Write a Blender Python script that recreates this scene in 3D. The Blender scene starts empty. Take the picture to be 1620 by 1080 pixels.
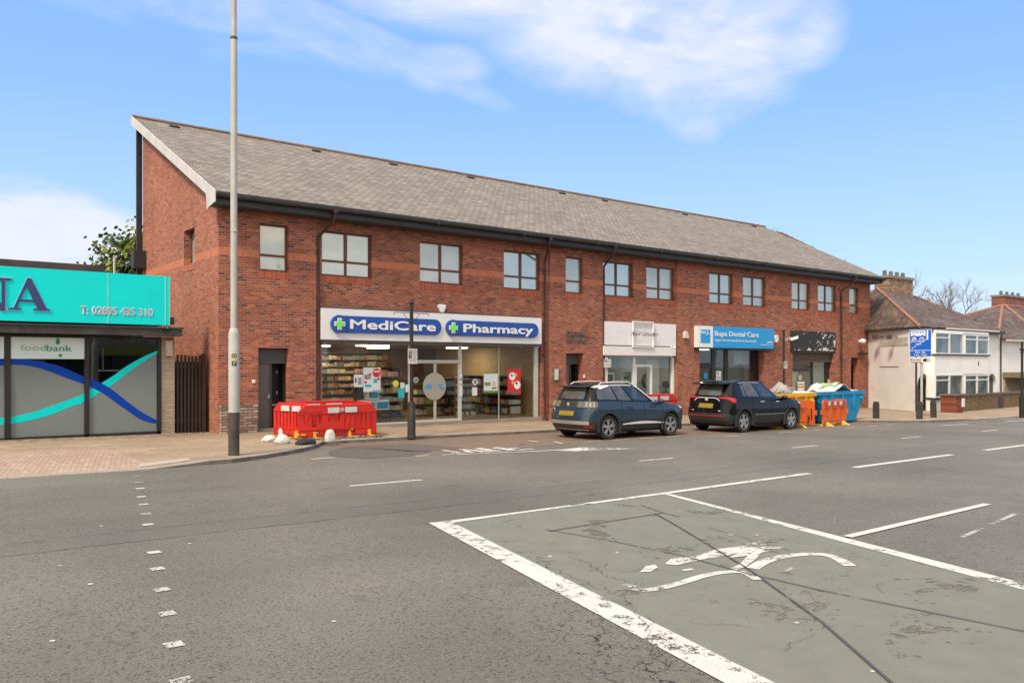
import bpy, bmesh, math, random
from mathutils import Vector, Matrix, noise as mnoise
from mathutils.geometry import tessellate_polygon
rnd = random.Random(7)
S = bpy.context.scene
COL = S.collection
R = math.radians

# ------------------------------------------------------------------ survey of the place
# X runs along the street (away to the right), Y runs from the camera across the street, Z is up.
FPX, Y0, H0, KS = 1300.0, 578.0, 2.0, .0105
_n = math.hypot(1660, FPX); CA = 1660/_n; CB = FPX/_n
def ray(x, y): return (CA*(x-810)+CB*FPX, -CB*(x-810)+CA*FPX, Y0-y)
def gz(u): return -KS*max(-60., min(75., u))                 # road level falls gently along the street
def gp(u): return gz(u)+.1                                   # pavement level
def on_road(x, y, dz=0.):
    u, v, w = ray(x, y); t = -(H0-dz)/(w+KS*u); return (u*t, v*t)
def fp(x, y, V=24.2):
    u, v, w = ray(x, y); t = V/v; return (u*t, H0+w*t)
V = 24.2                                                     # plane of the brick front

# ------------------------------------------------------------------ camera
cam = bpy.data.cameras.new('camera'); co = bpy.data.objects.new('camera', cam); COL.objects.link(co)
cam.sensor_width = 36; cam.lens = FPX/1620*36; cam.shift_y = (Y0-540)/1620
cam.clip_start = .05; cam.clip_end = 3000
co.location = (0, 0, H0); co.rotation_euler = (R(90), 0, -math.atan2(CB, CA))
S.camera = co

# ------------------------------------------------------------------ sun and sky
SUN_EL, SUN_AZ = 48, 248      # azimuth in degrees from +Y clockwise: the sun stands behind and left of the camera
sd = Vector((math.sin(R(SUN_AZ))*math.cos(R(SUN_EL)), math.cos(R(SUN_AZ))*math.cos(R(SUN_EL)), math.sin(R(SUN_EL))))
sl = bpy.data.lights.new('sun', 'SUN'); so = bpy.data.objects.new('sun', sl); COL.objects.link(so)
sl.energy = 1.5; sl.angle = R(10); sl.color = (1, .88, .70)
so.location = (0, 0, 40); so.rotation_euler = (-sd).to_track_quat('-Z', 'Y').to_euler()

W = bpy.data.worlds.new('World'); S.world = W; W.use_nodes = True
N, L = W.node_tree.nodes, W.node_tree.links
for n in list(N): N.remove(n)
def wn(t, **k):
    n = N.new(t)
    for a, b in k.items(): setattr(n, a, b)
    return n
def wm(op, a, b=None, clamp=False):
    n = wn('ShaderNodeMath', operation=op, use_clamp=clamp)
    for i, x in enumerate((a, b)):
        if x is None: continue
        if isinstance(x, (int, float)): n.inputs[i].default_value = x
        else: L.new(x, n.inputs[i])
    return n.outputs[0]
tc = wn('ShaderNodeTexCoord')
sky = wn('ShaderNodeTexSky', sky_type='NISHITA', sun_disc=False, sun_elevation=R(SUN_EL), sun_rotation=R(SUN_AZ))
sky.air_density = 1.0; sky.dust_density = .6; sky.ozone_density = 1.5
# the clear air seen against the sky texture: paler towards the skyline, as in the photograph
sep = wn('ShaderNodeSeparateXYZ'); L.new(tc.outputs['Generated'], sep.inputs[0])
rp = wn('ShaderNodeValToRGB'); L.new(sep.outputs[2], rp.inputs[0])
for i, (p, c) in enumerate([(0, (.37, .50, .63)), (.12, (.30, .44, .62)), (.30, (.175, .33, .60)), (.62, (.11, .25, .52))]):
    e = rp.color_ramp.elements[i] if i < 2 else rp.color_ramp.elements.new(p); e.position = p; e.color = (*c, 1)
sc8 = wn('ShaderNodeMix', data_type='RGBA', blend_type='MULTIPLY'); sc8.inputs[0].default_value = 1; L.new(rp.outputs[0], sc8.inputs[6]); sc8.inputs[7].default_value = (7.6, 7.6, 7.6, 1)
sat = wn('ShaderNodeMix', data_type='RGBA'); sat.inputs[0].default_value = .9
L.new(sky.outputs[0], sat.inputs[6]); L.new(sc8.outputs[2], sat.inputs[7])
def direction(x, y):
    u, v, w = ray(x, y); return Vector((u, v, w)).normalized()
nz = wn('ShaderNodeTexNoise'); nz.inputs['Scale'].default_value = 5; nz.inputs['Detail'].default_value = 9; nz.inputs['Roughness'].default_value = .62
nz.inputs['Distortion'].default_value = .5
mp = wn('ShaderNodeMapping'); mp.inputs['Scale'].default_value = (1, 1, 2.6); L.new(tc.outputs['Generated'], mp.inputs[0]); L.new(mp.outputs[0], nz.inputs['Vector'])
nz2 = wn('ShaderNodeTexNoise'); nz2.inputs['Scale'].default_value = 17; nz2.inputs['Detail'].default_value = 6; L.new(mp.outputs[0], nz2.inputs['Vector'])
# each cloud: where it stands in the sky (seen direction), angular half width / half height, tilt, strength
clouds = [((1020, 15), .15, .075, -4, .92), ((1085, 90), .10, .062, -18, .84), ((1092, 175), .04, .03, -35, .66),
          ((1235, 60), .06, .045, 25, .60), ((880, -40), .20, .055, 0, .85),
          ((430, 40), .15, .035, -8, .52), ((600, 70), .14, .018, -22, .50), ((700, 105), .05, .025, 0, .55), ((250, 10), .11, .03, 0, .42), ((420, 85), .08, .015, 5, .38),
          ((40, 395), .12, .045, 0, 1.15), ((120, 385), .07, .04, -20, 1.15), ((170, 420), .05, .03, 0, 1.1), ((40, 305), .05, .018, 0, .5), ((1600, 470), .1, .03, 0, .5)]
acc = None
for (px, py), hw, hh, tilt, st in clouds:
    c = direction(px, py)
    e1 = Vector((c.y, -c.x, 0)).normalized(); e2 = e1.cross(c).normalized()
    t = R(tilt); a1 = e1*math.cos(t)+e2*math.sin(t); a2 = e2*math.cos(t)-e1*math.sin(t)
    def comp(ax, h):
        d = wn('ShaderNodeVectorMath', operation='DOT_PRODUCT'); L.new(tc.outputs['Generated'], d.inputs[0]); d.inputs[1].default_value = ax/h
        return wm('SUBTRACT', d.outputs['Value'], c.dot(ax)/h)
    x1, x2 = comp(a1, hw), comp(a2, hh)
    r2 = wm('ADD', wm('MULTIPLY', x1, x1), wm('MULTIPLY', x2, x2))
    d = wn('ShaderNodeVectorMath', operation='DOT_PRODUCT'); L.new(tc.outputs['Generated'], d.inputs[0]); d.inputs[1].default_value = c
    front = wm('GREATER_THAN', d.outputs['Value'], 0)
    m = wm('MULTIPLY', wm('MULTIPLY', wm('SUBTRACT', 1.25, wm('MULTIPLY', r2, .5), True), front), st)
    acc = m if acc is None else wm('MAXIMUM', acc, m)
# unseen warm cloud added behind the camera and overhead to soften the light
d = wn('ShaderNodeVectorMath', operation='DOT_PRODUCT'); L.new(tc.outputs['Generated'], d.inputs[0]); d.inputs[1].default_value = (-CB, -CA, 0)
back = wm('MULTIPLY', wm('ADD', d.outputs['Value'], -.05), 2.2, True)
up = wm('MULTIPLY', wm('SUBTRACT', sep.outputs[2], .62), 5, True); back = wm('MAXIMUM', back, up)
acc = wm('MAXIMUM', acc, wm('MULTIPLY', back, 1.0))
f = wm('ADD', wm('MULTIPLY', wm('SUBTRACT', nz.outputs[0], .5), 3.3), wm('MULTIPLY', wm('SUBTRACT', nz2.outputs[0], .5), .6))
dens = wm('MULTIPLY', wm('ADD', acc, -.30), 1.3)
cl = wm('ADD', dens, wm('MULTIPLY', f, wm('MULTIPLY', acc, 1.0, True)))
cl = wm('MULTIPLY', wm('MULTIPLY', cl, 1.0, True), wm('MULTIPLY', wm('ADD', acc, -.12), 6, True))
mix = wn('ShaderNodeMix', data_type='RGBA')
L.new(wm('MULTIPLY', cl, wm('ADD', wm('MULTIPLY', back, .06), wm('ADD', .70, wm('MULTIPLY', nz2.outputs[0], .36))), True), mix.inputs[0]); L.new(sat.outputs[2], mix.inputs[6])
cc = wn('ShaderNodeMix', data_type='RGBA'); L.new(back, cc.inputs[0]); cc.inputs[6].default_value = (3.9, 4.0, 4.35, 1); cc.inputs[7].default_value = (7.2, 6.45, 5.5, 1); L.new(cc.outputs[2], mix.inputs[7])
bg = wn('ShaderNodeBackground'); bg.inputs['Strength'].default_value = .1
L.new(mix.outputs[2], bg.inputs[0])
wo = wn('ShaderNodeOutputWorld'); L.new(bg.outputs[0], wo.inputs[0])
S.view_settings.view_transform = 'Standard'; S.view_settings.look = 'None'; S.view_settings.gamma = 1
S.view_settings.exposure = 1.2
S.cycles.max_bounces = 8; S.cycles.transparent_max_bounces = 16; S.cycles.glossy_bounces = 3; S.cycles.diffuse_bounces = 3
S.cycles.sample_clamp_indirect = 6; S.cycles.caustics_reflective = False; S.cycles.caustics_refractive = False

# ------------------------------------------------------------------ mesh helpers
BASE = {}
def tag(o, label=None, cat=None, group=None, kind=None):
    for k, x in (('label', label), ('category', cat), ('group', group), ('kind', kind)):
        if x: o[k] = x
    return o
def thing(name, label, cat, loc=(0, 0, 0), group=None, rz=0):
    o = bpy.data.objects.new(name, None); COL.objects.link(o); o.location = loc; o.rotation_euler = (0, 0, rz)
    o.empty_display_size = .2; BASE[o.name] = Vector(loc)
    return tag(o, label, cat, group)
def base_of(o):
    while o.parent: o = o.parent
    return BASE.get(o.name, Vector((0, 0, 0)))
class MB:
    def __init__(s): s.v = []; s.f = []; s.m = []
    def vert(s, p): s.v.append(tuple(p)); return len(s.v)-1
    def poly(s, pts, m=0):
        s.f.append([s.vert(p) for p in pts]); s.m.append(m); return s
    def box(s, x0, x1, y0, y1, z0, z1, m=0):
        if x0 > x1: x0, x1 = x1, x0
        if y0 > y1: y0, y1 = y1, y0
        if z0 > z1: z0, z1 = z1, z0
        b = len(s.v)
        s.v += [(x0,y0,z0),(x1,y0,z0),(x1,y1,z0),(x0,y1,z0),(x0,y0,z1),(x1,y0,z1),(x1,y1,z1),(x0,y1,z1)]
        for f in ((0,3,2,1),(4,5,6,7),(0,1,5,4),(1,2,6,5),(2,3,7,6),(3,0,4,7)): s.f.append([b+i for i in f]); s.m.append(m)
        return s
    def obox(s, c, h, M, m=0):
        b = len(s.v)
        for sx, sy, sz in ((-1,-1,-1),(1,-1,-1),(1,1,-1),(-1,1,-1),(-1,-1,1),(1,-1,1),(1,1,1),(-1,1,1)):
            s.v.append(tuple(Vector(c)+M@Vector((sx*h[0], sy*h[1], sz*h[2]))))
        for f in ((0,3,2,1),(4,5,6,7),(0,1,5,4),(1,2,6,5),(2,3,7,6),(3,0,4,7)): s.f.append([b+i for i in f]); s.m.append(m)
        return s
    def tube(s, pts, r, n=8, m=0, cap=True):
        pts = [Vector(p) for p in pts]; rs = r if isinstance(r, (list, tuple)) else [r]*len(pts)
        rings = []; up = None
        for i, p in enumerate(pts):
            d = (pts[min(i+1, len(pts)-1)]-pts[max(i-1, 0)])
            if d.length < 1e-9: d = Vector((0, 0, 1))
            d.normalize()
            if up is None: up = Vector((1, 0, 0)) if abs(d.x) < .8 else Vector((0, 1, 0))
            a = (up-d*up.dot(d)).normalized(); up = a; b = d.cross(a)
            rings.append([s.vert(p+(a*math.cos(2*math.pi*k/n)+b*math.sin(2*math.pi*k/n))*rs[i]) for k in range(n)])
        for i in range(len(rings)-1):
            for k in range(n):
                s.f.append([rings[i][k], rings[i][(k+1) % n], rings[i+1][(k+1) % n], rings[i+1][k]]); s.m.append(m)
        if cap: s.f.append(rings[0][::-1]); s.m.append(m); s.f.append(rings[-1]); s.m.append(m)
        return s
    def ball(s, c, r, m=0, nu=10, nv=7):
        c = Vector(c); r = r if isinstance(r, (tuple, list)) else (r, r, r)
        g = [[s.vert((c.x+r[0]*math.cos(2*math.pi*i/nu)*math.sin(math.pi*j/nv), c.y+r[1]*math.sin(2*math.pi*i/nu)*math.sin(math.pi*j/nv), c.z-r[2]*math.cos(math.pi*j/nv))) for i in range(nu)] for j in range(nv+1)]
        for j in range(nv):
            for i in range(nu):
                s.f.append([g[j][i], g[j][(i+1) % nu], g[j+1][(i+1) % nu], g[j+1][i]]); s.m.append(m)
        return s
    def prism(s, pts, h, m=0, axis='y'):
        """extrude a 2D outline: axis y -> points are (x,z), from y=h[0] to y=h[1]; x -> (y,z); z -> (x,y)"""
        def P(p, t): return {'y': (p[0], t, p[1]), 'x': (t, p[0], p[1]), 'z': (p[0], p[1], t)}[axis]
        n = len(pts); b = len(s.v)
        for t in h: s.v += [P(p, t) for p in pts]
        for tr in tessellate_polygon([[Vector((p[0], p[1], 0)) for p in pts]]):
            s.f.append([b+i for i in tr]); s.m.append(m); s.f.append([b+n+i for i in tr[::-1]]); s.m.append(m)
        for i in range(n): s.f.append([b+i, b+(i+1) % n, b+n+(i+1) % n, b+n+i]); s.m.append(m)
        return s
    def grid(s, P, m=0, closed=False):
        g = [[s.vert(p) for p in row] for row in P]
        for j in range(len(g)-1):
            w = len(g[j])
            for i in range(w if closed else w-1):
                s.f.append([g[j][i], g[j][(i+1) % w], g[j+1][(i+1) % w], g[j+1][i]]); s.m.append(m)
        return s
    def xf(s, M, start=0):
        for i in range(start, len(s.v)): s.v[i] = tuple(M@Vector(s.v[i]))
        return s
    def build(s, name, mats, parent=None, world=True, smooth=False, angle=40, bevel=0, fix=True):
        me = bpy.data.meshes.new(name)
        off = base_of(parent) if (parent and world) else Vector((0, 0, 0))
        loc = None
        vv = s.v
        if parent is None and world is not None and s.v:
            mn = [min(p[i] for p in s.v) for i in range(3)]; mx = [max(p[i] for p in s.v) for i in range(3)]
            loc = Vector(((mn[0]+mx[0])/2, (mn[1]+mx[1])/2, mn[2])); off = loc
        me.from_pydata([tuple(Vector(p)-off) for p in vv], [], s.f)
        mats = mats if isinstance(mats, (list, tuple)) else [mats]
        for m in mats: me.materials.append(m)
        me.polygons.foreach_set('material_index', s.m)
        if fix:
            bm = bmesh.new(); bm.from_mesh(me); bmesh.ops.recalc_face_normals(bm, faces=bm.faces); bm.to_mesh(me); bm.free()
        if smooth:
            me.polygons.foreach_set('use_smooth', [True]*len(me.polygons)); me.update()
            try: me.set_sharp_from_angle(angle=R(angle))
            except Exception: pass
        me.update()
        o = bpy.data.objects.new(name, me); COL.objects.link(o)
        if parent: o.parent = parent
        if loc is not None: o.location = loc
        if bevel:
            b = o.modifiers.new('bevel', 'BEVEL'); b.width = bevel; b.segments = 2; b.limit_method = 'ANGLE'; b.angle_limit = R(35)
        return o
def wall(mb, x0, x1, z0, z1, y, holes, depth=.3, m=0, mr=None, swap=False):
    """vertical wall face with real rectangular holes and reveals; swap: runs along Y at x=y"""
    mr = m if mr is None else mr
    P = (lambda x, yy, z: (yy, x, z)) if swap else (lambda x, yy, z: (x, yy, z))
    xs = sorted({x0, x1, *[h[0] for h in holes], *[h[1] for h in holes]}); xs = [x for x in xs if x0 <= x <= x1]
    zs = sorted({z0, z1, *[h[2] for h in holes], *[h[3] for h in holes]}); zs = [z for z in zs if z0 <= z <= z1]
    for a, b in zip(xs, xs[1:]):
        for c, d in zip(zs, zs[1:]):
            mx, mz = (a+b)/2, (c+d)/2
            if any(h[0] < mx < h[1] and h[2] < mz < h[3] for h in holes): continue
            mb.poly([P(a, y, c), P(b, y, c), P(b, y, d), P(a, y, d)], m)
    for h in holes:
        a, b, c, d = h[:4]; dd = h[4] if len(h) > 4 else depth
        mb.poly([P(a, y, c), P(a, y+dd, c), P(a, y+dd, d), P(a, y, d)], mr); mb.poly([P(b, y, c), P(b, y, d), P(b, y+dd, d), P(b, y+dd, c)], mr)
        mb.poly([P(a, y, d), P(a, y+dd, d), P(b, y+dd, d), P(b, y, d)], mr); mb.poly([P(a, y, c), P(b, y, c), P(b, y+dd, c), P(a, y+dd, c)], mr)
def copy_tree(o, parent=None):
    c = o.copy(); COL.objects.link(c); c.parent = parent
    for ch in list(o.children): copy_tree(ch, c)
    return c
def text_part(name, s, mat, parent, x0, x1, z, y, height=None, bold=0., depth=.02, facing='-y', shear=0., off=0., only_h=False, spacing=1.):
    """lettering on an upright board: spans x0..x1 along the board, baseline at z, cap height `height`"""
    cu = bpy.data.curves.new(name, 'FONT'); cu.body = s; cu.size = 1; cu.offset = min(0, bold); cu.extrude = 0; cu.shear = shear; cu.resolution_u = 3; cu.space_character = spacing
    t = bpy.data.objects.new('t', cu); COL.objects.link(t)
    dg = bpy.context.evaluated_depsgraph_get(); me0 = bpy.data.meshes.new_from_object(t.evaluated_get(dg))
    vs = [v.co.copy() for v in me0.vertices]; fs = [list(p.vertices) for p in me0.polygons]
    bpy.data.objects.remove(t); bpy.data.meshes.remove(me0); bpy.data.curves.remove(cu)
    mnx = min(v.x for v in vs); mxx = max(v.x for v in vs)
    cap = .72
    sx = (x1-x0)/(mxx-mnx); sz = (height/cap) if height else sx
    if only_h: sx = sz
    mb = MB()
    for q in vs:
        a = x0+(q.x-mnx)*sx; c = z+q.y*sz
        mb.v.append({'-y': (a, y-off, c), '-x': (y-off, -a, c)}[facing])
    nf0 = len(mb.v); mb.f = [list(f) for f in fs]
    if bold > 0:      # heavier strokes: the same outline laid again a little to each side and above
        bw_ = bold*sz*.9; v0 = list(mb.v)
        for j, (dx_, dz_) in enumerate(((-bw_, 0), (bw_, 0), (0, bw_*.7), (0, -bw_*.7))):
            for p in v0: mb.v.append((p[0]+dx_, p[1]-.0012*(j+1), p[2]+dz_) if facing == '-y' else (p[0]-.0012*(j+1), p[1]+dx_, p[2]+dz_))
            mb.f += [[i+nf0*(j+1) for i in f] for f in fs]
    nf = len(mb.v); fs = [list(f) for f in mb.f]
    # give the letters thickness
    edges = {}
    for f in fs:
        for i in range(len(f)):
            e = (f[i], f[(i+1) % len(f)]); k = tuple(sorted(e)); edges[k] = edges.get(k, []) + [e]
    dv = Vector((0, -depth, 0)) if facing == '-y' else Vector((-depth, 0, 0))
    mb.v += [tuple(Vector(p)+dv) for p in mb.v[:nf]]
    mb.f += [[i+nf for i in f] for f in fs]
    for k, es in edges.items():
        if len(es) == 1: a, b = es[0]; mb.f.append([a, b, b+nf, a+nf])
    mb.m = [0]*len(mb.f)
    return mb.build(name, mat, parent)

# ------------------------------------------------------------------ materials
MATS = {}
class NT:
    def __init__(s, name):
        s.mat = bpy.data.materials.new(name); s.mat.use_nodes = True; s.n = s.mat.node_tree.nodes; s.l = s.mat.node_tree.links
        s.b = s.n['Principled BSDF']; s.out = s.n['Material Output']
    def new(s, t, **k):
        n = s.n.new(t)
        for a, b in k.items(): setattr(n, a, b)
        return n
    def set(s, sock, x):
        if isinstance(x, (int, float, tuple)): sock.default_value = x
        else: s.l.new(x, sock)
    def math(s, op, a, b=0, clamp=False):
        n = s.new('ShaderNodeMath', operation=op, use_clamp=clamp); s.set(n.inputs[0], a); s.set(n.inputs[1], b); return n.outputs[0]
    def noise(s, scale, detail=4, vec=None, rough=.55, dist=0):
        n = s.new('ShaderNodeTexNoise'); n.inputs['Scale'].default_value = scale; n.inputs['Detail'].default_value = detail; n.inputs['Roughness'].default_value = rough
        n.inputs['Distortion'].default_value = dist
        if vec is not None: s.l.new(vec, n.inputs['Vector'])
        return n.outputs[0]
    def ramp(s, fac, stops, interp='LINEAR'):
        n = s.new('ShaderNodeValToRGB'); n.color_ramp.interpolation = interp; s.l.new(fac, n.inputs[0]); e = n.color_ramp.elements
        while len(e) < len(stops): e.new(.5)
        for i, (p, c) in enumerate(stops): e[i].position = p; e[i].color = (c[0], c[1], c[2], 1) if isinstance(c, tuple) else (c, c, c, 1)
        return n.outputs[0]
    def mix(s, fac, a, b, blend='MIX'):
        n = s.new('ShaderNodeMix', data_type='RGBA', blend_type=blend); s.set(n.inputs[0], fac)
        for i, x in ((6, a), (7, b)): s.set(n.inputs[i], (x[0], x[1], x[2], 1) if isinstance(x, tuple) else x)
        return n.outputs[2]
    def bump(s, h, strength=.3, dist=.01):
        n = s.new('ShaderNodeBump'); n.inputs['Strength'].default_value = strength; n.inputs['Distance'].default_value = dist; s.l.new(h, n.inputs['Height']); s.l.new(n.outputs[0], s.b.inputs['Normal'])
    def pos(s, kind='world'):
        if kind == 'world': return s.new('ShaderNodeNewGeometry').outputs['Position']
        return s.new('ShaderNodeTexCoord').outputs['Object']
    def mapping(s, vec, scale=(1, 1, 1), rot=(0, 0, 0)):
        n = s.new('ShaderNodeMapping'); n.inputs['Scale'].default_value = scale; n.inputs['Rotation'].default_value = rot; s.l.new(vec, n.inputs[0]); return n.outputs[0]
    def xyz(s, vec):
        n = s.new('ShaderNodeSeparateXYZ'); s.l.new(vec, n.inputs[0]); return n.outputs
    def comb(s, x, y, z=0.):
        n = s.new('ShaderNodeCombineXYZ'); s.set(n.inputs[0], x); s.set(n.inputs[1], y); s.set(n.inputs[2], z); return n.outputs[0]
def M(name, c=(.5, .5, .5), rough=.5, metal=0., var=.12, vs=3., coat=0., bump=0., spec=.5, emit=0., dirt=0.):
    """plain procedural material: base colour with a soft noise variation"""
    if name in MATS: return MATS[name]
    t = NT(name); p = t.pos('object'); nf = t.noise(vs, 5, p)
    lo = tuple(x*(1-var) for x in c); hi = tuple(min(1, x*(1+var)) for x in c)
    col = t.ramp(nf, [(.3, lo), (.7, hi)])
    if dirt:
        n2 = t.noise(vs*4, 6, p, .7); col = t.mix(t.ramp(n2, [(.5, 0.), (.72, dirt)]), col, tuple(x*.35+.01 for x in c))
    t.l.new(col, t.b.inputs['Base Color'])
    t.b.inputs['Roughness'].default_value = rough; t.b.inputs['Metallic'].default_value = metal; t.b.inputs['Specular IOR Level'].default_value = spec
    if coat: t.b.inputs['Coat Weight'].default_value = coat; t.b.inputs['Coat Roughness'].default_value = .04
    if emit: t.l.new(col, t.b.inputs['Emission Color']); t.b.inputs['Emission Strength'].default_value = emit
    if bump: t.bump(t.noise(vs*12, 4, p), bump, .01)
    MATS[name] = t.mat; return t.mat
def brick(name, axis='x', palette=None, mortar=(.44, .34, .27), bw=.225, bh=.075, gap=.009, band=None, weather=.35, bump=.5, offset=.5, scale_noise=1., lit=1.):
    t = NT(name); P = t.pos('world'); x, y, z = t.xyz(P)
    a = {'x': x, 'y': y, 'floor': x, 'vert': z, 'verty': z}[axis]; b = {'x': z, 'y': z, 'floor': y, 'vert': x, 'verty': y}[axis]
    vec = t.comb(a, b)
    br = t.new('ShaderNodeTexBrick', offset=offset, squash=1.0); t.l.new(vec, br.inputs['Vector'])
    br.inputs['Color1'].default_value = (0, 0, 0, 1); br.inputs['Color2'].default_value = (1, 1, 1, 1); br.inputs['Mortar'].default_value = (.5, .5, .5, 1)
    br.inputs['Scale'].default_value = 1; br.inputs['Brick Width'].default_value = bw; br.inputs['Row Height'].default_value = bh
    br.inputs['Mortar Size'].default_value = gap; br.inputs['Mortar Smooth'].default_value = .5; br.inputs['Bias'].default_value = 0
    pal = palette or [(0, (.135, .064, .052)), (.06, (.20, .075, .054)), (.11, (.30, .086, .056)), (.36, (.345, .098, .060)), (.62, (.39, .118, .068)), (.88, (.48, .165, .085)), (1, (.32, .09, .056))]
    col = t.ramp(br.outputs['Color'], pal, 'CONSTANT' if palette is None else 'LINEAR')
    big = t.noise(.55*scale_noise, 5, P); col = t.mix(.55, col, t.ramp(big, [(.3, (.72, .70, .68)), (.7, (1.15, 1.12, 1.08))]), 'MULTIPLY')
    fine = t.noise(28, 3, P); col = t.mix(.35, col, t.ramp(fine, [(.3, (.7, .7, .7)), (.7, (1.2, 1.2, 1.2))]), 'MULTIPLY')
    mort = t.mix(t.ramp(t.noise(1.3, 4, P), [(.35, 0.), (.65, 1.)]), mortar, tuple(q*.62 for q in mortar))
    fac = br.outputs['Fac']
    if band:   # a course of upright brighter bricks laid at band[0]..band[1]
        inb = t.math('MULTIPLY', t.math('GREATER_THAN', z, band[0]), t.math('LESS_THAN', z, band[1]))
        b2 = t.new('ShaderNodeTexBrick', offset=0, squash=1.0); t.l.new(t.comb(z, b if False else a), b2.inputs['Vector'])
        b2.inputs['Color1'].default_value = (0, 0, 0, 1); b2.inputs['Color2'].default_value = (1, 1, 1, 1); b2.inputs['Scale'].default_value = 1
        b2.inputs['Brick Width'].default_value = .225; b2.inputs['Row Height'].default_value = .075; b2.inputs['Mortar Size'].default_value = .006; b2.inputs['Mortar Smooth'].default_value = .15
        c2 = t.ramp(b2.outputs['Color'], [(0, (.52, .165, .085)), (1, (.62, .215, .115))])
        col = t.mix(inb, col, c2); fac = t.math('ADD', t.math('MULTIPLY', fac, t.math('SUBTRACT', 1, inb)), t.math('MULTIPLY', b2.outputs['Fac'], t.math('MULTIPLY', inb, .6)))
    col = t.mix(t.math('MULTIPLY', fac, .9), col, mort)
    if weather:
        vm = t.mapping(P, (1.2, 1.2, .16)); st = t.noise(1.1, 5, vm)
        col = t.mix(t.math('MULTIPLY', t.ramp(st, [(.56, 0.), (.8, 1.)]), weather), col, (.08, .055, .045))
    t.l.new(col, t.b.inputs['Base Color']); t.b.inputs['Roughness'].default_value = .88; t.b.inputs['Specular IOR Level'].default_value = .25
    t.bump(t.math('SUBTRACT', t.math('MULTIPLY', fine, .3), fac), bump, .008)
    MATS[name] = t.mat; return t.mat
def glass(name, tint=(.9, .95, .93), refl=1., base=.04):
    t = NT(name); t.n.remove(t.b)
    tr = t.new('ShaderNodeBsdfTransparent'); tr.inputs[0].default_value = (*tint, 1)
    gl = t.new('ShaderNodeBsdfGlossy'); gl.inputs['Roughness'].default_value = .015; gl.inputs[0].default_value = (.95, .98, 1, 1)
    wv = t.new('ShaderNodeBump'); wv.inputs['Strength'].default_value = .04; wv.inputs['Distance'].default_value = .02; t.l.new(t.noise(1.2, 2, t.pos('world')), wv.inputs['Height']); t.l.new(wv.outputs[0], gl.inputs['Normal'])
    lw = t.new('ShaderNodeLayerWeight'); lw.inputs[0].default_value = .5
    fac = t.math('ADD', t.math('MULTIPLY', t.math('POWER', lw.outputs['Facing'], 4.2), refl*.9), base+.045*refl, True)
    mx = t.new('ShaderNodeMixShader'); t.l.new(fac, mx.inputs[0]); t.l.new(tr.outputs[0], mx.inputs[1]); t.l.new(gl.outputs[0], mx.inputs[2]); t.l.new(mx.outputs[0], t.out.inputs[0])
    MATS[name] = t.mat; return t.mat
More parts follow.
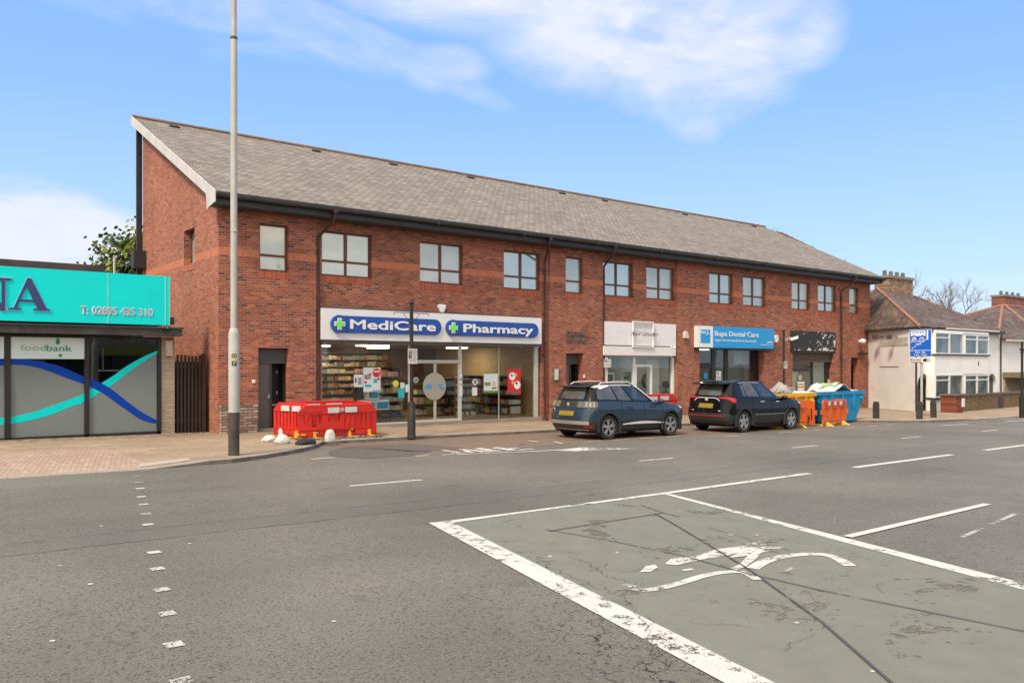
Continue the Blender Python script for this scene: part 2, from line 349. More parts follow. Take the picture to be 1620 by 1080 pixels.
# ------------------------------------------------------------------ surfaces
def asphalt():
    t = NT('asphalt'); P = t.pos('world'); x, y, z = t.xyz(P)
    base = t.ramp(t.noise(.35, 4, P), [(.3, (.153, .138, .112)), (.7, (.203, .184, .151))])
    # coarse chippings with dark pits between
    vo = t.new('ShaderNodeTexVoronoi', feature='DISTANCE_TO_EDGE'); vo.inputs['Scale'].default_value = 62; t.l.new(P, vo.inputs['Vector'])
    n1 = t.noise(34, 6, P, .7); n2 = t.noise(95, 4, P, .7); n3 = t.noise(9, 4, P)
    pit = t.math('MULTIPLY', t.ramp(n1, [(.405, 1.), (.465, 0.)]), t.ramp(n3, [(.3, 1.), (.75, .45)]))
    col = t.mix(.8, base, t.ramp(n2, [(.32, (.45, .45, .45)), (.68, (1.6, 1.6, 1.6))]), 'MULTIPLY')
    col = t.mix(t.math('MULTIPLY', pit, .85), col, (.028, .025, .023))
    sp = t.noise(75, 2, P); col = t.mix(t.ramp(sp, [(.68, 0.), (.74, .85)]), col, (.50, .47, .43))
    # smoother reinstated trench strip running along the road, with sealed edges
    wob = t.math('MULTIPLY', t.math('SUBTRACT', t.noise(.8, 4, P), .5), .16)
    yy = t.math('ADD', y, wob)
    strip = t.math('MULTIPLY', t.math('GREATER_THAN', yy, 10.12), t.math('LESS_THAN', yy, 10.82))
    col = t.mix(t.math('MULTIPLY', strip, .4), col, (.150, .134, .118))
    fine = t.math('MULTIPLY', t.math('SUBTRACT', t.noise(14, 4, P), .5), .05)
    brk = t.ramp(t.noise(3.1, 3, P), [(.36, .15), (.55, 1.)])
    for edge, wd in ((10.12, .014), (10.82, .010)):
        dd = t.math('ABSOLUTE', t.math('SUBTRACT', t.math('ADD', yy, fine), edge))
        col = t.mix(t.math('MULTIPLY', t.math('LESS_THAN', dd, wd), brk), col, (.022, .02, .019))
    # wheel tracks a little darker and smoother
    for yc in (6.3, 8.0, 11.7, 13.9):
        tr = t.math('SUBTRACT', 1, t.math('MULTIPLY', t.math('ABSOLUTE', t.math('SUBTRACT', yy, yc)), 2.6), True)
        col = t.mix(t.math('MULTIPLY', tr, .14), col, (.12, .105, .09))
    pt_ = t.noise(.16, 3, P); col = t.mix(1., col, t.ramp(pt_, [(.38, (.86, .86, .86)), (.6, (1.10, 1.10, 1.10))]), 'MULTIPLY')
    ol = t.noise(1.9, 5, P, .6); col = t.mix(t.ramp(ol, [(.62, 0.), (.72, .45)]), col, (.075, .068, .062))
    # crazed cracking round the stop line
    cv = t.new('ShaderNodeTexVoronoi', feature='DISTANCE_TO_EDGE'); cv.inputs['Scale'].default_value = 3.6
    dv = t.new('ShaderNodeVectorMath', operation='ADD'); t.l.new(P, dv.inputs[0]); nn = t.new('ShaderNodeTexNoise'); nn.inputs['Scale'].default_value = 6; nn.inputs['Detail'].default_value = 4
    sc = t.new('ShaderNodeVectorMath', operation='SCALE'); sc.inputs['Scale'].default_value = .35; t.l.new(nn.outputs[1], sc.inputs[0]); t.l.new(P, nn.inputs['Vector']); t.l.new(sc.outputs[0], dv.inputs[1]); t.l.new(dv.outputs[0], cv.inputs['Vector'])
    crk = t.math('LESS_THAN', cv.outputs['Distance'], .022)
    def blob(cx, cy, rx, ry, k=.55):
        dx = t.math('DIVIDE', t.math('SUBTRACT', t.math('ADD', x, t.math('MULTIPLY', y, -k)), cx-k*cy), rx); dy = t.math('DIVIDE', t.math('SUBTRACT', y, cy), ry)
        r = t.math('ADD', t.math('MULTIPLY', dx, dx), t.math('MULTIPLY', dy, dy)); return t.math('SUBTRACT', 1, r, True)
    m = t.math('MAXIMUM', blob(4.25, 4.3, .42, 1.3, .3), blob(4.95, 4.1, .45, 1.5, .3))
    m = t.math('MULTIPLY', t.ramp(t.noise(2.3, 3, P), [(.38, 0.), (.55, 1.)]), t.math('MULTIPLY', m, 2.0, True))
    col = t.mix(t.math('MULTIPLY', crk, m), col, (.03, .027, .024))
    t.l.new(col, t.b.inputs['Base Color'])
    t.l.new(t.ramp(n3, [(.3, .62), (.7, .8)]), t.b.inputs['Roughness']); t.b.inputs['Specular IOR Level'].default_value = .42
    h = t.math('ADD', t.math('MULTIPLY', n1, 1.0), t.math('MULTIPLY', n2, .35)); t.bump(h, .55, .012)
    return t.mat
ASPH = asphalt()
def paint(name, c, wear=.5, wscale=7., rough=.7, edge=0., under=(.15, .14, .13)):
    """thermoplastic road paint; where it has worn off the surface shows the road below"""
    t = NT(name); P = t.pos('world')
    n1 = t.noise(wscale, 6, P, .7); n2 = t.noise(wscale*6, 4, P, .7); n3 = t.noise(.9, 3, P)
    w = t.math('ADD', t.math('MULTIPLY', n1, .65), t.math('ADD', t.math('MULTIPLY', n2, .35), t.math('MULTIPLY', t.math('SUBTRACT', n3, .5), .5)))
    gone = t.ramp(w, [(wear-.03, 1.), (wear+.03, 0.)])
    col = t.mix(t.ramp(t.noise(3, 5, P), [(.35, 0.), (.7, .35)]), c, tuple(q*.62 for q in c))
    col = t.mix(t.ramp(t.noise(46, 3, P), [(.3, .30), (.5, 0.)]), col, under)
    t.l.new(col, t.b.inputs['Base Color']); t.b.inputs['Roughness'].default_value = rough
    t.bump(t.math('ADD', n2, t.noise(40, 4, P)), .35, .006)
    tr = t.new('ShaderNodeBsdfTransparent'); mx = t.new('ShaderNodeMixShader'); t.l.new(gone, mx.inputs[0]); t.l.new(t.b.outputs[0], mx.inputs[1]); t.l.new(tr.outputs[0], mx.inputs[2]); t.l.new(mx.outputs[0], t.out.inputs[0])
    MATS[name] = t.mat; return t.mat
WP = paint('white_paint', (.72, .69, .63), .36); WPW = paint('white_paint_worn', (.70, .67, .60), .43, 7.); WPF = paint('white_paint_faint', (.55, .52, .47), .515, 9.)
YP = paint('yellow_white_paint', (.66, .58, .38), .40)
GREEN = paint('green_surfacing', (.208, .207, .156), .385, 1.9, .75)
BLACKSEAL = paint('bitumen_seal', (.085, .078, .074), .40, 9., .6); DARKAS = paint('dark_patch', (.120, .104, .090), .2, 4., .8)
REDAS = paint('red_brown_bay', (.205, .145, .108), .36, 1.1, .85)
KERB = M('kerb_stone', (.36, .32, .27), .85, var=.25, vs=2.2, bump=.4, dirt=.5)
GRANITE = M('granite_setts', (.40, .38, .35), .8, var=.25, vs=9, bump=.3)
def paver():
    t = NT('pavement'); P = t.pos('world'); x, y, z = t.xyz(P)
    def bt(w, h, gap, vec, off=.5):
        br = t.new('ShaderNodeTexBrick', offset=off); t.l.new(vec, br.inputs['Vector']); br.inputs['Color1'].default_value = (0, 0, 0, 1); br.inputs['Color2'].default_value = (1, 1, 1, 1)
        br.inputs['Scale'].default_value = 1; br.inputs['Brick Width'].default_value = w; br.inputs['Row Height'].default_value = h; br.inputs['Mortar Size'].default_value = gap; br.inputs['Mortar Smooth'].default_value = .3; return br
    a = bt(.6, .45, .007, t.comb(x, y)); b = bt(.1, .2, .006, t.comb(x, y))
    ca = t.ramp(a.outputs['Color'], [(0, (.335, .245, .170)), (.5, (.370, .272, .190)), (1, (.405, .302, .215))])
    cb = t.ramp(b.outputs['Color'], [(0, (.42, .29, .22)), (.4, (.47, .34, .26)), (.75, (.44, .31, .24)), (1, (.52, .41, .32))])
    left = t.math('MULTIPLY', t.math('LESS_THAN', x, 4.4), t.math('LESS_THAN', t.math('ADD', y, t.math('MULTIPLY', x, .25)), 22.2))
    col = t.mix(left, ca, cb); fac = t.math('ADD', t.math('MULTIPLY', a.outputs['Fac'], t.math('SUBTRACT', 1, left)), t.math('MULTIPLY', b.outputs['Fac'], left))
    col = t.mix(t.math('MULTIPLY', fac, .8), col, (.12, .095, .07))
    big = t.noise(.5, 5, P); col = t.mix(.7, col, t.ramp(big, [(.3, (.74, .72, .70)), (.7, (1.14, 1.13, 1.10))]), 'MULTIPLY')
    f = t.noise(35, 4, P); col = t.mix(.5, col, t.ramp(f, [(.3, (.72, .72, .72)), (.7, (1.2, 1.2, 1.2))]), 'MULTIPLY')
    # dark scuffs and moss near the wall foot
    col = t.mix(t.ramp(t.noise(2.2, 6, P, .7), [(.56, 0.), (.75, .45)]), col, (.13, .10, .07))
    ms = t.math('MULTIPLY', t.ramp(t.noise(4, 5, P), [(.45, 0.), (.62, .75)]), t.math('MULTIPLY', t.math('SUBTRACT', y, 23.5), 2, True)); col = t.mix(ms, col, (.085, .085, .045))
    t.l.new(col, t.b.inputs['Base Color']); t.b.inputs['Roughness'].default_value = .85
    t.bump(t.math('SUBTRACT', t.math('MULTIPLY', f, .5), fac), .35, .006); return t.mat
PAVE = paver()

# ------------------------------------------------------------------ road, markings, pavement
def struct(o): o['kind'] = 'structure'; return o
us = [-400, -200, -120, -80, -60, -45, -30, -20, -10, 0, 5, 10, 20, 30, 40, 50, 60, 75, 100, 150, 250, 500, 1200]
vs = [-600, -300, -150, -80, -40, -20, -10, 0, 5, 10, 15, 20, 30, 60, 120, 300, 800, 1800]
mb = MB(); mb.grid([[(u, v, gz(u)) for u in us] for v in vs])
struct(mb.build('road', ASPH, None, world=None, fix=False))
def sheet(name, pts, mat, lift=.004, step=.5):
    """flat marking laid on the road: quad strip or polygon given in plan"""
    mb = MB(); mb.poly([(u, v, gz(u)+lift) for u, v in pts])
    return struct(mb.build(name, mat, None, world=None, fix=False))
def stripe(name, a, b, w, mat, lift=.004):
    d = (Vector(b)-Vector(a)).normalized(); n = Vector((-d.y, d.x))*w/2
    A, B = Vector(a), Vector(b); return sheet(name, [A-n, B-n, B+n, A+n], mat, lift)
def ribbon(name, pts, w, mat, lift=.004):
    mb = MB(); P = [Vector(p) for p in pts]; ws = w if isinstance(w, list) else [w]*len(P); row = [[], []]
    for i, p in enumerate(P):
        d = (P[min(i+1, len(P)-1)]-P[max(0, i-1)]).normalized(); n = Vector((-d.y, d.x))*ws[i]/2
        for k, q in enumerate((p-n, p+n)): row[k].append((q.x, q.y, gz(q.x)+lift))
    mb.grid(row); return struct(mb.build(name, mat, None, world=None, fix=False))
def smooth_pts(pts, n=6):
    P = [Vector(p) for p in pts]; out = []
    for i in range(len(P)-1):
        p0, p1, p2, p3 = P[max(0, i-1)], P[i], P[i+1], P[min(len(P)-1, i+2)]
        for k in range(n):
            t = k/n; out.append(.5*((2*p1)+(p2-p0)*t+(2*p0-5*p1+4*p2-p3)*t*t+(3*p1-p0-3*p2+p3)*t**3))
    out.append(P[-1]); return out
# green cycle reservoir between the two stop lines, with its white border
sheet('green_cycle_box', [(5.95, 8.98), (4.0, 1.0), (3.7, -.5), (7.75, -.5), (8.6, 3.2), (10.3, 9.02)], GREEN, .004)
stripe('stop_line_marking', (5.91, 9.10), (3.55, -.5), .30, WPW, .009)
ribbon('stop_line_marking', [(10.30, 9.05), (9.62, 6.7), (9.35, 5.75), (8.58, 3.12), (7.6, -.4)], [.12, .15, .2, .24, .24], WPW, .009)
ribbon('lane_line_marking', [(5.85, 9.02), (7.3, 9.04), (10.3, 9.10), (14.75, 9.24)], [.16, .1, .15, .18], WPW, .010)
stripe('lane_line_marking', (16.55, 9.30), (21.3, 9.38), .16, WP)
stripe('lane_line_marking', (23.3, 9.42), (30.5, 9.5), .16, WP); stripe('lane_line_marking', (33.5, 9.5), (39.5, 9.6), .16, WP)
stripe('lane_line_marking', (9.42, 5.38), (13.6, 5.46), .12, WP, .012)
stripe('old_lane_line_marking', (10.6, 4.55), (13.0, 4.85), .06, WPF)
for k, (a, b) in enumerate([(6.5, 7.95), (13.65, 14.75), (19.5, 20.7), (25.3, 26.6), (31.0, 32.3), (37, 38.3), (43, 44.3), (49, 50.3), (.8, 1.9)][:8]):
    stripe('lane_dash_marking', (a, 12.88-.008*a), (b, 12.88-.008*b), .10, WPW)
# worn cycle symbol painted in the box (seen lying on its side from here)
CYC = paint('cycle_paint', (.68, .65, .58), .455, 10.)
def sym(pixels, w, mat=None): return ribbon('cycle_symbol_marking', smooth_pts([on_road(*p) for p in pixels]), w*.8, mat or CYC, .010)
sym([(992, 925), (1010, 934), (1040, 932), (1080, 922), (1112, 912), (1145, 906), (1175, 906), (1200, 918)], .13)
sym([(1190, 900), (1212, 888), (1245, 880), (1290, 877), (1320, 882), (1345, 896)], .17)
sheet('cycle_symbol_marking', [on_road(*p) for p in ((1052, 893), (1062, 884), (1100, 881), (1135, 869), (1172, 865), (1190, 857), (1213, 856), (1216, 861), (1190, 869), (1150, 880), (1110, 886), (1070, 895))], CYC, .0105)
sheet('cycle_symbol_marking', [on_road(*p) for p in ((1155, 901), (1170, 893), (1183, 880), (1150, 884), (1175, 872), (1215, 864), (1240, 866), (1238, 870), (1205, 875), (1195, 886), (1180, 897), (1165, 903))], CYC, .0115)
sheet('cycle_symbol_marking', [on_road(*p) for p in ((1012, 906), (1022, 896), (1036, 894), (1041, 898), (1030, 905))], CYC, .010)
sym([(1080, 903), (1096, 901)], .07); sym([(1125, 846), (1160, 847)], .10, WPF); sym([(1190, 846), (1215, 852)], .12, WPF)
sym([(1230, 905), (1262, 899)], .10, WPF)
# bitumen-sealed saw cuts crossing the box (traffic detector loops) and small cracks
for pts, w in (([(868, 841), (960, 826), (1048, 812)], .026), ([(1036, 813), (1060, 826), (1120, 862), (1190, 905), (1300, 985), (1420, 1090)], .026), ([(862, 838), (960, 855), (1080, 880), (1170, 905), (1300, 935), (1640, 1004)], .02), ([(1120, 835), (1250, 872)], .010), ([(1015, 800), (1050, 812), (1075, 818)], .02)):
    ribbon('sealed_joint', [on_road(*p) for p in pts], w, BLACKSEAL, .014)
def crack(x, y, ang, n, st=.05, w=.007):
    n = int(n*1.6)
    pts = [Vector((x, y))]; a = ang
    for i in range(n): a = ang+rnd.uniform(-.9, .9); pts.append(pts[-1]+Vector((math.cos(a), math.sin(a)))*st*rnd.uniform(.5, 1.3))
    ribbon('crack', pts, [w*rnd.uniform(.25, 1) for _ in pts[:-1]]+[.002], CRK, .013)
CRK = paint('crack_dark', (.030, .027, .024), .42, 9., .95)
for (px, py, an, n) in ((850, 880, -1.9, 22), (900, 880, -1.75, 24), (870, 900, -1.9, 16), (960, 930, -1.9, 20), (1020, 975, -2.1, 10), (940, 965, -2.4, 14), (990, 1000, -2.0, 14), (1090, 985, -1.2, 9), (870, 870, -1.2, 6), (930, 905, .2, 7), (800, 860, -1.6, 8), (1000, 940, .8, 6), (905, 940, -1.0, 9), (1040, 1020, -2.6, 9), (980, 905, -.3, 7), (1270, 1000, -.4, 10), (1240, 1030, .3, 8), (1400, 940, .2, 7)):
    p = on_road(px, py); crack(p[0], p[1], an, n)
# stud squares marking the crossing
STUD = paint('stud_paint', (.66, .63, .58), .455, 34.)
for (px, py) in [(217, 753), (220, 763), (222, 773), (224, 786), (227, 798), (231, 813), (234, 830), (244, 874), (249, 900), (256, 933), (264, 971), (275, 1020), (288, 1078)]:
    u, v = on_road(px, py); a = .065; sheet('crossing_stud', [(u-a, v-a), (u+a, v-a), (u+a, v+a), (u-a, v+a)], STUD, .008)
for (px, py) in ((528, 983), (83, 1014), (160, 832), (95, 895), (143, 924), (976, 874), (300, 860), (1040, 770), (870, 880), (1260, 985), (1380, 1062)):
    u, v = on_road(px, py); a = rnd.uniform(.012, .035); sheet('paint_speck', [(u-a, v-a*.6), (u+a*.5, v-a), (u+a, v+a*.5), (u-a*.4, v+a)], WP, .006)
# lay-by: arrow, worn lettering, bay ticks and the darker patch
stripe('arrow_marking', (10.95, 16.12), (14.0, 15.55), .12, WPW, .012)
sheet('arrow_marking', [(13.85, 15.20), (15.75, 14.80), (14.75, 15.88), (14.0, 15.72), (13.5, 15.78)], WPW, .008)
mbL = MB()
def lett(px, py, seg):
    u, v = on_road(px, py)
    for (x0, y0, x1, y1) in seg:
        a = Vector((u+x0, v+y0)); b = Vector((u+x1, v+y1)); d = (b-a).normalized(); n = Vector((-d.y, d.x))*.07
        mbL.poly([(*q, gz(q.x)+.016) for q in (a-n, b-n, b+n, a+n)])
lett(738, 717, [(-.35, .1, .15, .1), (-.1, .1, -.1, .9)]); lett(757, 716, [(-.2, 0, .1, .9), (.1, .9, .3, 0)]); lett(775, 715, [(-.2, 0, .3, 0), (-.2, 0, -.2, .9), (.3, 0, .3, .9)])
lett(795, 714, [(-.2, 0, .25, 0), (-.2, 0, -.2, .9)]); lett(810, 713, [(-.2, 0, .2, 0), (0, 0, 0, .8)]); lett(828, 712, [(-.2, 0, .3, 0), (-.2, 0, -.2, .9), (-.2, .45, .2, .45)])
struct(mbL.build('worn_lettering_marking', WPW, None, world=None, fix=False))
sheet('layby_surface', [(9.7, 20.38), (9.2, 19.4), (8.9, 16.55), (11.2, 16.5), (16, 17.0), (31, 16.55), (33.0, 17.3), (31.8, 18.2), (30, 20.2), (17, 20.4)], REDAS, .003)
ribbon('asphalt_patch', [(8.6, 17.0), (9.4, 17.5), (10.3, 18.2), (11.0, 18.3), (11.9, 17.3)], [1.0, 2.2, 2.6, 2.3, .5], DARKAS, .007)
stripe('bay_marking', (7.7, 17.04), (8.3, 17.10), .1, WP, .012); stripe('bay_marking', (9.95, 16.32), (10.3, 16.32), .1, WP, .012); stripe('bay_marking', (10.62, 16.25), (10.95, 16.2), .1, WPW, .012)
stripe('bay_marking', (14.9, 18.3), (14.85, 17.75), .08, WP, .012); stripe('bay_marking', (15.3, 17.6), (15.05, 16.95), .08, WP, .012)
for a in (15.85, 16.98, 18.12, 19.3, 21.0, 23.9, 26.0, 28.2, 29.9, 31.2): stripe('bay_marking', (a, 16.95 if a < 20 else 16.0+.02*(a-20)), (a+.65, 16.95 if a < 20 else 16.0+.02*(a-20)), .08, YP, .012)
stripe('bay_marking', (38, 14.6), (60, 14.2), .12, WP, .012); stripe('bay_marking', (33, 14.9), (35, 14.8), .12, WP, .012)

KP = [(-60, 17.0), (-10, 17.15), (4.3, 17.18), (5.17, 17.25), (6.14, 17.40), (7.0, 17.85), (7.7, 18.35), (8.5, 19.0), (9.0, 19.55), (9.5, 20.25), (11.2, 20.4), (13.4, 20.45), (17.5, 20.35), (24, 20.2), (29.5, 20.1), (31.0, 19.3), (32.2, 18.1), (33.5, 16.9), (34.6, 16.3), (36.5, 16.0), (42, 15.9), (60, 15.6), (100, 15.2), (300, 14)]
def kerb_v(u):
    for (a, b), (c, d) in zip(KP, KP[1:]):
        if a <= u <= c: return b+(d-b)*(u-a)/(c-a)
    return KP[-1][1]
def kh(u):     # kerb upstand: dropped at the crossing on the left and at the drive on the far right
    h = .1
    if u < 5.6: h = max(.012, .1-.088*min(1, (5.6-u)/1.3))
    if u > 36.8: h = max(.03, .1-.05*min(1, (u-36.8)/1.5))
    return h
ust = sorted(set([-60, -40, -20, -10, -5]+[x*.5 for x in range(-4, 130)]+[70, 85, 100, 150, 300]+[p[0] for p in KP]))
mb = MB(); rows = []
for u in ust:
    kv = kerb_v(u)+.13; row = []
    for dv in (0, .3, .8, 1.5, None):
        v = 60 if dv is None else kv+dv; t = 1 if dv is None else min(1, dv/1.5)
        row.append((u, v, gz(u)+kh(u)+(.1-kh(u))*t))
    rows.append(row)
mb.grid(rows); struct(mb.build('pavement', PAVE, None, world=None, fix=True))
mb = MB(); u = -20.
def kp(u, dv, h): return (u, kerb_v(u)+dv, gz(u)+h)
while u < 90:
    L_ = .915; e = u+L_-.012; n = 4; P = [[], [], [], []]
    for k in range(n+1):
        x = u+(e-u)*k/n; h = kh(x)+.002
        for j, q in enumerate((kp(x, -.012, -.05), kp(x, 0, h-.018), kp(x, .02, h), kp(x, .135, h))): P[j].append(q)
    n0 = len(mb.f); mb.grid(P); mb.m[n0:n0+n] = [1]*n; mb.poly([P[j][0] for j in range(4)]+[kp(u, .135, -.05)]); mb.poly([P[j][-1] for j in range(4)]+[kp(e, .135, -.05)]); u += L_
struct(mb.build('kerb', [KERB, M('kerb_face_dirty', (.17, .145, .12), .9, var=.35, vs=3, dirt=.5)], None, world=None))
# pale drain slab at the dropped kerb
mb = MB(); mb.box(4.05, 5.0, 17.45, 17.95, 0, 0)
mb = MB(); mb.poly([(x, y, gz(x)+kh(x)+(.1-kh(x))*min(1, (y-kerb_v(x)-.13)/1.5)+.006) for x, y in ((4.25, 17.45), (4.6, 17.5), (5.0, 17.56), (5.3, 17.62), (5.35, 18.0), (5.0, 17.95), (4.6, 17.9), (4.35, 17.85))]); struct(mb.build('tactile_slab', M('pale_slab', (.42, .38, .33), .85, var=.2, vs=8), None, world=None, fix=False))
# ------------------------------------------------------------------ main brick building
sz = lambda z: 2+(z-2)*.968
BAND = (sz(5.34), sz(5.57))
BR = brick('brick_front', 'x', band=BAND); BRY = brick('brick_gable', 'y', band=BAND, mortar=(.40, .33, .28), palette=[(0, (.24, .085, .055)), (.1, (.36, .11, .062)), (.5, (.42, .135, .072)), (.85, (.50, .18, .095)), (1, (.40, .13, .075))], weather=.25)
SOLD = brick('brick_soldier', 'vert', palette=[(0, (.36, .085, .045)), (1, (.52, .14, .065))], gap=.006, bh=.075, bw=.5, weather=.2, offset=0)
STONE = brick('rubble_stone', 'x', palette=[(0, (.20, .13, .10)), (.3, (.36, .25, .20)), (.7, (.45, .33, .26)), (1, (.52, .42, .35))], bw=.30, bh=.085, gap=.014, weather=.4, bump=1., mortar=(.12, .09, .07))
DARKM = M('black_metal', (.018, .018, .019), .45, var=.3, vs=5); DGREY = M('dark_grey_frame', (.045, .047, .05), .45, var=.15)
BROWNF = M('brown_window_frame', (.15, .052, .030), .5, var=.2, vs=6); GUT = M('gutter_dark', (.040, .037, .037), .5, var=.3, vs=2, dirt=.3)
FASC = M('fascia_board', (.030, .028, .028), .5, var=.3, vs=1.5, dirt=.3); WBOARD = M('weathered_white_board', (.62, .59, .55), .7, var=.15, vs=1.5, dirt=.35)
PIPE = M('downpipe_brown', (.055, .022, .018), .4, var=.3)
WHITE = M('white_board', (.80, .79, .78), .5, var=.04, vs=.8); ALU = M('aluminium_frame', (.62, .60, .56), .4, metal=.3, var=.06); WFRAME = M('white_frame', (.78, .78, .76), .4, var=.05)
GL = glass('shop_glass', (.86, .90, .86), 1.15, .035); BLIND = M('pale_blind', (.42, .45, .43), .9, var=.10, vs=.8)
def upper_glass(k=1., g=.22):
    t = NT('upper_window_glass'); P = t.pos('world')
    t.l.new(t.ramp(t.noise(.7, 2, P), [(.38, (.40*k, .42*k, .39*k)), (.62, (.54*k, .56*k, .52*k))]), t.b.inputs['Base Color']); t.b.inputs['Roughness'].default_value = .05
    gl = t.new('ShaderNodeBsdfGlossy'); gl.inputs['Roughness'].default_value = .02; gl.inputs[0].default_value = (.92, .93, .82, 1)
    mx = t.new('ShaderNodeMixShader'); mx.inputs[0].default_value = g; t.l.new(t.b.outputs[0], mx.inputs[1]); t.l.new(gl.outputs[0], mx.inputs[2]); t.l.new(mx.outputs[0], t.out.inputs[0])
    b = t.new('ShaderNodeBump'); b.inputs['Strength'].default_value = .05; b.inputs['Distance'].default_value = .05; t.l.new(t.noise(.9, 2, P), b.inputs['Height']); t.l.new(b.outputs[0], gl.inputs['Normal']); return t.mat
UG = upper_glass(); UGS = [upper_glass(k, g) for k, g in ((1.05, .18), (.92, .30), (1., .22), (.78, .42), (.95, .25), (.70, .45), (1.0, .2), (.84, .34), (.98, .22), (1.08, .15), (.88, .3), (1.0, .22))]
def slates(name, pal, axis, cw=.3, ch=.2, slope=1.1, var=.5, lich=.25):
    t = NT(name); P = t.pos('world'); x, y, z = t.xyz(P)
    vec = t.comb(x, t.math('MULTIPLY', y, slope)) if axis == 'x' else t.comb(y, t.math('MULTIPLY', x, slope))
    br = t.new('ShaderNodeTexBrick', offset=.5); t.l.new(vec, br.inputs['Vector']); br.inputs['Color1'].default_value = (0, 0, 0, 1); br.inputs['Color2'].default_value = (1, 1, 1, 1)
    br.inputs['Scale'].default_value = 1; br.inputs['Brick Width'].default_value = cw; br.inputs['Row Height'].default_value = ch; br.inputs['Mortar Size'].default_value = .018; br.inputs['Mortar Smooth'].default_value = .6
    col = t.ramp(br.outputs['Color'], pal)
    n = t.noise(2.4, 6, P, .7); col = t.mix(.6, col, t.ramp(n, [(.3, (.78, .77, .76)), (.7, (1.16, 1.14, 1.12))]), 'MULTIPLY')
    n2 = t.noise(19, 6, t.mapping(P, (.55, 1.3, 1.3) if axis == 'x' else (1.3, .55, 1.3)), .75); col = t.mix(t.ramp(n2, [(.575, 0.), (.62, .75)]), col, (.085, .075, .065))
    n3 = t.noise(.7, 5, P); col = t.mix(t.math('MULTIPLY', t.ramp(n3, [(.45, 0.), (.7, 1.)]), lich), col, (.40, .36, .30))
    col = t.mix(t.math('MULTIPLY', br.outputs['Fac'], .8), col, (.055, .05, .045))
    t.l.new(col, t.b.inputs['Base Color']); t.b.inputs['Roughness'].default_value = .8
    saw = t.math('FRACT', t.math('DIVIDE', t.math('MULTIPLY', y if axis == 'x' else x, slope), ch))
    t.bump(t.math('SUBTRACT', t.math('ADD', t.math('MULTIPLY', n2, .4), t.math('MULTIPLY', saw, -.7)), br.outputs['Fac']), .7, .012); return t.mat
SLATE = slates('grey_slates', [(0, (.185, .155, .125)), (.25, (.22, .187, .153)), (.7, (.26, .222, .183)), (1, (.33, .285, .24))], 'x', .30, .20)
BX0, BX1, BV1 = 8.03, 44.62, 32.5
ROOT = thing('shop_building', 'long two storey red brick parade of shops under a grey slate roof', 'building', (26, V, gp(26)))
def roofz(v): return 6.98+(v-23.55)*(11.2-6.98)/(32.7-23.55)
def px_rect(x0, x1, yt, yb):
    a = fp(x0, yt); b = fp(x0, yb); c = fp(x1, yt); return (a[0], c[0], b[1], a[1])
wins = [px_rect(408.9, 455.1, 348.9, 426.2), px_rect(508.9, 588.4, 362.2, 434.4), px_rect(664.4, 732.7, 378.9, 446), px_rect(797.1, 854.9, 394.4, 456),
        px_rect(892.8, 920.5, 404.4, 461.5), px_rect(953.3, 1001.7, 412.4, 466.7), px_rect(1022.5, 1067.4, 420, 472.9), px_rect(1120, 1157.8, 430, 480),
        px_rect(1173.3, 1209.3, 436.7, 484), px_rect(1250.4, 1279.3, 446.2, 490), px_rect(1291.8, 1321, 450.7, 493.3), px_rect(1341.5, 1356, 455, 496)]
ZT, ZB = sz(6.44), sz(4.95)
wins = [(a, b, ZB, ZT, .16) for a, b, c, d in wins]
doors = {1: (sz(2)*0+fp(407, 551)[0], fp(455, 551)[0], -2, 2.53, .22), 2: (fp(893.6, 559)[0], fp(921, 559)[0], -2, 2.48, .32), 3: (fp(1344, 566)[0], fp(1356.7, 566)[0], -2, 2.44, .34)}
SH = {'pharm': (11.30, 20.40, -2, 2.86, .35), 'hair': (23.75, 28.12, -2, 2.48, .35), 'bupa': (29.70, 35.52, -2, 2.88, .9), 'dark': (37.02, 41.2, -2, 2.85, .35)}
bays = [(BX0, 11.08, .08), (11.08, 20.75, 0), (20.75, 23.6, .08), (23.6, 28.17, 0), (28.17, BX1, .08)]
mb = MB(); ZW = 6.72
for a, b, pr in bays:
    hs = [h for h in wins+list(doors.values())+list(SH.values()) if a-.01 <= h[0] and h[1] <= b+.01]
    wall(mb, a, b, -2, ZW, V-pr, hs)
for x, y0, y1 in ((11.08, V-.08, V), (20.75, V-.08, V), (23.6, V-.08, V), (28.17, V-.08, V)):
    mb.poly([(x, y0, -2), (x, y1, -2), (x, y1, ZW), (x, y0, ZW)], 1)
mb.build('front_wall', [BR, BRY], ROOT, fix=False)
# gable wall at the left end with its own window opening (runs along Y, sloping top)
mb = MB(); g0, g1, gzb, gzt = 26.36, 27.45, sz(5.32), sz(6.47)
def gq(a, b, z0, z1a=None, z1b=None):
    za = roofz(a)-.12 if z1a is None else z1a; zb = roofz(b)-.12 if z1b is None else z1b
    mb.poly([(BX0, a, z0), (BX0, b, z0), (BX0, b, zb), (BX0, a, za)], 0)
gq(V-.08, g0, -2); gq(g1, BV1, -2); gq(g0, g1, -2, gzb, gzb); gq(g0, g1, gzt)
for q in ([(BX0, g0, gzb), (BX0+.3, g0, gzb), (BX0+.3, g0, gzt), (BX0, g0, gzt)], [(BX0, g1, gzb), (BX0+.3, g1, gzb), (BX0+.3, g1, gzt), (BX0, g1, gzt)]): mb.poly(q, 1)
mb.poly([(BX0, g0, gzb), (BX0, g1, gzb), (BX0+.3, g1, gzb), (BX0+.3, g0, gzb)], 1); mb.poly([(BX0, g0, gzt), (BX0+.3, g0, gzt), (BX0+.3, g1, gzt), (BX0, g1, gzt)], 1)
mb.build('gable_wall', [BRY, BR], ROOT, fix=False)
mb = MB()   # rear and skewed right-hand walls
RX = BX1+.49*(BV1-V)
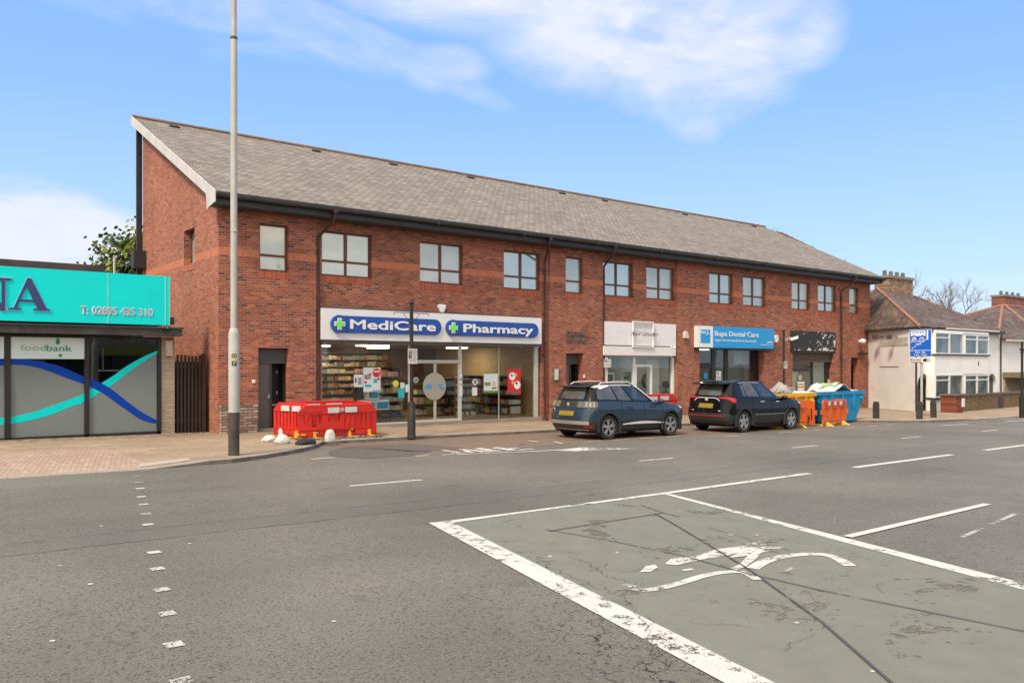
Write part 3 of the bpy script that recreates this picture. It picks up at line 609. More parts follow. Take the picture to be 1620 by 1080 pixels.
mb.poly([(BX0, BV1, -2), (RX, BV1, -2), (RX, BV1, roofz(BV1)-.12), (BX0, BV1, roofz(BV1)-.12)]); mb.poly([(BX1, V-.08, -2), (RX, BV1, -2), (RX, BV1, roofz(BV1)-.12), (BX1, V-.08, roofz(V)-.12)])
mb.build('rear_wall', BR, ROOT, fix=False)
# roof: one long slope of slates with thickness, ridge tiles and vents
RL, RRE, RRR = 7.72, 45.0, 47.05
mb = MB(); q = [(RL, 23.5), (RRE, 23.5), (RRR, 32.75), (RL, 32.75)]
top = [(x, y, roofz(y)) for x, y in q]; bot = [(x, y, roofz(y)-.10) for x, y in q]
mb.poly(top); mb.poly(bot[::-1])
for i in range(4): mb.poly([top[i], bot[i], bot[(i+1) % 4], top[(i+1) % 4]])
roof = mb.build('roof', SLATE, ROOT)
mb = MB(); mb.tube([(RL, 32.74, roofz(32.74)+.015), (RRR, 32.74, roofz(32.74)+.015)], .085, 8); mb.build('ridge_tiles', M('ridge_brown', (.20, .125, .08), .8, var=.3, vs=3), roof)
sl_a = math.atan2(11.2-6.98, 32.7-23.55)
for (px, py) in ((278, 201), (503, 240), (625, 262), (748, 283), (893, 306), (960, 318), (1087, 341), (1196, 361)):
    u = fp(px, py, 32.0)[0]; mb = MB(); c = Vector((u, 32.15, roofz(32.15)+.03)); mb.obox(c, (.17, .09, .035), Matrix.Rotation(sl_a, 3, 'X')); mb.build('roof_vent', DARKM, roof)
mb = MB()
for i in range(9):       # weeds on the hip
    y = rnd.uniform(25, 32); x = RRE+(RRR-RRE)*(y-23.5)/9.25
    for k in range(3): mb.tube([(x-.05, y, roofz(y)), (x-.05+rnd.uniform(-.1, .15), y+rnd.uniform(-.1, .1), roofz(y)+rnd.uniform(.08, .28))], .008, 4)
mb.build('roof_weeds', M('weeds', (.09, .10, .04), .9), roof)['kind'] = 'stuff'
# eaves: fascia, soffit, gutter
mb = MB(); mb.box(RL+.02, RRE-.05, 23.58, 23.62, 6.60, 6.88); mb.build('fascia', FASC, ROOT)
mb = MB(); mb.box(RL+.02, RRE-.05, 23.62, V-.0, 6.60, 6.64); mb.build('soffit', M('soffit_dark', (.050, .045, .042), .6), ROOT)
mb = MB(); prof = [(23.46+.07*math.cos(a), 6.86+.085*math.sin(a)) for a in [math.pi+i*math.pi/8 for i in range(9)]]; prof = [(23.40, 6.93)]+prof[1:-1]+[(23.575, 6.93)]
xs = [RL+.03+i*3.72 for i in range(11)]; xs[-1] = RRE-.02
for a, b in zip(xs, xs[1:]):
    mb.grid([[(a, y, z) for y, z in prof], [(b, y, z) for y, z in prof]]); mb.box(b-.05, b+.05, 23.375, 23.58, 6.765, 6.935)
mb.build('gutter', GUT, ROOT, smooth=True)
mb = MB(); mb.box(RRE-.045, RRE-.01, 23.5, 24.3, 6.60, 6.90); mb.build('soffit_end', WBOARD, ROOT)
# white barge board on the left verge
mb = MB(); n = 10; P = [[], [], [], []]
for i in range(n+1):
    y = 23.42+(32.8-23.42)*i/n
    P[0].append((RL-.035, y, roofz(y)+.03)); P[1].append((RL-.035, y, roofz(y)-.30)); P[2].append((RL, y, roofz(y)-.30)); P[3].append((RL, y, roofz(y)+.03))
mb.grid(P+[P[0]]); mb.poly([p[0] for p in P]); mb.poly([p[-1] for p in P])
mb.poly([(RL-.035, 23.42, roofz(23.42)-.3), (RL-.035, 24.18, roofz(24.18)-.3), (RL-.035, 24.12, 6.50), (RL-.035, 23.9, 6.55)]); mb.poly([(RL, 23.42, roofz(23.42)-.3), (RL, 24.18, roofz(24.18)-.3), (RL, 24.12, 6.50), (RL, 23.9, 6.55)])
mb.build('barge_board', WBOARD, ROOT, fix=True)
mb = MB(); mb.poly([(RL+.005, 23.6, roofz(23.6)-.28), (BX0, 23.6, roofz(23.6)-.28), (BX0, 32.6, roofz(32.6)-.28), (RL+.005, 32.6, roofz(32.6)-.28)]); mb.build('verge_soffit', FASC, ROOT, fix=False)
mb = MB(); mb.box(RL+.12, BX0-.003, 32.58, 32.72, 3.0, roofz(32.6)-.3); mb.box(RL-.12, BX0-.01, 32.0, 32.42, 5.55, 6.2); mb.build('rear_corner_boards', FASC, ROOT)
# downpipes
def downpipe(x, v, ztop=6.78, kick=True, x0=None):
    mb = MB(); x0 = x if x0 is None else x0
    pts = [(x0, 23.48, ztop), (x0, 23.48, 6.62), (x0, 23.52, 6.5), (x, v-.08, 6.05), (x, v-.08, 5.9), (x, v-.08, gp(x)+.12), (x, v-.2, gp(x)+.04)]
    mb.tube(pts, .042, 8)
    for z in (5.6, 4.0, 2.4, .9): mb.tube([(x, v-.08, z-.05), (x, v-.08, z+.05)], .054, 8); mb.box(x-.07, x+.07, v-.03, v-.001, z-.02, z+.02)
    mb.box(x0-.07, x0+.07, 23.39, 23.5, 6.72, 6.86); mb.build('downpipe', PIPE, ROOT, smooth=True)
downpipe(11.16, V, x0=11.4); downpipe(fp(864, 500)[0]-.12, V, x0=fp(878, 380)[0]-.9); downpipe(23.66, V, x0=fp(969, 400)[0]*.975); downpipe(fp(1327, 500)[0], V-.08, x0=fp(1346, 436)[0]*.98)
mb = MB(); xr = BX1-.08; zt = 3.82; mb.tube([(xr, V-.15, zt), (xr, V-.15, gp(xr)+.1)], .045, 8); mb.box(xr-.05, xr+.2, V-.2, V-.1, zt, zt+.1); mb.build('side_downpipe', DARKM, ROOT, smooth=True)
# windows: brown frames with four lights (upper tall, lower short), soldier course under each
def window(h, v, single):
    a, b, z0, z1 = h[:4]; y0 = v+.12; f = .065; mb = MB()
    mb.box(a, b, y0, y0+.06, z0, z0+f); mb.box(a, b, y0, y0+.06, z1-f, z1); mb.box(a, a+f, y0, y0+.06, z0+f, z1-f); mb.box(b-f, b, y0, y0+.06, z0+f, z1-f)
    zt = z0+(z1-z0)*.34; mb.box(a+f, b-f, y0-.004, y0+.056, zt-.035, zt+.035)
    if not single:
        c = (a+b)/2; mb.box(c-.035, c+.035, y0-.008, y0+.052, z0+f, zt-.035); mb.box(c-.05, c+.05, y0-.008, y0+.052, zt+.035, z1-f)
    w = mb.build('window_frame', BROWNF, ROOT)
    mb = MB(); mb.poly([(a+f, y0+.03, z0+f), (b-f, y0+.03, z0+f), (b-f, y0+.03, z1-f), (a+f, y0+.03, z1-f)]); mb.build('pane', UGS[wins.index(h)], w, fix=False)
    mb = MB(); mb.box(a-.03, b+.03, v-.006, v+.02, z0-.215, z0-.002); mb.build('sill_course', SOLD, ROOT)
for i, h in enumerate(wins):
    pr = next(p for a, b, p in bays if a-.01 <= h[0] <= b)
    window(h, V-pr, i in (0, 4, 11))
# gable window
mb = MB(); X = BX0+.22
for (a, b, c, d) in ((g0, g1, gzb, gzb+.06), (g0, g1, gzt-.06, gzt), (g0, g0+.06, gzb+.06, gzt-.06), (g1-.06, g1, gzb+.06, gzt-.06)): mb.box(X, X+.05, a, b, c, d)
w = mb.build('gable_window_frame', BROWNF, ROOT); mb = MB(); mb.poly([(X+.03, g0, gzb), (X+.03, g1, gzb), (X+.03, g1, gzt), (X+.03, g0, gzt)]); mb.build('pane', UG, w, fix=False)
mb = MB(); mb.box(BX0-.01, BX0+.05, g0-.05, g1+.05, gzb-.2, gzb-.004); mb.build('gable_sill_course', brick('brick_soldier_y', 'verty', palette=[(0, (.40, .12, .07)), (1, (.58, .2, .11))], bw=.5, gap=.006, weather=.1, offset=0), ROOT)
# stone plinth cladding at the left corner
mb = MB()
mb.box(BX0+.01, fp(409, 660, 24.0)[0], V-.20, V-.082, -.3, .86); st = mb.build('stone_plinth', STONE, ROOT, bevel=.02)
# recessed entrance doors
def recess(h, v, col, kind):
    a, b, _, zt, d = h; z0 = gp((a+b)/2); y = v+d-.02
    mb = MB(); mb.box(a, b, v-.02, v+d, z0-.3, z0+.10); mb.build('door_step', M('step_concrete', (.24, .21, .18), .85, dirt=.3), ROOT)
    mb = MB(); mb.box(a, b, y, y+.05, 2.08, zt); mb.box(a, b, y-.03, y, 2.06, 2.12); fr = mb.build('door_transom', M('door_panel_grey', (.075, .075, .075), .5, var=.1), ROOT)
    c = a+(b-a)*kind; mb = MB(); mb.box(a, c, y, y+.05, z0+.10, 2.06); dr = mb.build('door', M('door_taupe', (.135, .115, .10), .5, var=.06), ROOT)
    mb = MB(); mb.box(a+.0, a+.06, y-.04, y, z0+.1, 2.06); mb.box(c-.05, c, y-.04, y, z0+.1, 2.06); mb.build('door_frame', DGREY, ROOT)
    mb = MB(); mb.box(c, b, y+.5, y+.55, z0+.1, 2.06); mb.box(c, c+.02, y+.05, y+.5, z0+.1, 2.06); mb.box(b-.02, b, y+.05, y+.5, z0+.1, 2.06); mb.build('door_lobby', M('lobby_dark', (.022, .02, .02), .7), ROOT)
    mb = MB(); mb.box(c-.10, c-.07, y-.04, y-.0, 1.0, 1.12); mb.build('handle', ALU, dr)
    if kind < .6:
        mb = MB(); mb.box(c+.03, b-.05, y+.45, y+.49, z0+.1, 2.02); d2 = mb.build('inner_door', DARKM, ROOT)
        mb = MB()
        for z in (1.75, 1.1): mb = MB(); mb.box(b-.14, b-.10, y+.42, y+.45, z, z+.10); mb.build('door_latch', ALU, d2)
        mb = MB(); mb.box(c+.2, c+.42, y+.43, y+.45, .75, .80); mb.build('letter_plate', ALU, d2)
recess(doors[1], V-.08, None, .5); recess(doors[2], V-.08, None, .52); recess(doors[3], V-.08, None, .55)

# ------------------------------------------------------------------ shopfronts
WOODFL = M('laminate_floor', (.30, .17, .085), .35, var=.15, vs=1.5); CEIL = M('ceiling_tiles', (.26, .20, .15), .9, var=.05); CREAM = M('cream_wall', (.50, .38, .22), .8, var=.05)
BRWALL = M('brown_interior', (.17, .10, .06), .7, var=.25, vs=2); WINT = M('white_interior', (.62, .62, .60), .8, var=.04); GINT = M('grey_interior', (.30, .33, .32), .8, var=.05)
def room(name, a, b, y0, y1, z0, z1, fl, wl, wr, bk, ce):
    mb = MB()
    mb.poly([(a, y0, z0), (b, y0, z0), (b, y1, z0), (a, y1, z0)], 0); mb.poly([(a, y0, z0), (a, y1, z0), (a, y1, z1), (a, y0, z1)], 1); mb.poly([(b, y0, z0), (b, y1, z0), (b, y1, z1), (b, y0, z1)], 2)
    mb.poly([(a, y1, z0), (b, y1, z0), (b, y1, z1), (a, y1, z1)], 3); mb.poly([(a, y0, z1), (b, y0, z1), (b, y1, z1), (a, y1, z1)], 4)
    return mb.build(name, [fl, wl, wr, bk, ce], ROOT, fix=False)
def lamp_panel(x0, x1, y0, y1, z, e, name='ceiling_light', col=(1, .86, .62)):
    mb = MB(); mb.box(x0, x1, y0, y1, z-.03, z-.004); key = 'lit_panel_%g' % e
    return mb.build(name, M(key, col, .5, var=0, emit=e), ROOT)
# pharmacy
pa, pb, _, pz, _ = SH['pharm']; PZ0 = .04; gy = V+.13
room('pharmacy_interior', pa, pb, gy+.02, V+7.5, PZ0, 2.75, WOODFL, BRWALL, CREAM, BRWALL, CEIL)
for (x0, x1, y0, y1) in ((12.9, 13.5, V+4.0, V+4.25), (14.1, 15.2, V+2.6, V+3.1), (18.8, 19.5, V+3.7, V+4.2), (16.2, 16.9, V+5.6, V+6.2)):  # the last panel, deep in the shop, is added to brighten the interior
    lamp_panel(x0, x1, y0, y1, 2.745, 14, col=(1, .80, .52))
def P_(x, y): return fp(x, y, gy)
m1, m2, m3 = P_(647.5, 600)[0], P_(688, 600)[0], P_(727.5, 600)[0]; zt = P_(688, 571)[1]
mb = MB()
mb.box(pa, pb, gy-.04, gy+.04, 2.72, pz); mb.box(pa, m1, gy-.04, gy+.04, PZ0-.3, PZ0+.05); mb.box(m3, pb, gy-.04, gy+.04, PZ0-.3, PZ0+.0)
for x, w in ((m1, .035), (m3, .045)): mb.box(x-w, x+w, gy-.05, gy+.05, PZ0-.2, 2.72)
mb.box(pb-.28, pb-.1, gy-.05, gy+.05, PZ0-.3, 2.72); mb.box(pa, pa+.05, gy-.05, gy+.05, PZ0, 2.72)
mb.box(m1+.035, m3-.045, gy-.045, gy+.045, zt-.035, zt+.035)
sf = mb.build('shopfront_frame', ALU, ROOT)
mb = MB(); c = m2
mb.box(m1+.04, c-.012, gy-.02, gy+.02, -.05, .12); mb.box(c+.012, m3-.05, gy-.02, gy+.02, -.05, .12)
for x in (c-.03, c+.03, m1+.06, m3-.07): mb.box(x-.016, x+.016, gy-.02, gy+.02, .12, zt-.035)
mb.box(m1+.04, m3-.05, gy-.02, gy+.02, zt-.08, zt-.036)
mb.build('sliding_doors', ALU, ROOT)
mb = MB()
for a, b in ((pa+.05, m1-.035), (m1+.04, c), (c, m3-.045), (m3+.045, P_(788.5, 600)[0]), (P_(789.5, 600)[0], pb-.28)): mb.poly([(a, gy, PZ0), (b, gy, PZ0), (b, gy, 2.72), (a, gy, 2.72)])
mb.build('shopfront_glass', GL, ROOT, fix=False)
mb = MB(); x = P_(789, 600)[0]; mb.box(x-.012, x+.012, gy-.012, gy+.012, PZ0, 2.72); mb.build('glass_joint', ALU, ROOT)
mb = MB(); mb.box(pa-.02, pb+.02, V-.02, gy+.3, -.5, PZ0-.0); mb.build('shop_threshold', M('threshold_stone', (.30, .25, .21), .8), ROOT)
# hair studio
ha, hb, _, hz, _ = SH['hair']; HZ = gp(26)+.05; hy = V+.16
room('salon_interior', ha, hb, hy+.02, V+5, HZ, 2.45, M('grey_floor', (.3, .3, .3), .4), WINT, WINT, WINT, WINT)
lamp_panel(24.6, 25.6, V+1.5, V+1.8, 2.44, 3.5, col=(1, .97, .9)); lamp_panel(26.6, 27.4, V+2.5, V+2.8, 2.44, 3.5, col=(1, .97, .9))
mb = MB(); x1, x2 = fp(990, 600, hy)[0]+.0, fp(1002.5, 600, hy)[0]
mb.box(ha, hb, hy-.05, hy+.05, 2.36, 2.48); mb.box(ha, ha+.22, hy-.05, hy+.05, HZ, 2.36); mb.box(hb-.1, hb, hy-.1, hy+.05, HZ, 2.36); mb.box(x2-.1, x2+.06, hy-.05, hy+.05, HZ, 2.36); mb.box(ha, x2-.1, hy-.05, hy+.05, HZ-.2, HZ+.3)
mb.build('salon_shopfront_frame', WFRAME, ROOT)
mb = MB(); dx0, dx1 = x2+.06, fp(1031, 600, hy)[0]; dz = 1.95
mb.box(dx0, dx1, hy-.03, hy+.03, dz, dz+.09); mb.box(dx0, dx0+.10, hy-.03, hy+.03, HZ, dz); mb.box(dx1-.12, dx1, hy-.03, hy+.03, HZ, dz); mb.box(dx0+.1, dx1-.12, hy-.03, hy+.03, HZ, HZ+.25); mb.build('salon_door', WFRAME, ROOT)
mb = MB(); mb.poly([(ha, hy, HZ), (hb, hy, HZ), (hb, hy, 2.36), (ha, hy, 2.36)]); mb.build('salon_shopfront_glass', GL, ROOT, fix=False)
mb = MB(); mb.box(hb-1.15, hb-.35, hy+.45, hy+.5, HZ, 2.3); mb.build('white_curtain_panel', WINT, ROOT)
# dental practice (set well back, door at the left)
ba, bb, _, bz, _ = SH['bupa']; BZ = gp(32.5)+.05; by = V+.35
room('dental_interior', ba, bb-.0, by+.03, V+5, BZ, 2.8, M('beige_floor', (.3, .26, .2), .5), WINT, WINT, GINT, WINT)
lamp_panel(31.5, 32.5, V+1.6, V+1.9, 2.79, 4.0, col=(1, .95, .85)); lamp_panel(30.2, 30.6, V+1.3, V+1.6, 2.79, 5.0, col=(1, .85, .6))
e1, e2, e3 = fp(1126.5, 600, by)[0], fp(1146.5, 600, by)[0], fp(1202, 600, by)[0]
mb = MB()
mb.box(ba, bb-.5, by-.04, by+.04, 2.76, 2.88)
for x, w in ((ba+.04, .04), (e1, .06), (e2, .06)): mb.box(x-w, x+w, by-.04, by+.04, BZ, 2.76)
mb.box(ba+.08, e1-.06, by-.03, by+.03, 2.02, 2.12); mb.build('dental_shopfront_frame', DARKM, ROOT)
mb = MB(); mb.box(ba+.1, ba+.2, by-.02, by+.02, BZ, 2.02); mb.box(e1-.18, e1-.07, by-.02, by+.02, BZ, 2.02); mb.box(ba+.2, e1-.18, by-.02, by+.02, 1.86, 2.02); mb.box(ba+.2, e1-.18, by-.02, by+.02, BZ, BZ+.3); d = mb.build('dental_door', DARKM, ROOT)
mb = MB(); mb.box(ba+.22, ba+.26, by-.08, by-.05, 1.0, 1.4); mb.build('handle', ALU, d)
mb = MB(); mb.poly([(ba, by, BZ), (e3+.3, by, BZ), (e3+.3, by, 2.76), (ba, by, 2.76)]); mb.build('dental_shopfront_glass', GL, ROOT, fix=False)
mb = MB(); mb.box(e3, e3+.35, by-.01, by+.05, BZ, 2.76); mb.build('frosted_end_panel', M('pale_green_panel', (.38, .42, .39), .5), ROOT)
mb = MB(); mb.box(e2+.06, e3, by+.06, by+.12, BZ, BZ+.95); mb.build('stall_riser', M('grey_panel', (.34, .37, .35), .5), ROOT)
mb = MB(); mb.box(e3+.35, bb-.9, by-.1, by+.5, BZ-.2, 2.88); mb.build('dark_side_panel', DARKM, ROOT)
mb = MB(); mb.box(bb-.9+.005, bb-.003, V-.077, V+.8, BZ-.4, 2.86); mb.build('brick_pier', BR, ROOT)
# vacant dark unit with a half lowered shutter
da, db, _, dz_, _ = SH['dark']; DZ = gp(39)+.05; dy = V+.2
room('vacant_interior', da, db, dy+.03, V+4, DZ, 2.8, GINT, GINT, GINT, GINT, GINT)
mb = MB()
for i in range(7): mb.box(da, db-.35, dy-.13, dy-.10, 2.27+i*.085, 2.27+i*.085+.078)
mb.box(da, db-.35, dy-.17, dy-.07, 2.18, 2.265); mb.build('roller_shutter', M('shutter_brown', (.075, .055, .048), .5, var=.15), ROOT)
f1, f2 = fp(1261, 600, dy)[0], fp(1284, 600, dy)[0]; f3 = fp(1306, 600, dy)[0]
mb = MB()
for x, w in ((da+.04, .04), (f2+.02, .06), (f3, .05)): mb.box(x-w, x+w, dy-.04, dy+.04, DZ, 2.25)
mb.box(da+.08, f2-.04, dy-.04, dy+.04, 1.72, 1.82); mb.build('vacant_shopfront_frame', DARKM, ROOT)
mb = MB(); mb.poly([(da, dy, DZ), (f3, dy, DZ), (f3, dy, 2.3), (da, dy, 2.3)]); mb.build('vacant_shopfront_glass', GL, ROOT, fix=False)
mb = MB(); c = da+(f2-da)*.52; mb.box(c, f2-.04, dy+.05, dy+.1, DZ, 1.7); mb.build('vacant_door', M('door_mid_grey', (.085, .09, .09), .4), ROOT)
mb = MB(); mb.box(da+.1, c-.05, dy+.06, dy+.09, DZ, 1.68); mb.build('frosted_sidelight', M('frosted_glass_panel', (.42, .46, .44), .5), ROOT)
mb = MB(); mb.box(f2+.1, f3-.05, dy+.06, dy+.1, DZ, 2.25); mb.build('frosted_panel', M('frosted_green', (.26, .31, .29), .5), ROOT)
mb = MB(); mb.box(f3+.05, db-.36, dy-.02, dy+.5, DZ, 2.85); mb.build('dark_return', DARKM, ROOT)
mb = MB(); mb.box(db-.35+.005, db-.003, V-.077, V+.8, DZ-.4, 2.84); mb.build('vacant_brick_pier', BR, ROOT)

# ------------------------------------------------------------------ fascia signs
BLUE = M('sign_blue', (.020, .085, .38), .35, var=.05, vs=1); LIME = M('sign_lime', (.22, .78, .14), .5, var=.03); SWHITE = M('sign_white', (.82, .82, .82), .5, var=.02)
s = thing('pharmacy_sign', 'long white shop sign reading MediCare and Pharmacy in two blue lozenges', 'sign', (16, V-.15, 2.8))
sy = V-.16; sx0, sx1 = fp(508.4, 500, sy)[0], fp(856.7, 500, sy)[0]; z0, z1 = fp(508.4, 536.7, sy)[1], fp(508.4, 486.2, sy)[1]
mb = MB(); c = sx0+(sx1-sx0)*.5
mb.box(sx0, sx0+6.05, sy, V-.005, z0, z1); mb.box(sx0+6.056, sx1, sy, V-.005, z0, z1); bo = mb.build('sign_board', WHITE, s)
mb = MB(); mb.box(sx0-.02, sx1+.02, sy-.02, V-.002, z0-.07, z0-.002); mb.box(sx0-.02, sx1+.02, sy-.01, V-.002, z1+.002, z1+.03); mb.build('sign_trim', DGREY, s)
def lozenge(x0, x1, zc, r, y, d, mat, name):
    mb = MB(); n = 14
    pts = [(x0+r+r*math.cos(math.pi/2+math.pi*i/n), zc+r*math.sin(math.pi/2+math.pi*i/n)) for i in range(n+1)]+[(x1-r+r*math.cos(-math.pi/2+math.pi*i/n), zc+r*math.sin(-math.pi/2+math.pi*i/n)) for i in range(n+1)]
    mb.prism(pts, (y-d, y), 0); return mb.build(name, mat, s, bevel=.008)
def loz(xa, xb, ytop, ybot, word, tx0, tx1, xc):
    u0, u1 = fp(xa, 500, sy)[0], fp(xb, 500, sy)[0]; um = (u0+u1)/2
    zc = (z0+z1)/2+.0; r = .27
    b = lozenge(u0, u1, zc, r, sy-.012, .05, BLUE, 'blue_lozenge')
    mb = MB(); n = 28; rr = .285; cx = u0+rr
    mb.prism([(cx+rr*math.cos(2*math.pi*i/n), zc+rr*math.sin(2*math.pi*i/n)) for i in range(n)], (sy-.10, sy-.062)); mb.build('blue_disc', BLUE, b, bevel=.006)
    def cross(a, w): return [(cx-w, zc-a), (cx+w, zc-a), (cx+w, zc-w), (cx+a, zc-w), (cx+a, zc+w), (cx+w, zc+w), (cx+w, zc+a), (cx-w, zc+a), (cx-w, zc+w), (cx-a, zc+w), (cx-a, zc-w), (cx-w, zc-w)]
    mb = MB(); mb.prism(cross(.185, .075), (sy-.115, sy-.101)); mb.build('cross_outline', SWHITE, b)
    mb = MB(); mb.prism(cross(.155, .055), (sy-.125, sy-.117)); mb.build('green_cross', LIME, b)
    mb = MB(); mb.tube([(cx+.325*math.cos(a), sy-.064, zc+.325*math.sin(a)) for a in [math.pi*.5-.9+i*.15 for i in range(1)]]+[(cx+.31*math.cos(a), sy-.062, zc+.27*math.sin(a)) for a in [-1.3+i*.26 for i in range(11)]], .008, 5); mb.build('curved_rule', M('deep_blue', (.008, .03, .15), .4), b)
    text_part('lettering', word, SWHITE, b, fp(tx0, 500, sy)[0], fp(tx1, 500, sy)[0], zc-.135, sy-.062, height=.30, bold=.042, depth=.02)
loz(522, 697, 0, 0, 'MediCare', 553, 687, 0); loz(704, 850.5, 0, 0, 'Pharmacy', 732, 841, 0)

s = thing('hair_studio_sign', 'plain white shop sign with a square white frame and hair studio in thin script', 'sign', (26, V-.2, 2.8))
sy = V-.12; sx0, sx1 = fp(956, 500, sy)[0], fp(1069.5, 500, sy)[0]; z0, z1 = fp(956, 545.2, sy)[1], fp(956, 508, sy)[1]
mb = MB(); mb.box(sx0, sx1, sy, V-.004, z0, z1); mb.build('sign_board', M('pinkish_white', (.82, .80, .81), .4, var=.03), s)
mb = MB(); mb.box(sx0-.02, sx1, sy+.02, V-.003, z0-.04, z0-.003); mb.build('sign_trim', DGREY, s)
mb = MB(); mb.box(sx0-.03, sx1-.04, sy-.03, V-.002, z0-.42, z0-.045); mb.build('shutter_box', WHITE, s)
fx0, fx1, fz0, fz1 = fp(999, 500, sy)[0], fp(1032, 500, sy)[0], fp(999, 567-4, sy)[1]+.29, fp(999, 506.5, sy)[1]+.04
fz0, fz1 = z0-.08, z1+.06
mb = MB(); t = .05
for q in ((fx0, fx1, fz1-t, fz1), (fx0, fx1, fz0, fz0+t), (fx0, fx0+t, fz0+t, fz1-t), (fx1-t, fx1, fz0+t, fz1-t)): mb.box(q[0], q[1], sy-.10, sy-.03, q[2], q[3])
mb.build('square_frame', SWHITE, s, bevel=.006)
text_part('script_lettering', 'hair studio', M('script_black', (.03, .03, .035), .5), s, fp(995.5, 500, sy)[0], fp(1038, 500, sy)[0], (z0+z1)/2-.06, sy-.11, height=.17, bold=0, depth=.008, shear=.5)
text_part('white_lettering', 'EGO', SWHITE, s, fx0+.12, fx1-.12, (z0+z1)/2+.10, sy-.004, height=.22, depth=.008)
s = thing('dental_sign', 'bright blue shop sign reading Bupa Dental Care with a white panel at its left', 'sign', (32.6, V-.2, 2.8))
sy = V-.30; sx0, sx1 = fp(1104, 530, sy)[0], fp(1224, 530, sy)[0]; z0, z1 = fp(1104, 549, sy)[1], fp(1104, 515, sy)[1]; px = lambda x: fp(x, 530, sy)[0]
CY = M('sign_cyan', (.015, .33, .72), .4, var=.02)
mb = MB(); xm = px(1128); mb.box(xm, sx1, sy, V-.085, z0, z1); mb.build('sign_board', CY, s)
mb = MB(); mb.box(sx0, xm-.003, sy, V-.085, z0, z1); wp = mb.build('white_panel', SWHITE, s)
mb = MB(); mb.box(sx0-.01, sx1+.01, sy-.01, V-.08, z0-.08, z0-.002); mb.build('sign_trim', DARKM, s)
mb = MB(); mb.box(px(1108.5), px(1123.5), sy-.012, sy, z0+.20, z1-.16); lg = mb.build('blue_square', CY, wp)
text_part('logo_lettering', 'Bupa', SWHITE, wp, px(1109), px(1116.5), z1-.33, sy-.013, height=.13, bold=.02, depth=.006)
mb = MB(); mb.tube([(px(1117), sy-.016, z1-.36), (px(1120), sy-.016, z1-.33), (px(1122.5), sy-.016, z1-.36)], .012, 4); mb.tube([(px(1119), sy-.016, z1-.2), (px(1119), sy-.016, z1-.42), (px(1116.5), sy-.016, z1-.40)], .012, 4); mb.build('logo_trace', SWHITE, wp)
text_part('lettering', 'Bupa Dental Care', SWHITE, s, px(1131), px(1200), z0+.54, sy-.002, height=.235, bold=.012, depth=.01)
text_part('small_lettering', 'Upper Newtownards Road, Dundonald', SWHITE, s, px(1131), px(1196), z0+.30, sy-.002, height=.10, depth=.006)
text_part('corner_lettering', 'NHS', SWHITE, s, px(1214), px(1222), z0+.26, sy-.002, height=.10, bold=.03, depth=.006)
text_part('corner_small_lettering', 'Providing NHS Services', SWHITE, s, px(1202.5), px(1222), z0+.16, sy-.002, height=.05, depth=.006)
s = thing('vacant_sign', 'black sign board with white paint flaking off over the shuttered unit', 'sign', (39.1, V-.1, 2.85))
sy = V-.14; sx0, sx1 = fp(1251.8, 530, sy)[0], fp(1322, 530, sy)[0]; z0, z1 = 2.78, 3.78
def flaky():
    t = NT('flaking_black_paint'); P = t.pos('world'); x, y, z = t.xyz(P); n = t.noise(5.5, 5, P, .6); n2 = t.noise(18, 4, P)
    low = t.math('MULTIPLY', t.math('SUBTRACT', 2.98, z), 1.6); rightm = t.math('MULTIPLY', t.math('SUBTRACT', x, 38.4), .06)
    m = t.math('ADD', t.math('ADD', n, t.math('MULTIPLY', t.math('MAXIMUM', low, 0.), .45)), t.math('ADD', t.math('MINIMUM', rightm, .07), t.math('MULTIPLY', t.math('SUBTRACT', n2, .5), .25)))
    t.l.new(t.mix(t.ramp(m, [(.65, 0.), (.665, 1.)]), (.028, .028, .032), (.72, .70, .68)), t.b.inputs['Base Color']); t.b.inputs['Roughness'].default_value = .6; return t.mat
mb = MB(); xm = sx0+1.5; mb.box(sx0, xm, sy, V-.085, z0, z1); mb.box(xm+.012, sx1, sy, V-.085, z0, z1); mb.build('sign_board', flaky(), s)
mb = MB(); mb.box(sx0, sx1, V-.10, V-.0, z0-.14, z0-.01); mb.box(xm+.001, xm+.011, sy-.004, V-.085, z0, z1); mb.build('sign_trim', DARKM, s)
s = thing('house_name_sign', 'raised grey serif letters reading Moat House on brick above the middle entrance', 'sign', (22, V-.09, 3))
def serif_text(name, w, mat, par, x0, x1, z, y, h, bold=.015, depth=.03):
    return text_part(name, w, mat, par, x0, x1, z, y, height=h, bold=bold, depth=depth)
MOAT = M('cast_letter_grey', (.17, .15, .14), .5, metal=.3, var=.2)
ux = lambda x: fp(x, 520, V-.1)[0]
serif_text('lettering', 'Moat', MOAT, s, ux(896.5), ux(924), fp(896, 529.5, V-.1)[1], V-.085, .21); serif_text('lettering', 'House', MOAT, s, ux(895.5), ux(926.5), fp(896, 538, V-.1)[1]-.06, V-.085, .21)
mb = MB()      # little slab serifs under the letters
for zb in (fp(896, 529.5, V-.1)[1], fp(896, 538, V-.1)[1]-.06):
    for i in range(7): x = ux(897)+i*.165; mb.box(x, x+.09, V-.115, V-.085, zb-.012, zb+.012)
mb.build('serifs', MOAT, s)
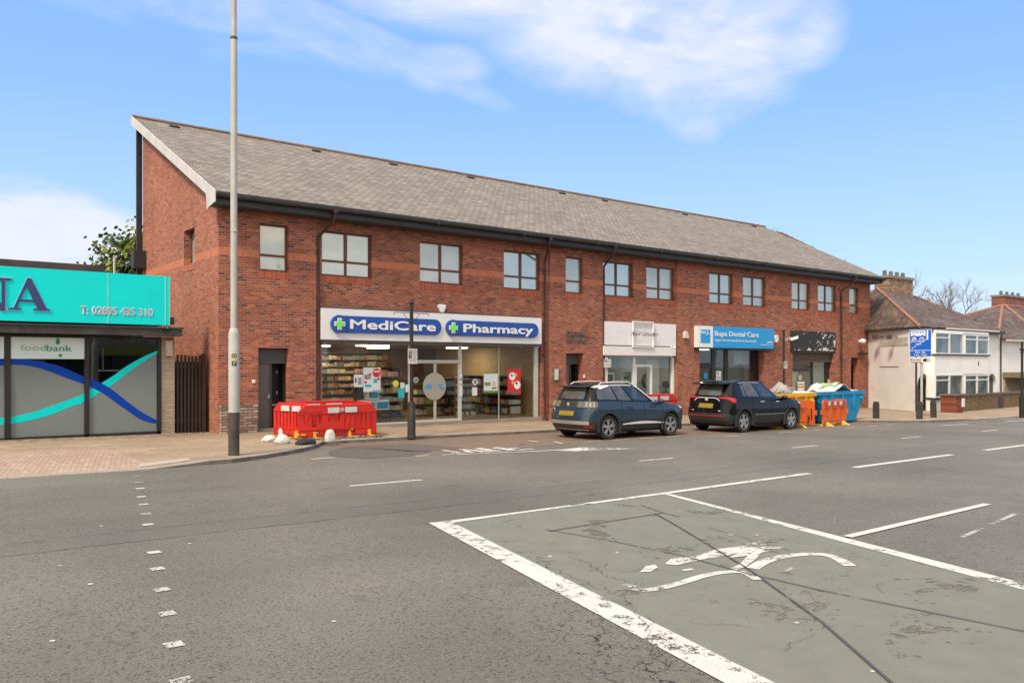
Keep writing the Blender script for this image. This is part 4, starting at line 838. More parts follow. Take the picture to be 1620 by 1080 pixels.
# ------------------------------------------------------------------ single-storey shop on the left
SV = 24.9
def sal(x, y, v=SV): return fp(x, y, v)
TURQ = M('sign_turquoise', (.002, .74, .72), .6, spec=.25, var=.03, vs=.6); PBRICK = brick('painted_brick', 'x', palette=[(0, (.36, .29, .22)), (1, (.46, .38, .30))], mortar=(.30, .24, .18), weather=.5, gap=.008)
s = thing('corner_shop_building', 'flat roofed single storey shop with dark framed glass front at the left edge', 'building', (0, SV, gp(0)))
X1, X2 = sal(255, 600)[0], sal(276, 600)[0]; zs = fp(136, 530.5, SV)[1]
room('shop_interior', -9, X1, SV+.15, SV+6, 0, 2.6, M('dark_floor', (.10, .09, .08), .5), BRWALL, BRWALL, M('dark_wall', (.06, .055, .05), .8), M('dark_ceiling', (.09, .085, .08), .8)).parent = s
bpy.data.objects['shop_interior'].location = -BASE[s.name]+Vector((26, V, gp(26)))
mb = MB(); mb.box(X1, X2, SV-.02, SV+7, -.4, zs); mb.build('brick_pier', PBRICK, s)
mb = MB(); mb.box(-9, X2+.0, SV+6, SV+6.2, -.4, 3.5); mb.box(-9, X2, SV-.0, SV+6.2, 3.2, 3.4); mb.build('flat_roof', DGREY, s)
mb = MB(); mb.box(-9, X2+.10, SV-.42, SV+.1, zs+.02, zs+.22); mb.box(-9, X2+.14, SV-.46, SV+.1, zs+.225, zs+.27); co_ = mb.build('cornice', M('weathered_brown_board', (.052, .046, .044), .7, var=.35, vs=3, dirt=.5), s)
pz = fp(158, 424, SV+3.5); mb = MB(); mb.box(-12, pz[0]+.1, SV+3.3, SV+3.5, 3.3, fp(158, 421, SV+3.5)[1]); mb.build('parapet', M('parapet_brown', (.075, .055, .055), .8, var=.3, vs=2, dirt=.4), s)
mb = MB(); zb = .12
mv = [sal(12, 600)[0]-1.95, sal(12, 600)[0], sal(136, 600)[0]+.02, X1-.05]
for x, w in zip(mv, (.06, .07, .06, .05)): mb.box(x-w, x+w, SV-.03, SV+.09, zb, zs)
for a, b in ((-9, mv[0]-.06), (mv[0]+.06, mv[1]-.07), (mv[1]+.07, mv[2]-.06), (mv[2]+.06, mv[3]-.05)):
    mb.box(a, b, SV-.03, SV+.09, zs-.06, zs); mb.box(a, b, SV-.03, SV+.09, -.02, zb)
mb.build('shopfront_frame', DARKM, s)
mb = MB(); mb.box(-9, X1, SV-.06, SV+.1, -.4, -.025); mb.build('shopfront_plinth', M('mossy_concrete', (.14, .125, .075), .9, var=.3, vs=3, dirt=.4), s)
mb = MB(); mb.poly([(-9, SV+.03, zb), (X1, SV+.03, zb), (X1, SV+.03, zs), (-9, SV+.03, zs)]); gl_ = mb.build('shopfront_glass', glass('dark_shop_glass', (.75, .78, .78), 1.2, .06), s, fix=False)
# window films: frosted areas under the curves, blue and turquoise bands, food bank panels
def zi(x, y): return sal(x, y, SV+.02)
FROST = M('frosted_film', (.20, .235, .228), .3, var=.06, vs=.8); BAND1 = M('film_blue', (.004, .055, .38), .6, var=.03, spec=.15); BAND2 = M('film_turquoise', (.004, .70, .68), .6, var=.03, spec=.15)
blue_c = [(-60, 590, 575), (0, 578, 566), (40, 577.5, 567.5), (75, 586, 574), (100, 595.5, 581), (134, 608, 596), (160, 620, 606), (180, 634, 618), (200, 648, 634), (225, 664, 652), (251, 670.5, 666)]
turq_c = [(-60, 680, 669), (0, 671.5, 661), (20, 670, 658.5), (50, 664, 652), (80, 656, 642), (110, 644, 631.5), (134, 635, 621.5), (160, 619.5, 606), (180, 607, 593.5), (200, 591, 579), (225, 573.5, 565), (251, 557, 553.5)]
def film(name, c, y, mat):
    mb = MB(); C = smooth_pts([(a, b) for a, b, _ in c], 4); D = smooth_pts([(a, b) for a, _, b in c], 4)
    mb.grid([[(zi(p.x, p.y)[0], y, zi(p.x, p.y)[1]) for p in C], [(zi(p.x, p.y)[0], y, zi(p.x, p.y)[1]) for p in D]]); return mb.build(name, mat, s, fix=False)
film('turquoise_film_band', turq_c, SV+.020, BAND2); film('blue_film_band', blue_c, SV+.015, BAND1)
def interp(c, x, k):
    for p, q in zip(c, c[1:]):
        if p[0] <= x <= q[0]: return p[k]+(q[k]-p[k])*(x-p[0])/(q[0]-p[0])
    return c[-1][k]
mb = MB(); top = []; botm = []
for i in range(-60, 252, 4):
    yb = interp(blue_c, i, 1) if i < 166 else interp(turq_c, i, 1); top.append((zi(i, yb)[0], SV+.025, zi(i, yb-2)[1])); botm.append((zi(i, 600)[0], SV+.025, zb))
mb.grid([top, botm]); mb.build('frosted_film', FROST, s, fix=False)
FBP = M('food_bank_panel', (.66, .78, .76), .5, var=.04); FG = M('logo_green', (.015, .30, .12), .5); FGL = M('logo_pale_green', (.28, .50, .26), .5)
fb0, fb1 = sal(14, 550)[0], sal(135, 550)[0]; fbz0, fbz1 = sal(70, 567.5, SV-.005)[1], zs-.07
mb = MB(); mb.box(fb0+.02, fb1-.02, SV-.012, SV-.004, fbz0, fbz1-.005); fbp = mb.build('food_bank_panel', FBP, s)
mb = MB(); mb.box(-1.2, mv[1]-.08, SV-.012, SV-.004, fbz0, fbz1-.005); mb.build('food_bank_panel', FBP, s)
lx = lambda x: sal(x, 550, SV-.02)[0]; lz = lambda y: sal(74, y, SV-.02)[1]
text_part('lettering', 'food', FGL, fbp, lx(32.5), lx(72.5), lz(554.5), SV-.016, height=.16, bold=.004, depth=.006)
text_part('dark_lettering', 'bank', FG, fbp, lx(74), lx(113.5), lz(555.0), SV-.016, height=.165, bold=.006, depth=.006)
mb = MB(); cx, cz = lx(91.5), lz(540); mb.prism([(cx, cz+.13), (cx+.045, cz+.03), (cx+.05, cz-.03), (cx+.025, cz-.075), (cx-.025, cz-.075), (cx-.052, cz-.03), (cx-.045, cz+.03)], (SV-.022, SV-.016)); mb.build('logo_drop', FG, fbp)
cx, cz = lx(95.5), lz(562); mb = MB(); mb.prism([(cx+.045*math.cos(i*.52), cz+.045*math.sin(i*.52)) for i in range(12)], (SV-.022, SV-.016)); mb.build('logo_dot', FG, fbp)
# white bars standing in for a rail's reflection in the clear glass
mb = MB(); a, b = sal(155, 586, SV+1.2), sal(240, 586, SV+1.2); mb.box(a[0], b[0], SV+1.2, SV+1.23, a[1]-.02, a[1]+.02); c = sal(163, 586, SV+1.2)[0]; mb.box(c-.012, c+.012, SV+1.2, SV+1.22, a[1], 2.55); mb.build('rail_reflection', WHITE, s)
s = thing('turquoise_sign', 'big turquoise shop sign with dark blue NA letters and a phone number', 'sign', (0, SV-.5, 3))
sy = SV-.45; sr = fp(268, 470, sy)[0]; z0, z1 = fp(268, 514.5, sy)[1], fp(268, 437.5, sy)[1]
x_j = fp(171, 470, sy)[0]
mb = MB(); mb.box(-9, x_j-.004, sy, SV-.05, z0, z1); mb.box(x_j+.004, sr, sy, SV-.05, z0, z1); mb.build('sign_board', TURQ, s)
mb = MB(); mb.box(sr-.12, sr-.09, sy-.01, sy, z0, z1); mb.box(x_j-.012, x_j+.012, sy-.008, sy, z0, z1); mb.box(sr+.001, sr+.012, sy-.012, SV-.05, z0, z1); mb.build('sign_trim', M('pale_turquoise', (.25, .66, .58), .4), s)
NAVY = M('letter_navy', (.035, .05, .17), .4, var=.05)
def serif_poly(kind):
    if kind == 'A':
        return [[(0, 0), (.30, 0), (.30, .045), (.215, .06), (.27, .26), (.62, .26), (.70, .06), (.60, .045), (.60, 0), (1.02, 0), (1.02, .045), (.93, .06), (.55, 1.0), (.46, 1.0), (.13, .06), (0, .045)], [(.29, .33), (.59, .33), (.445, .74)]]
    if kind == 'N':
        return [[(0, 0), (.30, 0), (.30, .045), (.19, .07), (.19, .82), (.82, 0), (.92, 0), (.92, .93), (1.05, .955), (1.05, 1), (.73, 1), (.73, .955), (.84, .93), (.84, .22), (.24, 1), (0, 1), (0, .955), (.12, .93), (.12, .07), (0, .045)]]
def serif_letter(kind, xa, xb, ya, yb, mat, d, grow=0, nm='letter'):
    u0, u1 = fp(xa, 470, sy)[0]-grow, fp(xb, 470, sy)[0]+grow; zz0, zz1 = fp((xa+xb)/2, yb, sy)[1]-grow, fp((xa+xb)/2, ya, sy)[1]+grow
    rings = serif_poly(kind); mb = MB(); loops = [[(u0+(u1-u0)*x, zz0+(zz1-zz0)*y) for x, y in r] for r in rings]
    off = 0
    for t in (sy-d[0], sy-d[1]):
        for lp in loops: mb.v += [(x, t, z) for x, z in lp]
    n = sum(len(l_) for l_ in loops)
    for tr in tessellate_polygon([[Vector((x, z, 0)) for x, z in lp] for lp in loops]): mb.f.append(list(tr)); mb.f.append([i+n for i in tr])
    b = 0
    for lp in loops:
        k = len(lp)
        for i in range(k): mb.f.append([b+i, b+(i+1) % k, n+b+(i+1) % k, n+b+i])
        b += k
    mb.m = [0]*len(mb.f); return mb.build(nm, mat, s)
for kd, xa, xb, ya, yb in (('A', 12.5, 78, 440, 490.5), ('N', -62, 14, 438, 490.5)):
    serif_letter(kd, xa, xb, ya, yb, M('letter_edge', (.45, .50, .72), .4), (.02, .0), .018, 'letter_edge'); serif_letter(kd, xa, xb, ya, yb, NAVY, (.035, .021), 0, 'letter')
text_part('number_edge', 'T: 02895 435 310', M('number_white', (.75, .72, .78), .4), s, fp(127, 470, sy)[0], fp(241, 470, sy)[0], fp(184, 498, sy)[1], sy, height=.21, bold=.035, depth=.012)
text_part('number_lettering', 'T: 02895 435 310', M('number_pink', (.42, .35, .42), .5), s, fp(128, 470, sy)[0], fp(240, 470, sy)[0], fp(184, 497.8, sy)[1], sy-.013, height=.20, bold=-.004, depth=.006)
o = MB(); a = sal(267, 548, SV-.1); o.box(a[0]-.10, a[0]+.10, SV-.16, SV-.02, a[1]-.27, a[1]+.17); o.box(a[0]-.08, a[0]+.08, SV-.18, SV-.16, a[1]-.2, a[1]+.12)
tag(o.build('alarm_box', M('old_cream_plastic', (.50, .43, .34), .5), None, bevel=.015), 'aged cream alarm box on the painted brick pier of the turquoise shop', 'alarm box')
# alley gate
mb = MB(); GV = V+.75; ga, gb = X2+.02, BX0-.02; gt = 2.3; k = 0
gate = thing('alley_gate', 'tall brown palisade gate closing the alley beside the gable', 'gate', ((ga+gb)/2, GV, gp(8)))
BRG = M('gate_brown', (.030, .018, .014), .7, var=.3)
x = ga+.05
while x < gb-.25: mb = MB(); mb.box(x, x+.065, GV-.02, GV+.0, 0, gt+.02*math.sin(x*9)); mb.build('bar', BRG, gate); x += .105
mb = MB(); mb.box(ga, gb-.22, GV+.002, GV+.05, 1.95, 2.03); mb.box(ga, gb-.22, GV+.002, GV+.05, .35, .43); mb.build('rail', BRG, gate)
mb = MB(); mb.box(gb-.2, gb-.1, GV-.05, GV+.06, -.1, gt+.05); mb.build('post', BRG, gate)
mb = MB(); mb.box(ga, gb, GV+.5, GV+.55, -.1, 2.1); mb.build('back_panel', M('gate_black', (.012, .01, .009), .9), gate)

# ------------------------------------------------------------------ lamp column
GALV = M('galvanised_grey', (.47, .46, .42), .6, metal=.0, var=.12, vs=2.5, dirt=.15); PBLK = M('column_brown_black', (.070, .055, .048), .7, var=.3, vs=3)
u, v = on_road(370, 720, .1); zb = gp(u)
lc = thing('lamp_column', 'tall galvanised street lamp column with dark painted foot at the kerb', 'street lamp', (u, v, zb))
def zat(y): return 2+(Y0-y)*(Vector((u, v)).dot(Vector((CB, CA))))/FPX
mb = MB(); mb.tube([(u, v, zb-.1), (u, v, zat(652))], .118, 14); mb.build('foot', PBLK, lc, smooth=True)
mb = MB(); mb.tube([(u, v, zat(652)), (u, v, zat(528)), (u, v, zat(520)), (u, v, zat(519))], [.117, .117, .085, .072], 14); mb.tube([(u, v, zat(519)), (u, v, zat(60))], .072, 14); mb.build('shaft', GALV, lc, smooth=True)
mb = MB(); mb.tube([(u, v, zat(60)), (u, v, 12.4), (u+.1, v-.25, 12.75), (u+.3, v-1.2, 12.9)], [.062, .055, .05, .04], 12); mb.build('upper_shaft', GALV, lc, smooth=True)
mb = MB(); mb.tube([(u, v, zat(63)), (u, v, zat(59))], .076, 14); mb.build('joint_band', PBLK, lc)
mb = MB(); mb.tube([(u, v, zat(367)), (u, v, zat(365))], .078, 12); mb.box(u-.02, u+.02, v-.12, v-.07, zat(367), zat(363)); mb.build('clamp', GALV, lc)
mb = MB(); mb.ball((u+.4, v-1.5, 12.9), (.15, .42, .09)); mb.build('lantern', GALV, lc, smooth=True)
mb = MB(); mb.tube([(u+.115, v+.02, zb+.3), (u+.115, v+.02, zat(610))], .012, 6); mb.build('conduit', GALV, lc)
Mr = Matrix.Rotation(-math.atan2(u, v)*.9, 3, 'Z'); fr = (Mr@Vector((0, -1, 0)))
def plate(zt, zb_, mat, ch, cm):
    c = Vector((u, v, 0))+fr*.121; mb = MB(); mb.obox((c.x, c.y, (zt+zb_)/2), (.05, .003, (zt-zb_)/2-.003), Mr); pl = mb.build('number_plate', mat, lc)
    t = text_part('digit', ch, cm, pl, -.03, .03, -.045, 0, height=(zt-zb_)*.72, bold=.02, depth=.004)
    for vv in t.data.vertices:
        p = Vector(vv.co)+BASE[lc.name]; q = Mr@Vector((p.x, 0, 0)); vv.co = Vector((c.x, c.y, zb_+(zt-zb_)*.14))+q+Vector((0, 0, p.z+.045))+fr*(.005-p.y)-BASE[lc.name]
plate(zat(559.5), zat(565.2), DARKM, 'II', LIME if False else M('digit_yellow', (.65, .55, .12), .5)); plate(zat(565.6), zat(571.5), M('plate_yellow', (.62, .46, .08), .5), '6', M('digit_white', (.7, .68, .6), .5)); plate(zat(572), zat(578), DARKM, '7', M('digit_white', (.7, .68, .6), .5))

# ------------------------------------------------------------------ sign posts
def parking_plate(par, u, v, z, w, h, facing='-y', lines=True, y_off=.06):
    mb = MB(); mb.box(u-w/2, u+w/2, v-y_off-.008, v-y_off, z-h/2, z+h/2); pl = mb.build('parking_plate', M('plate_white', (.72, .69, .62), .5, var=.04), par, bevel=.01)
    yy = v-y_off-.009; BL = M('plate_blue', (.015, .03, .12), .5)
    mb = MB(); mb.box(u-w*.43, u-w*.12, yy-.003, yy, z+h*.17, z+h*.42); b = mb.build('blue_square', BL, pl)
    text_part('letter', 'P', SWHITE, pl, u-w*.34, u-w*.20, z+h*.21, yy-.004, height=h*.17, bold=.02, depth=.002)
    if lines:
        mb = MB(); mb.box(u-w*.43, u-w*.12, yy-.003, yy, z-h*.12, z+h*.13); mb.build('wheelchair_square', BL, pl)
        mb = MB(); cx = u-w*.28; mb.tube([(cx-.01, yy-.005, z+h*.10), (cx, yy-.005, z), (cx+w*.07, yy-.005, z), (cx+w*.1, yy-.005, z-h*.08)], .006, 4); mb.build('wheelchair_mark', SWHITE, pl)
        for k, tx in enumerate(('Parking', 'limited', '1 hour', 'Mon - Sat', '8 am - 6 pm', 'No return', 'within 1 hour')):
            a, b_ = (u-w*.06, u+w*.42) if k < 3 else (u-w*.36, u+w*.36)
            text_part('text_line', tx, DARKM, pl, a, b_, z+h*(.36-.115*k), yy-.002, height=h*.07, depth=.002)
    else: text_part('text_line', 'Mon - Sat', DARKM, pl, u-w*.05, u+w*.42, z+h*.2, yy-.002, height=h*.1, depth=.002); text_part('text_line', '8 am - 6 pm', DARKM, pl, u-w*.42, u+w*.42, z-h*.25, yy-.002, height=h*.1, depth=.002)
    return pl
def old_post(u, v, ztop, name, label, group, plz, pw, ph, foot=True, arm=.55, dx=0):
    zb = gp(u); p = thing(name, label, 'sign post', (u, v, zb), group)
    mb = MB(); mb.tube([(u, v, zb-.1), (u, v, ztop-.05)], .052, 10); mb.tube([(u, v, ztop-.07), (u, v, ztop-.05), (u, v, ztop)], [.06, .085, .08], 10); mb.build('post', DARKM, p, smooth=True)
    if foot: mb = MB(); mb.tube([(u, v, zb-.05), (u, v, zb+.12), (u, v, zb+.72), (u, v, zb+.74), (u, v, zb+.98), (u, v, zb+1.0)], [.125, .115, .115, .108, .108, .06], 12); mb.build('foot_sleeve', M('sleeve_dark', (.035, .033, .028), .6, var=.3), p, smooth=True, angle=30)
    za = ztop-.33
    mb = MB(); mb.tube([(u-arm, v, za), (u+arm, v, za)], .010, 6)
    for sg in (-1, 1):
        mb.tube([(u+sg*.05, v, za-.24), (u+sg*.2, v, za-.10), (u+sg*.27, v, za-.02), (u+sg*.24, v, za+.0)], .008, 5); mb.tube([(u+sg*arm, v, za), (u+sg*(arm+.04), v, za-.03), (u+sg*(arm+.03), v, za-.06), (u+sg*arm, v, za-.05)], .008, 5)
    mb.build('scroll_arm', DARKM, p)
    parking_plate(p, u+dx, v, plz, pw, ph)
    return p
u0, v0 = on_road(651, 690, .1)
old_post(u0, v0, fp(652, 477, v0)[1], 'old_sign_post', 'black iron post with scroll arms and parking plate in front of the pharmacy doors', 'old iron sign posts', fp(653, 563.5, v0)[1], .31, .43)
v1 = 22.9; u1, z1_ = fp(1240, 522, v1)
old_post(u1, v1, z1_, 'old_sign_post', 'black iron post with scroll arms and a small parking plate beside the blue dental sign', 'old iron sign posts', fp(1243, 577, v1)[1], .30, .33, foot=False, dx=.05)
v2 = 20.75; u2, z2_ = fp(960, 566, v2); p = thing('parking_sign_post', 'slim grey pole with a parking plate behind the blue car', 'sign post', (u2, v2, gp(u2)))
mb = MB(); mb.tube([(u2, v2, gp(u2)-.05), (u2, v2, z2_+.02)], .038, 10); mb.build('post', GALV, p, smooth=True); parking_plate(p, u2-.03, v2, fp(957, 574.5, v2)[1], .36, .29, lines=False)
# bus lane sign facing the traffic coming from the left
u3, v3 = on_road(1458, 659.5, .1); zb = gp(u3); p = thing('bus_lane_sign', 'tall blue bus lane sign on a grey pole beside the white house', 'road sign', (u3, v3, zb))
tz = lambda y: 2+(Y0-y)*(Vector((u3, v3)).dot(Vector((CB, CA))))/FPX
mb = MB(); mb.tube([(u3, v3, zb-.1), (u3, v3, tz(528))], .055, 10); mb.build('post', GALV, p, smooth=True)
RB = M('road_sign_blue', (.006, .12, .58), .35, var=.02); xs_ = u3-.08; hw = .46
def sp(a, b, z0, z1, d, mat, name, par): mb = MB(); mb.box(xs_-d-.006, xs_-d, v3-b, v3-a, z0, z1); return mb.build(name, mat, par)
c0 = .03-.46  # board runs from a=-hw to hw, a = -(y-v3)
bt, bb_, bs = tz(522), tz(563.5), tz(554)
mb = MB(); mb.box(xs_-.02, xs_, v3-hw-.02, v3+hw+.02, bb_-.02, bt+.02); bd = mb.build('board', SWHITE, p)
sp(-hw, hw, bs+.015, bt, .021, RB, 'blue_panel', p); sp(-hw, hw, bb_, bs-.015, .021, RB, 'times_panel', p)
def bx(mb, a0, a1, z0, z1, d=.030): mb.box(xs_-d, xs_-d+.004, v3-a1, v3-a0, z0, z1)
H = bt-bs
mb = MB(); bx(mb, -hw+.04, .22, bt-.26, bt-.04); bus = mb.build('bus_symbol', SWHITE, p)
mb = MB()
for i in range(5): bx(mb, -hw+.10+i*.11, -hw+.17+i*.11, bt-.13, bt-.08, .034)
for i in (0.06, .44): bx(mb, -hw+.06+i, -hw+.16+i, bt-.26, bt-.22, .034)
mb.build('bus_windows', RB, bus)
mb = MB(); bx(mb, .27, .34, bt-H*.48, bt-.02); mb.build('lane_line', SWHITE, p)
mb = MB()
for i in range(6):
    a = -hw+.08+i*.115; z = bs+.08+i*.072*(H/.9); q = [(a, z-.015), (a+.07, z+.028), (a+.07, z+.062), (a, z+.02)]
    mb.poly([(xs_-.034, v3-y_, z_) for y_, z_ in q]); mb.poly([(xs_-.030, v3-y_, z_) for y_, z_ in q])
mb.build('broken_line', SWHITE, p)
mb = MB(); zc = bt-.38
for pts in ([(-.36, zc-.03), (-.33, zc+.02), (-.30, zc+.06), (-.25, zc+.05), (-.21, zc), (-.2, zc-.03)], [(-.38, zc-.04), (-.18, zc-.04)]): mb.tube([(xs_-.034, v3-a, z) for a, z in pts], .022, 5)
mb.build('taxi_symbol', SWHITE, p)
mb = MB()
for cx in (-.02, .13): mb.tube([(xs_-.034, v3-(cx+.045*math.cos(t)), zc-.02+.045*math.sin(t)) for t in [i*.63 for i in range(11)]], .008, 4)
mb.tube([(xs_-.034, v3-a, z) for a, z in ((-.02, zc-.02), (.02, zc+.05), (.1, zc+.05), (.055, zc-.02), (.02, zc+.05))], .008, 4); mb.tube([(xs_-.034, v3-a, z) for a, z in ((.13, zc-.02), (.1, zc+.07), (.07, zc+.08))], .008, 4)
mb.build('cycle_symbol', SWHITE, p)
def tx(s_, a0, a1, z, h, mat, par, bold=.01): return text_part('sign_text', s_, mat, par, a0-v3, a1-v3, z, xs_-.026, height=h, bold=bold, depth=.008, facing='-x')
tx('permitted', -hw+.05, .17, bt-.53, .085, SWHITE, p); tx('taxi', -.22, .02, bt-.65, .085, SWHITE, p); tx('Mon - Sat', -.22, .22, bs-.015-.11, .085, SWHITE, p); tx('7 am - 7 pm', -.28, .28, bb_+.03, .085, SWHITE, p)
mb = MB(); ct, cb = tz(565.5), tz(573.5); mb.box(xs_-.02, xs_, v3-hw-.02, v3+hw+.02, cb, ct); cp = mb.build('camera_plate', M('plate_white', (1, 1, 1)), p)
tx('Bus lane', -hw+.03, .02, ct-.12, .075, DARKM, cp, 0); tx('cameras', -hw+.03, .02, ct-.23, .075, DARKM, cp, 0)
mb = MB(); bx(mb, .12, .26, cb+.05, ct-.05, .026); mb.tube([(xs_-.026, v3-.27, (cb+ct)/2+.06), (xs_-.026, v3-.38, (cb+ct)/2), (xs_-.026, v3-.27, (cb+ct)/2-.06)], .01, 4); mb.build('camera_symbol', DARKM, cp)
# bollards
BOLL = M('bollard_dark', (.045, .045, .036), .8, var=.25, vs=6, dirt=.2)
for (px, py, ty, lb) in ((1386, 661.5, 635, 'dark square bollard nearest the blue skip'), (1454.5, 662.5, 635, 'dark square bollard standing against the foot of the bus lane pole'), (1477, 660, 631.5, 'slightly leaning dark bollard nearest the brick gate pier')):
    u, v = on_road(px, py, .1); zb = gp(u); h = (py-ty)*(Vector((u, v)).dot(Vector((CB, CA))))/FPX
    ln = .05 if px == 1477 else 0
    mb = MB(); w = .10; B = [(-w, -w), (w, -w), (w, w), (-w, w)]
    rows = [[(u+x*k-lean, v+y*k, z) for x, y in B] for k, z, lean in ((1, zb-.1, 0), (1, zb+h*.86, ln*.9), (.86, zb+h*.88, ln*.9), (.86, zb+h*.93, ln), (1, zb+h*.95, ln), (.8, zb+h, ln))]
    mb.grid(rows, closed=True); mb.poly(rows[-1]); tag(mb.build('bollard', BOLL, None, bevel=.012), lb, 'bollard', 'dark bollards on the pavement by the white house')
# ------------------------------------------------------------------ plastic barriers
REDP = M('barrier_red', (.62, .026, .018), .5, var=.16, vs=2.5, dirt=.3); ORP = M('barrier_orange', (.72, .13, .018), .55, var=.16, vs=2.5, dirt=.28); REDO = M('barrier_faded_red', (.75, .055, .015), .5, var=.15, vs=3)
YEL = M('foot_yellow', (.72, .42, .02), .6, dirt=.25); REFW = M('reflective_white', (.60, .63, .60), .3, var=.06); REFR = M('reflective_red', (.62, .02, .03), .35)
def panel(mb, w, h, holes, th=.05, z0=0., chamfer=.16, m=0):
    """moulded panel in its own X/Z plane, centred on x, with real holes"""
    zt = h-chamfer
    for y, sgn in ((-th/2, 1), (th/2, -1)): wall(mb, -w/2, w/2, z0, zt, y, [(*q, th if y < 0 else 0.) for q in holes], m=m)
    pts = [(-w/2, zt), (w/2, zt), (w/2-chamfer*1.1, h), (-w/2+chamfer*1.1, h)]
    for y in (-th/2, th/2): mb.poly([(x, y, z) for x, z in pts], m)
    out = [(-w/2, z0), (w/2, z0), (w/2, zt), (w/2-chamfer*1.1, h), (-w/2+chamfer*1.1, h), (-w/2, zt)]
    for a, b in zip(out, out[1:]+out[:1]): mb.poly([(a[0], -th/2, a[1]), (b[0], -th/2, b[1]), (b[0], th/2, b[1]), (a[0], th/2, a[1])], m)
def red_panel(label, loc, rz, w, h=1.0, kind='front'):
    t = thing('safety_barrier', label, 'barrier', (0, 0, 0), 'red plastic barriers round the pavement works')
    if kind == 'front': holes = [(-w*.43, -w*.355, .42, .77), (-w*.335, -w*.26, .34, .77), (-w*.245, -w*.21, .42, .76), (-w*.13, -w*.09, .46, .72), (-w*.05, w*.02, .46, .74), (-w*.30, -w*.24, .14, .24), (w*.08, w*.10, .45, .6), (w*.30, w*.315, .44, .66), (w*.34, w*.355, .44, .66), (w*.40, w*.415, .44, .66), (w*.16, w*.2, .20, .26)]
    else: holes = [(-w/2+.12+i*(w-.24)/9, -w/2+.12+i*(w-.24)/9+.035, .30, .72) for i in range(9)]
    mb = MB(); panel(mb, w, h, holes, .055, .06)
    P_ = mb.build('panel', REDP, t, world=False, fix=True)
    mb = MB()
    mb.tube([(-w/2+.02, 0, h-.17), (-w/2+.19, 0, h), (w/2-.19, 0, h), (w/2-.02, 0, h-.17)], .035, 6)
    for z in (h-.2, .26, .10): mb.box(-w/2+.02, w/2-.02, -.045, -.0275, z-.012, z+.012)
    for i in range(8): x = -w/2+.05+i*(w-.1)/7; mb.box(x-.012, x+.012, -.045, -.0275, .12, .25)
    for i in range(6): x = w*.06+i*w*.07; mb.box(x-.01, x+.01, -.05, -.0275, .30, .76)
    mb.build('ribs', REDP, t, world=False)
    for i in (-.30, .14, .40):
        mb = MB(); mb.box(i*w-.04, i*w+.04, -.06, .03, -.0, .20); mb.box(i*w-.06, i*w+.06, -.30, .30, 0, .05); mb.build('foot', YEL, t, world=False)
    for a, b in (((-.13, -.005), (.09, .225)) if kind == 'front' else ((-.25, -.05), (.05, .25))):
        mb = MB(); mb.box(a*w-.02, b*w+.02, -.066, -.052, h-.20, h-.05); mb.build('reflector', REFW, t, world=False)
    if kind == 'front':
        mb = MB(); cx = .042*w; zc = h-.125; mb.tube([(cx, -.052, zc), (cx, -.062, zc)], .062, 18); lg = mb.build('round_badge', REFW, t, world=False)
        mb = MB(); mb.tube([(cx, -.062, zc), (cx, -.066, zc)], .048, 18); mb.build('badge_ring', REDP, lg, world=False)
        mb = MB(); mb.tube([(cx-.028, -.07, zc-.027), (cx-.02, -.07, zc+.023), (cx, -.07, zc-.012), (cx+.02, -.07, zc+.023), (cx+.028, -.07, zc-.027)], .008, 5); mb.build('badge_letter', REFW, lg, world=False)
        text_part('lettering', 'BENCHMARK', DARKM, t, -.10*w, .215*w, .16, -.0, height=.055, bold=.03, depth=.006)
        o = [c for c in t.children if c.name.startswith('lettering')][0]
        for q in o.data.vertices: q.co.y -= .05
    t.location = loc; t.rotation_euler = (0, 0, rz); BASE[t.name] = Vector(loc); return t
za = gp(10)
red_panel('front red barrier with white plates and round badge facing the road', (10.27, 20.95, za), R(-1), 2.35, .90, 'front')
red_panel('short red barrier end panel at the left of the works beside the sandbags', (9.28, 21.75, za), R(-72), 1.5, .94, 'end')
red_panel('rear red barrier seen over the front one nearest the pharmacy glass', (10.55, 22.55, za), R(2), 2.4, .94, 'back')
red_panel('red barrier closing the right side of the works', (11.48, 21.75, za), R(84), 1.4, .92, 'end')
zq = gp(23.2)
red_panel('orange red barrier standing alone between the blue and the black car', (23.15, 20.75, zq), R(0), 2.1, 1.05, 'back')
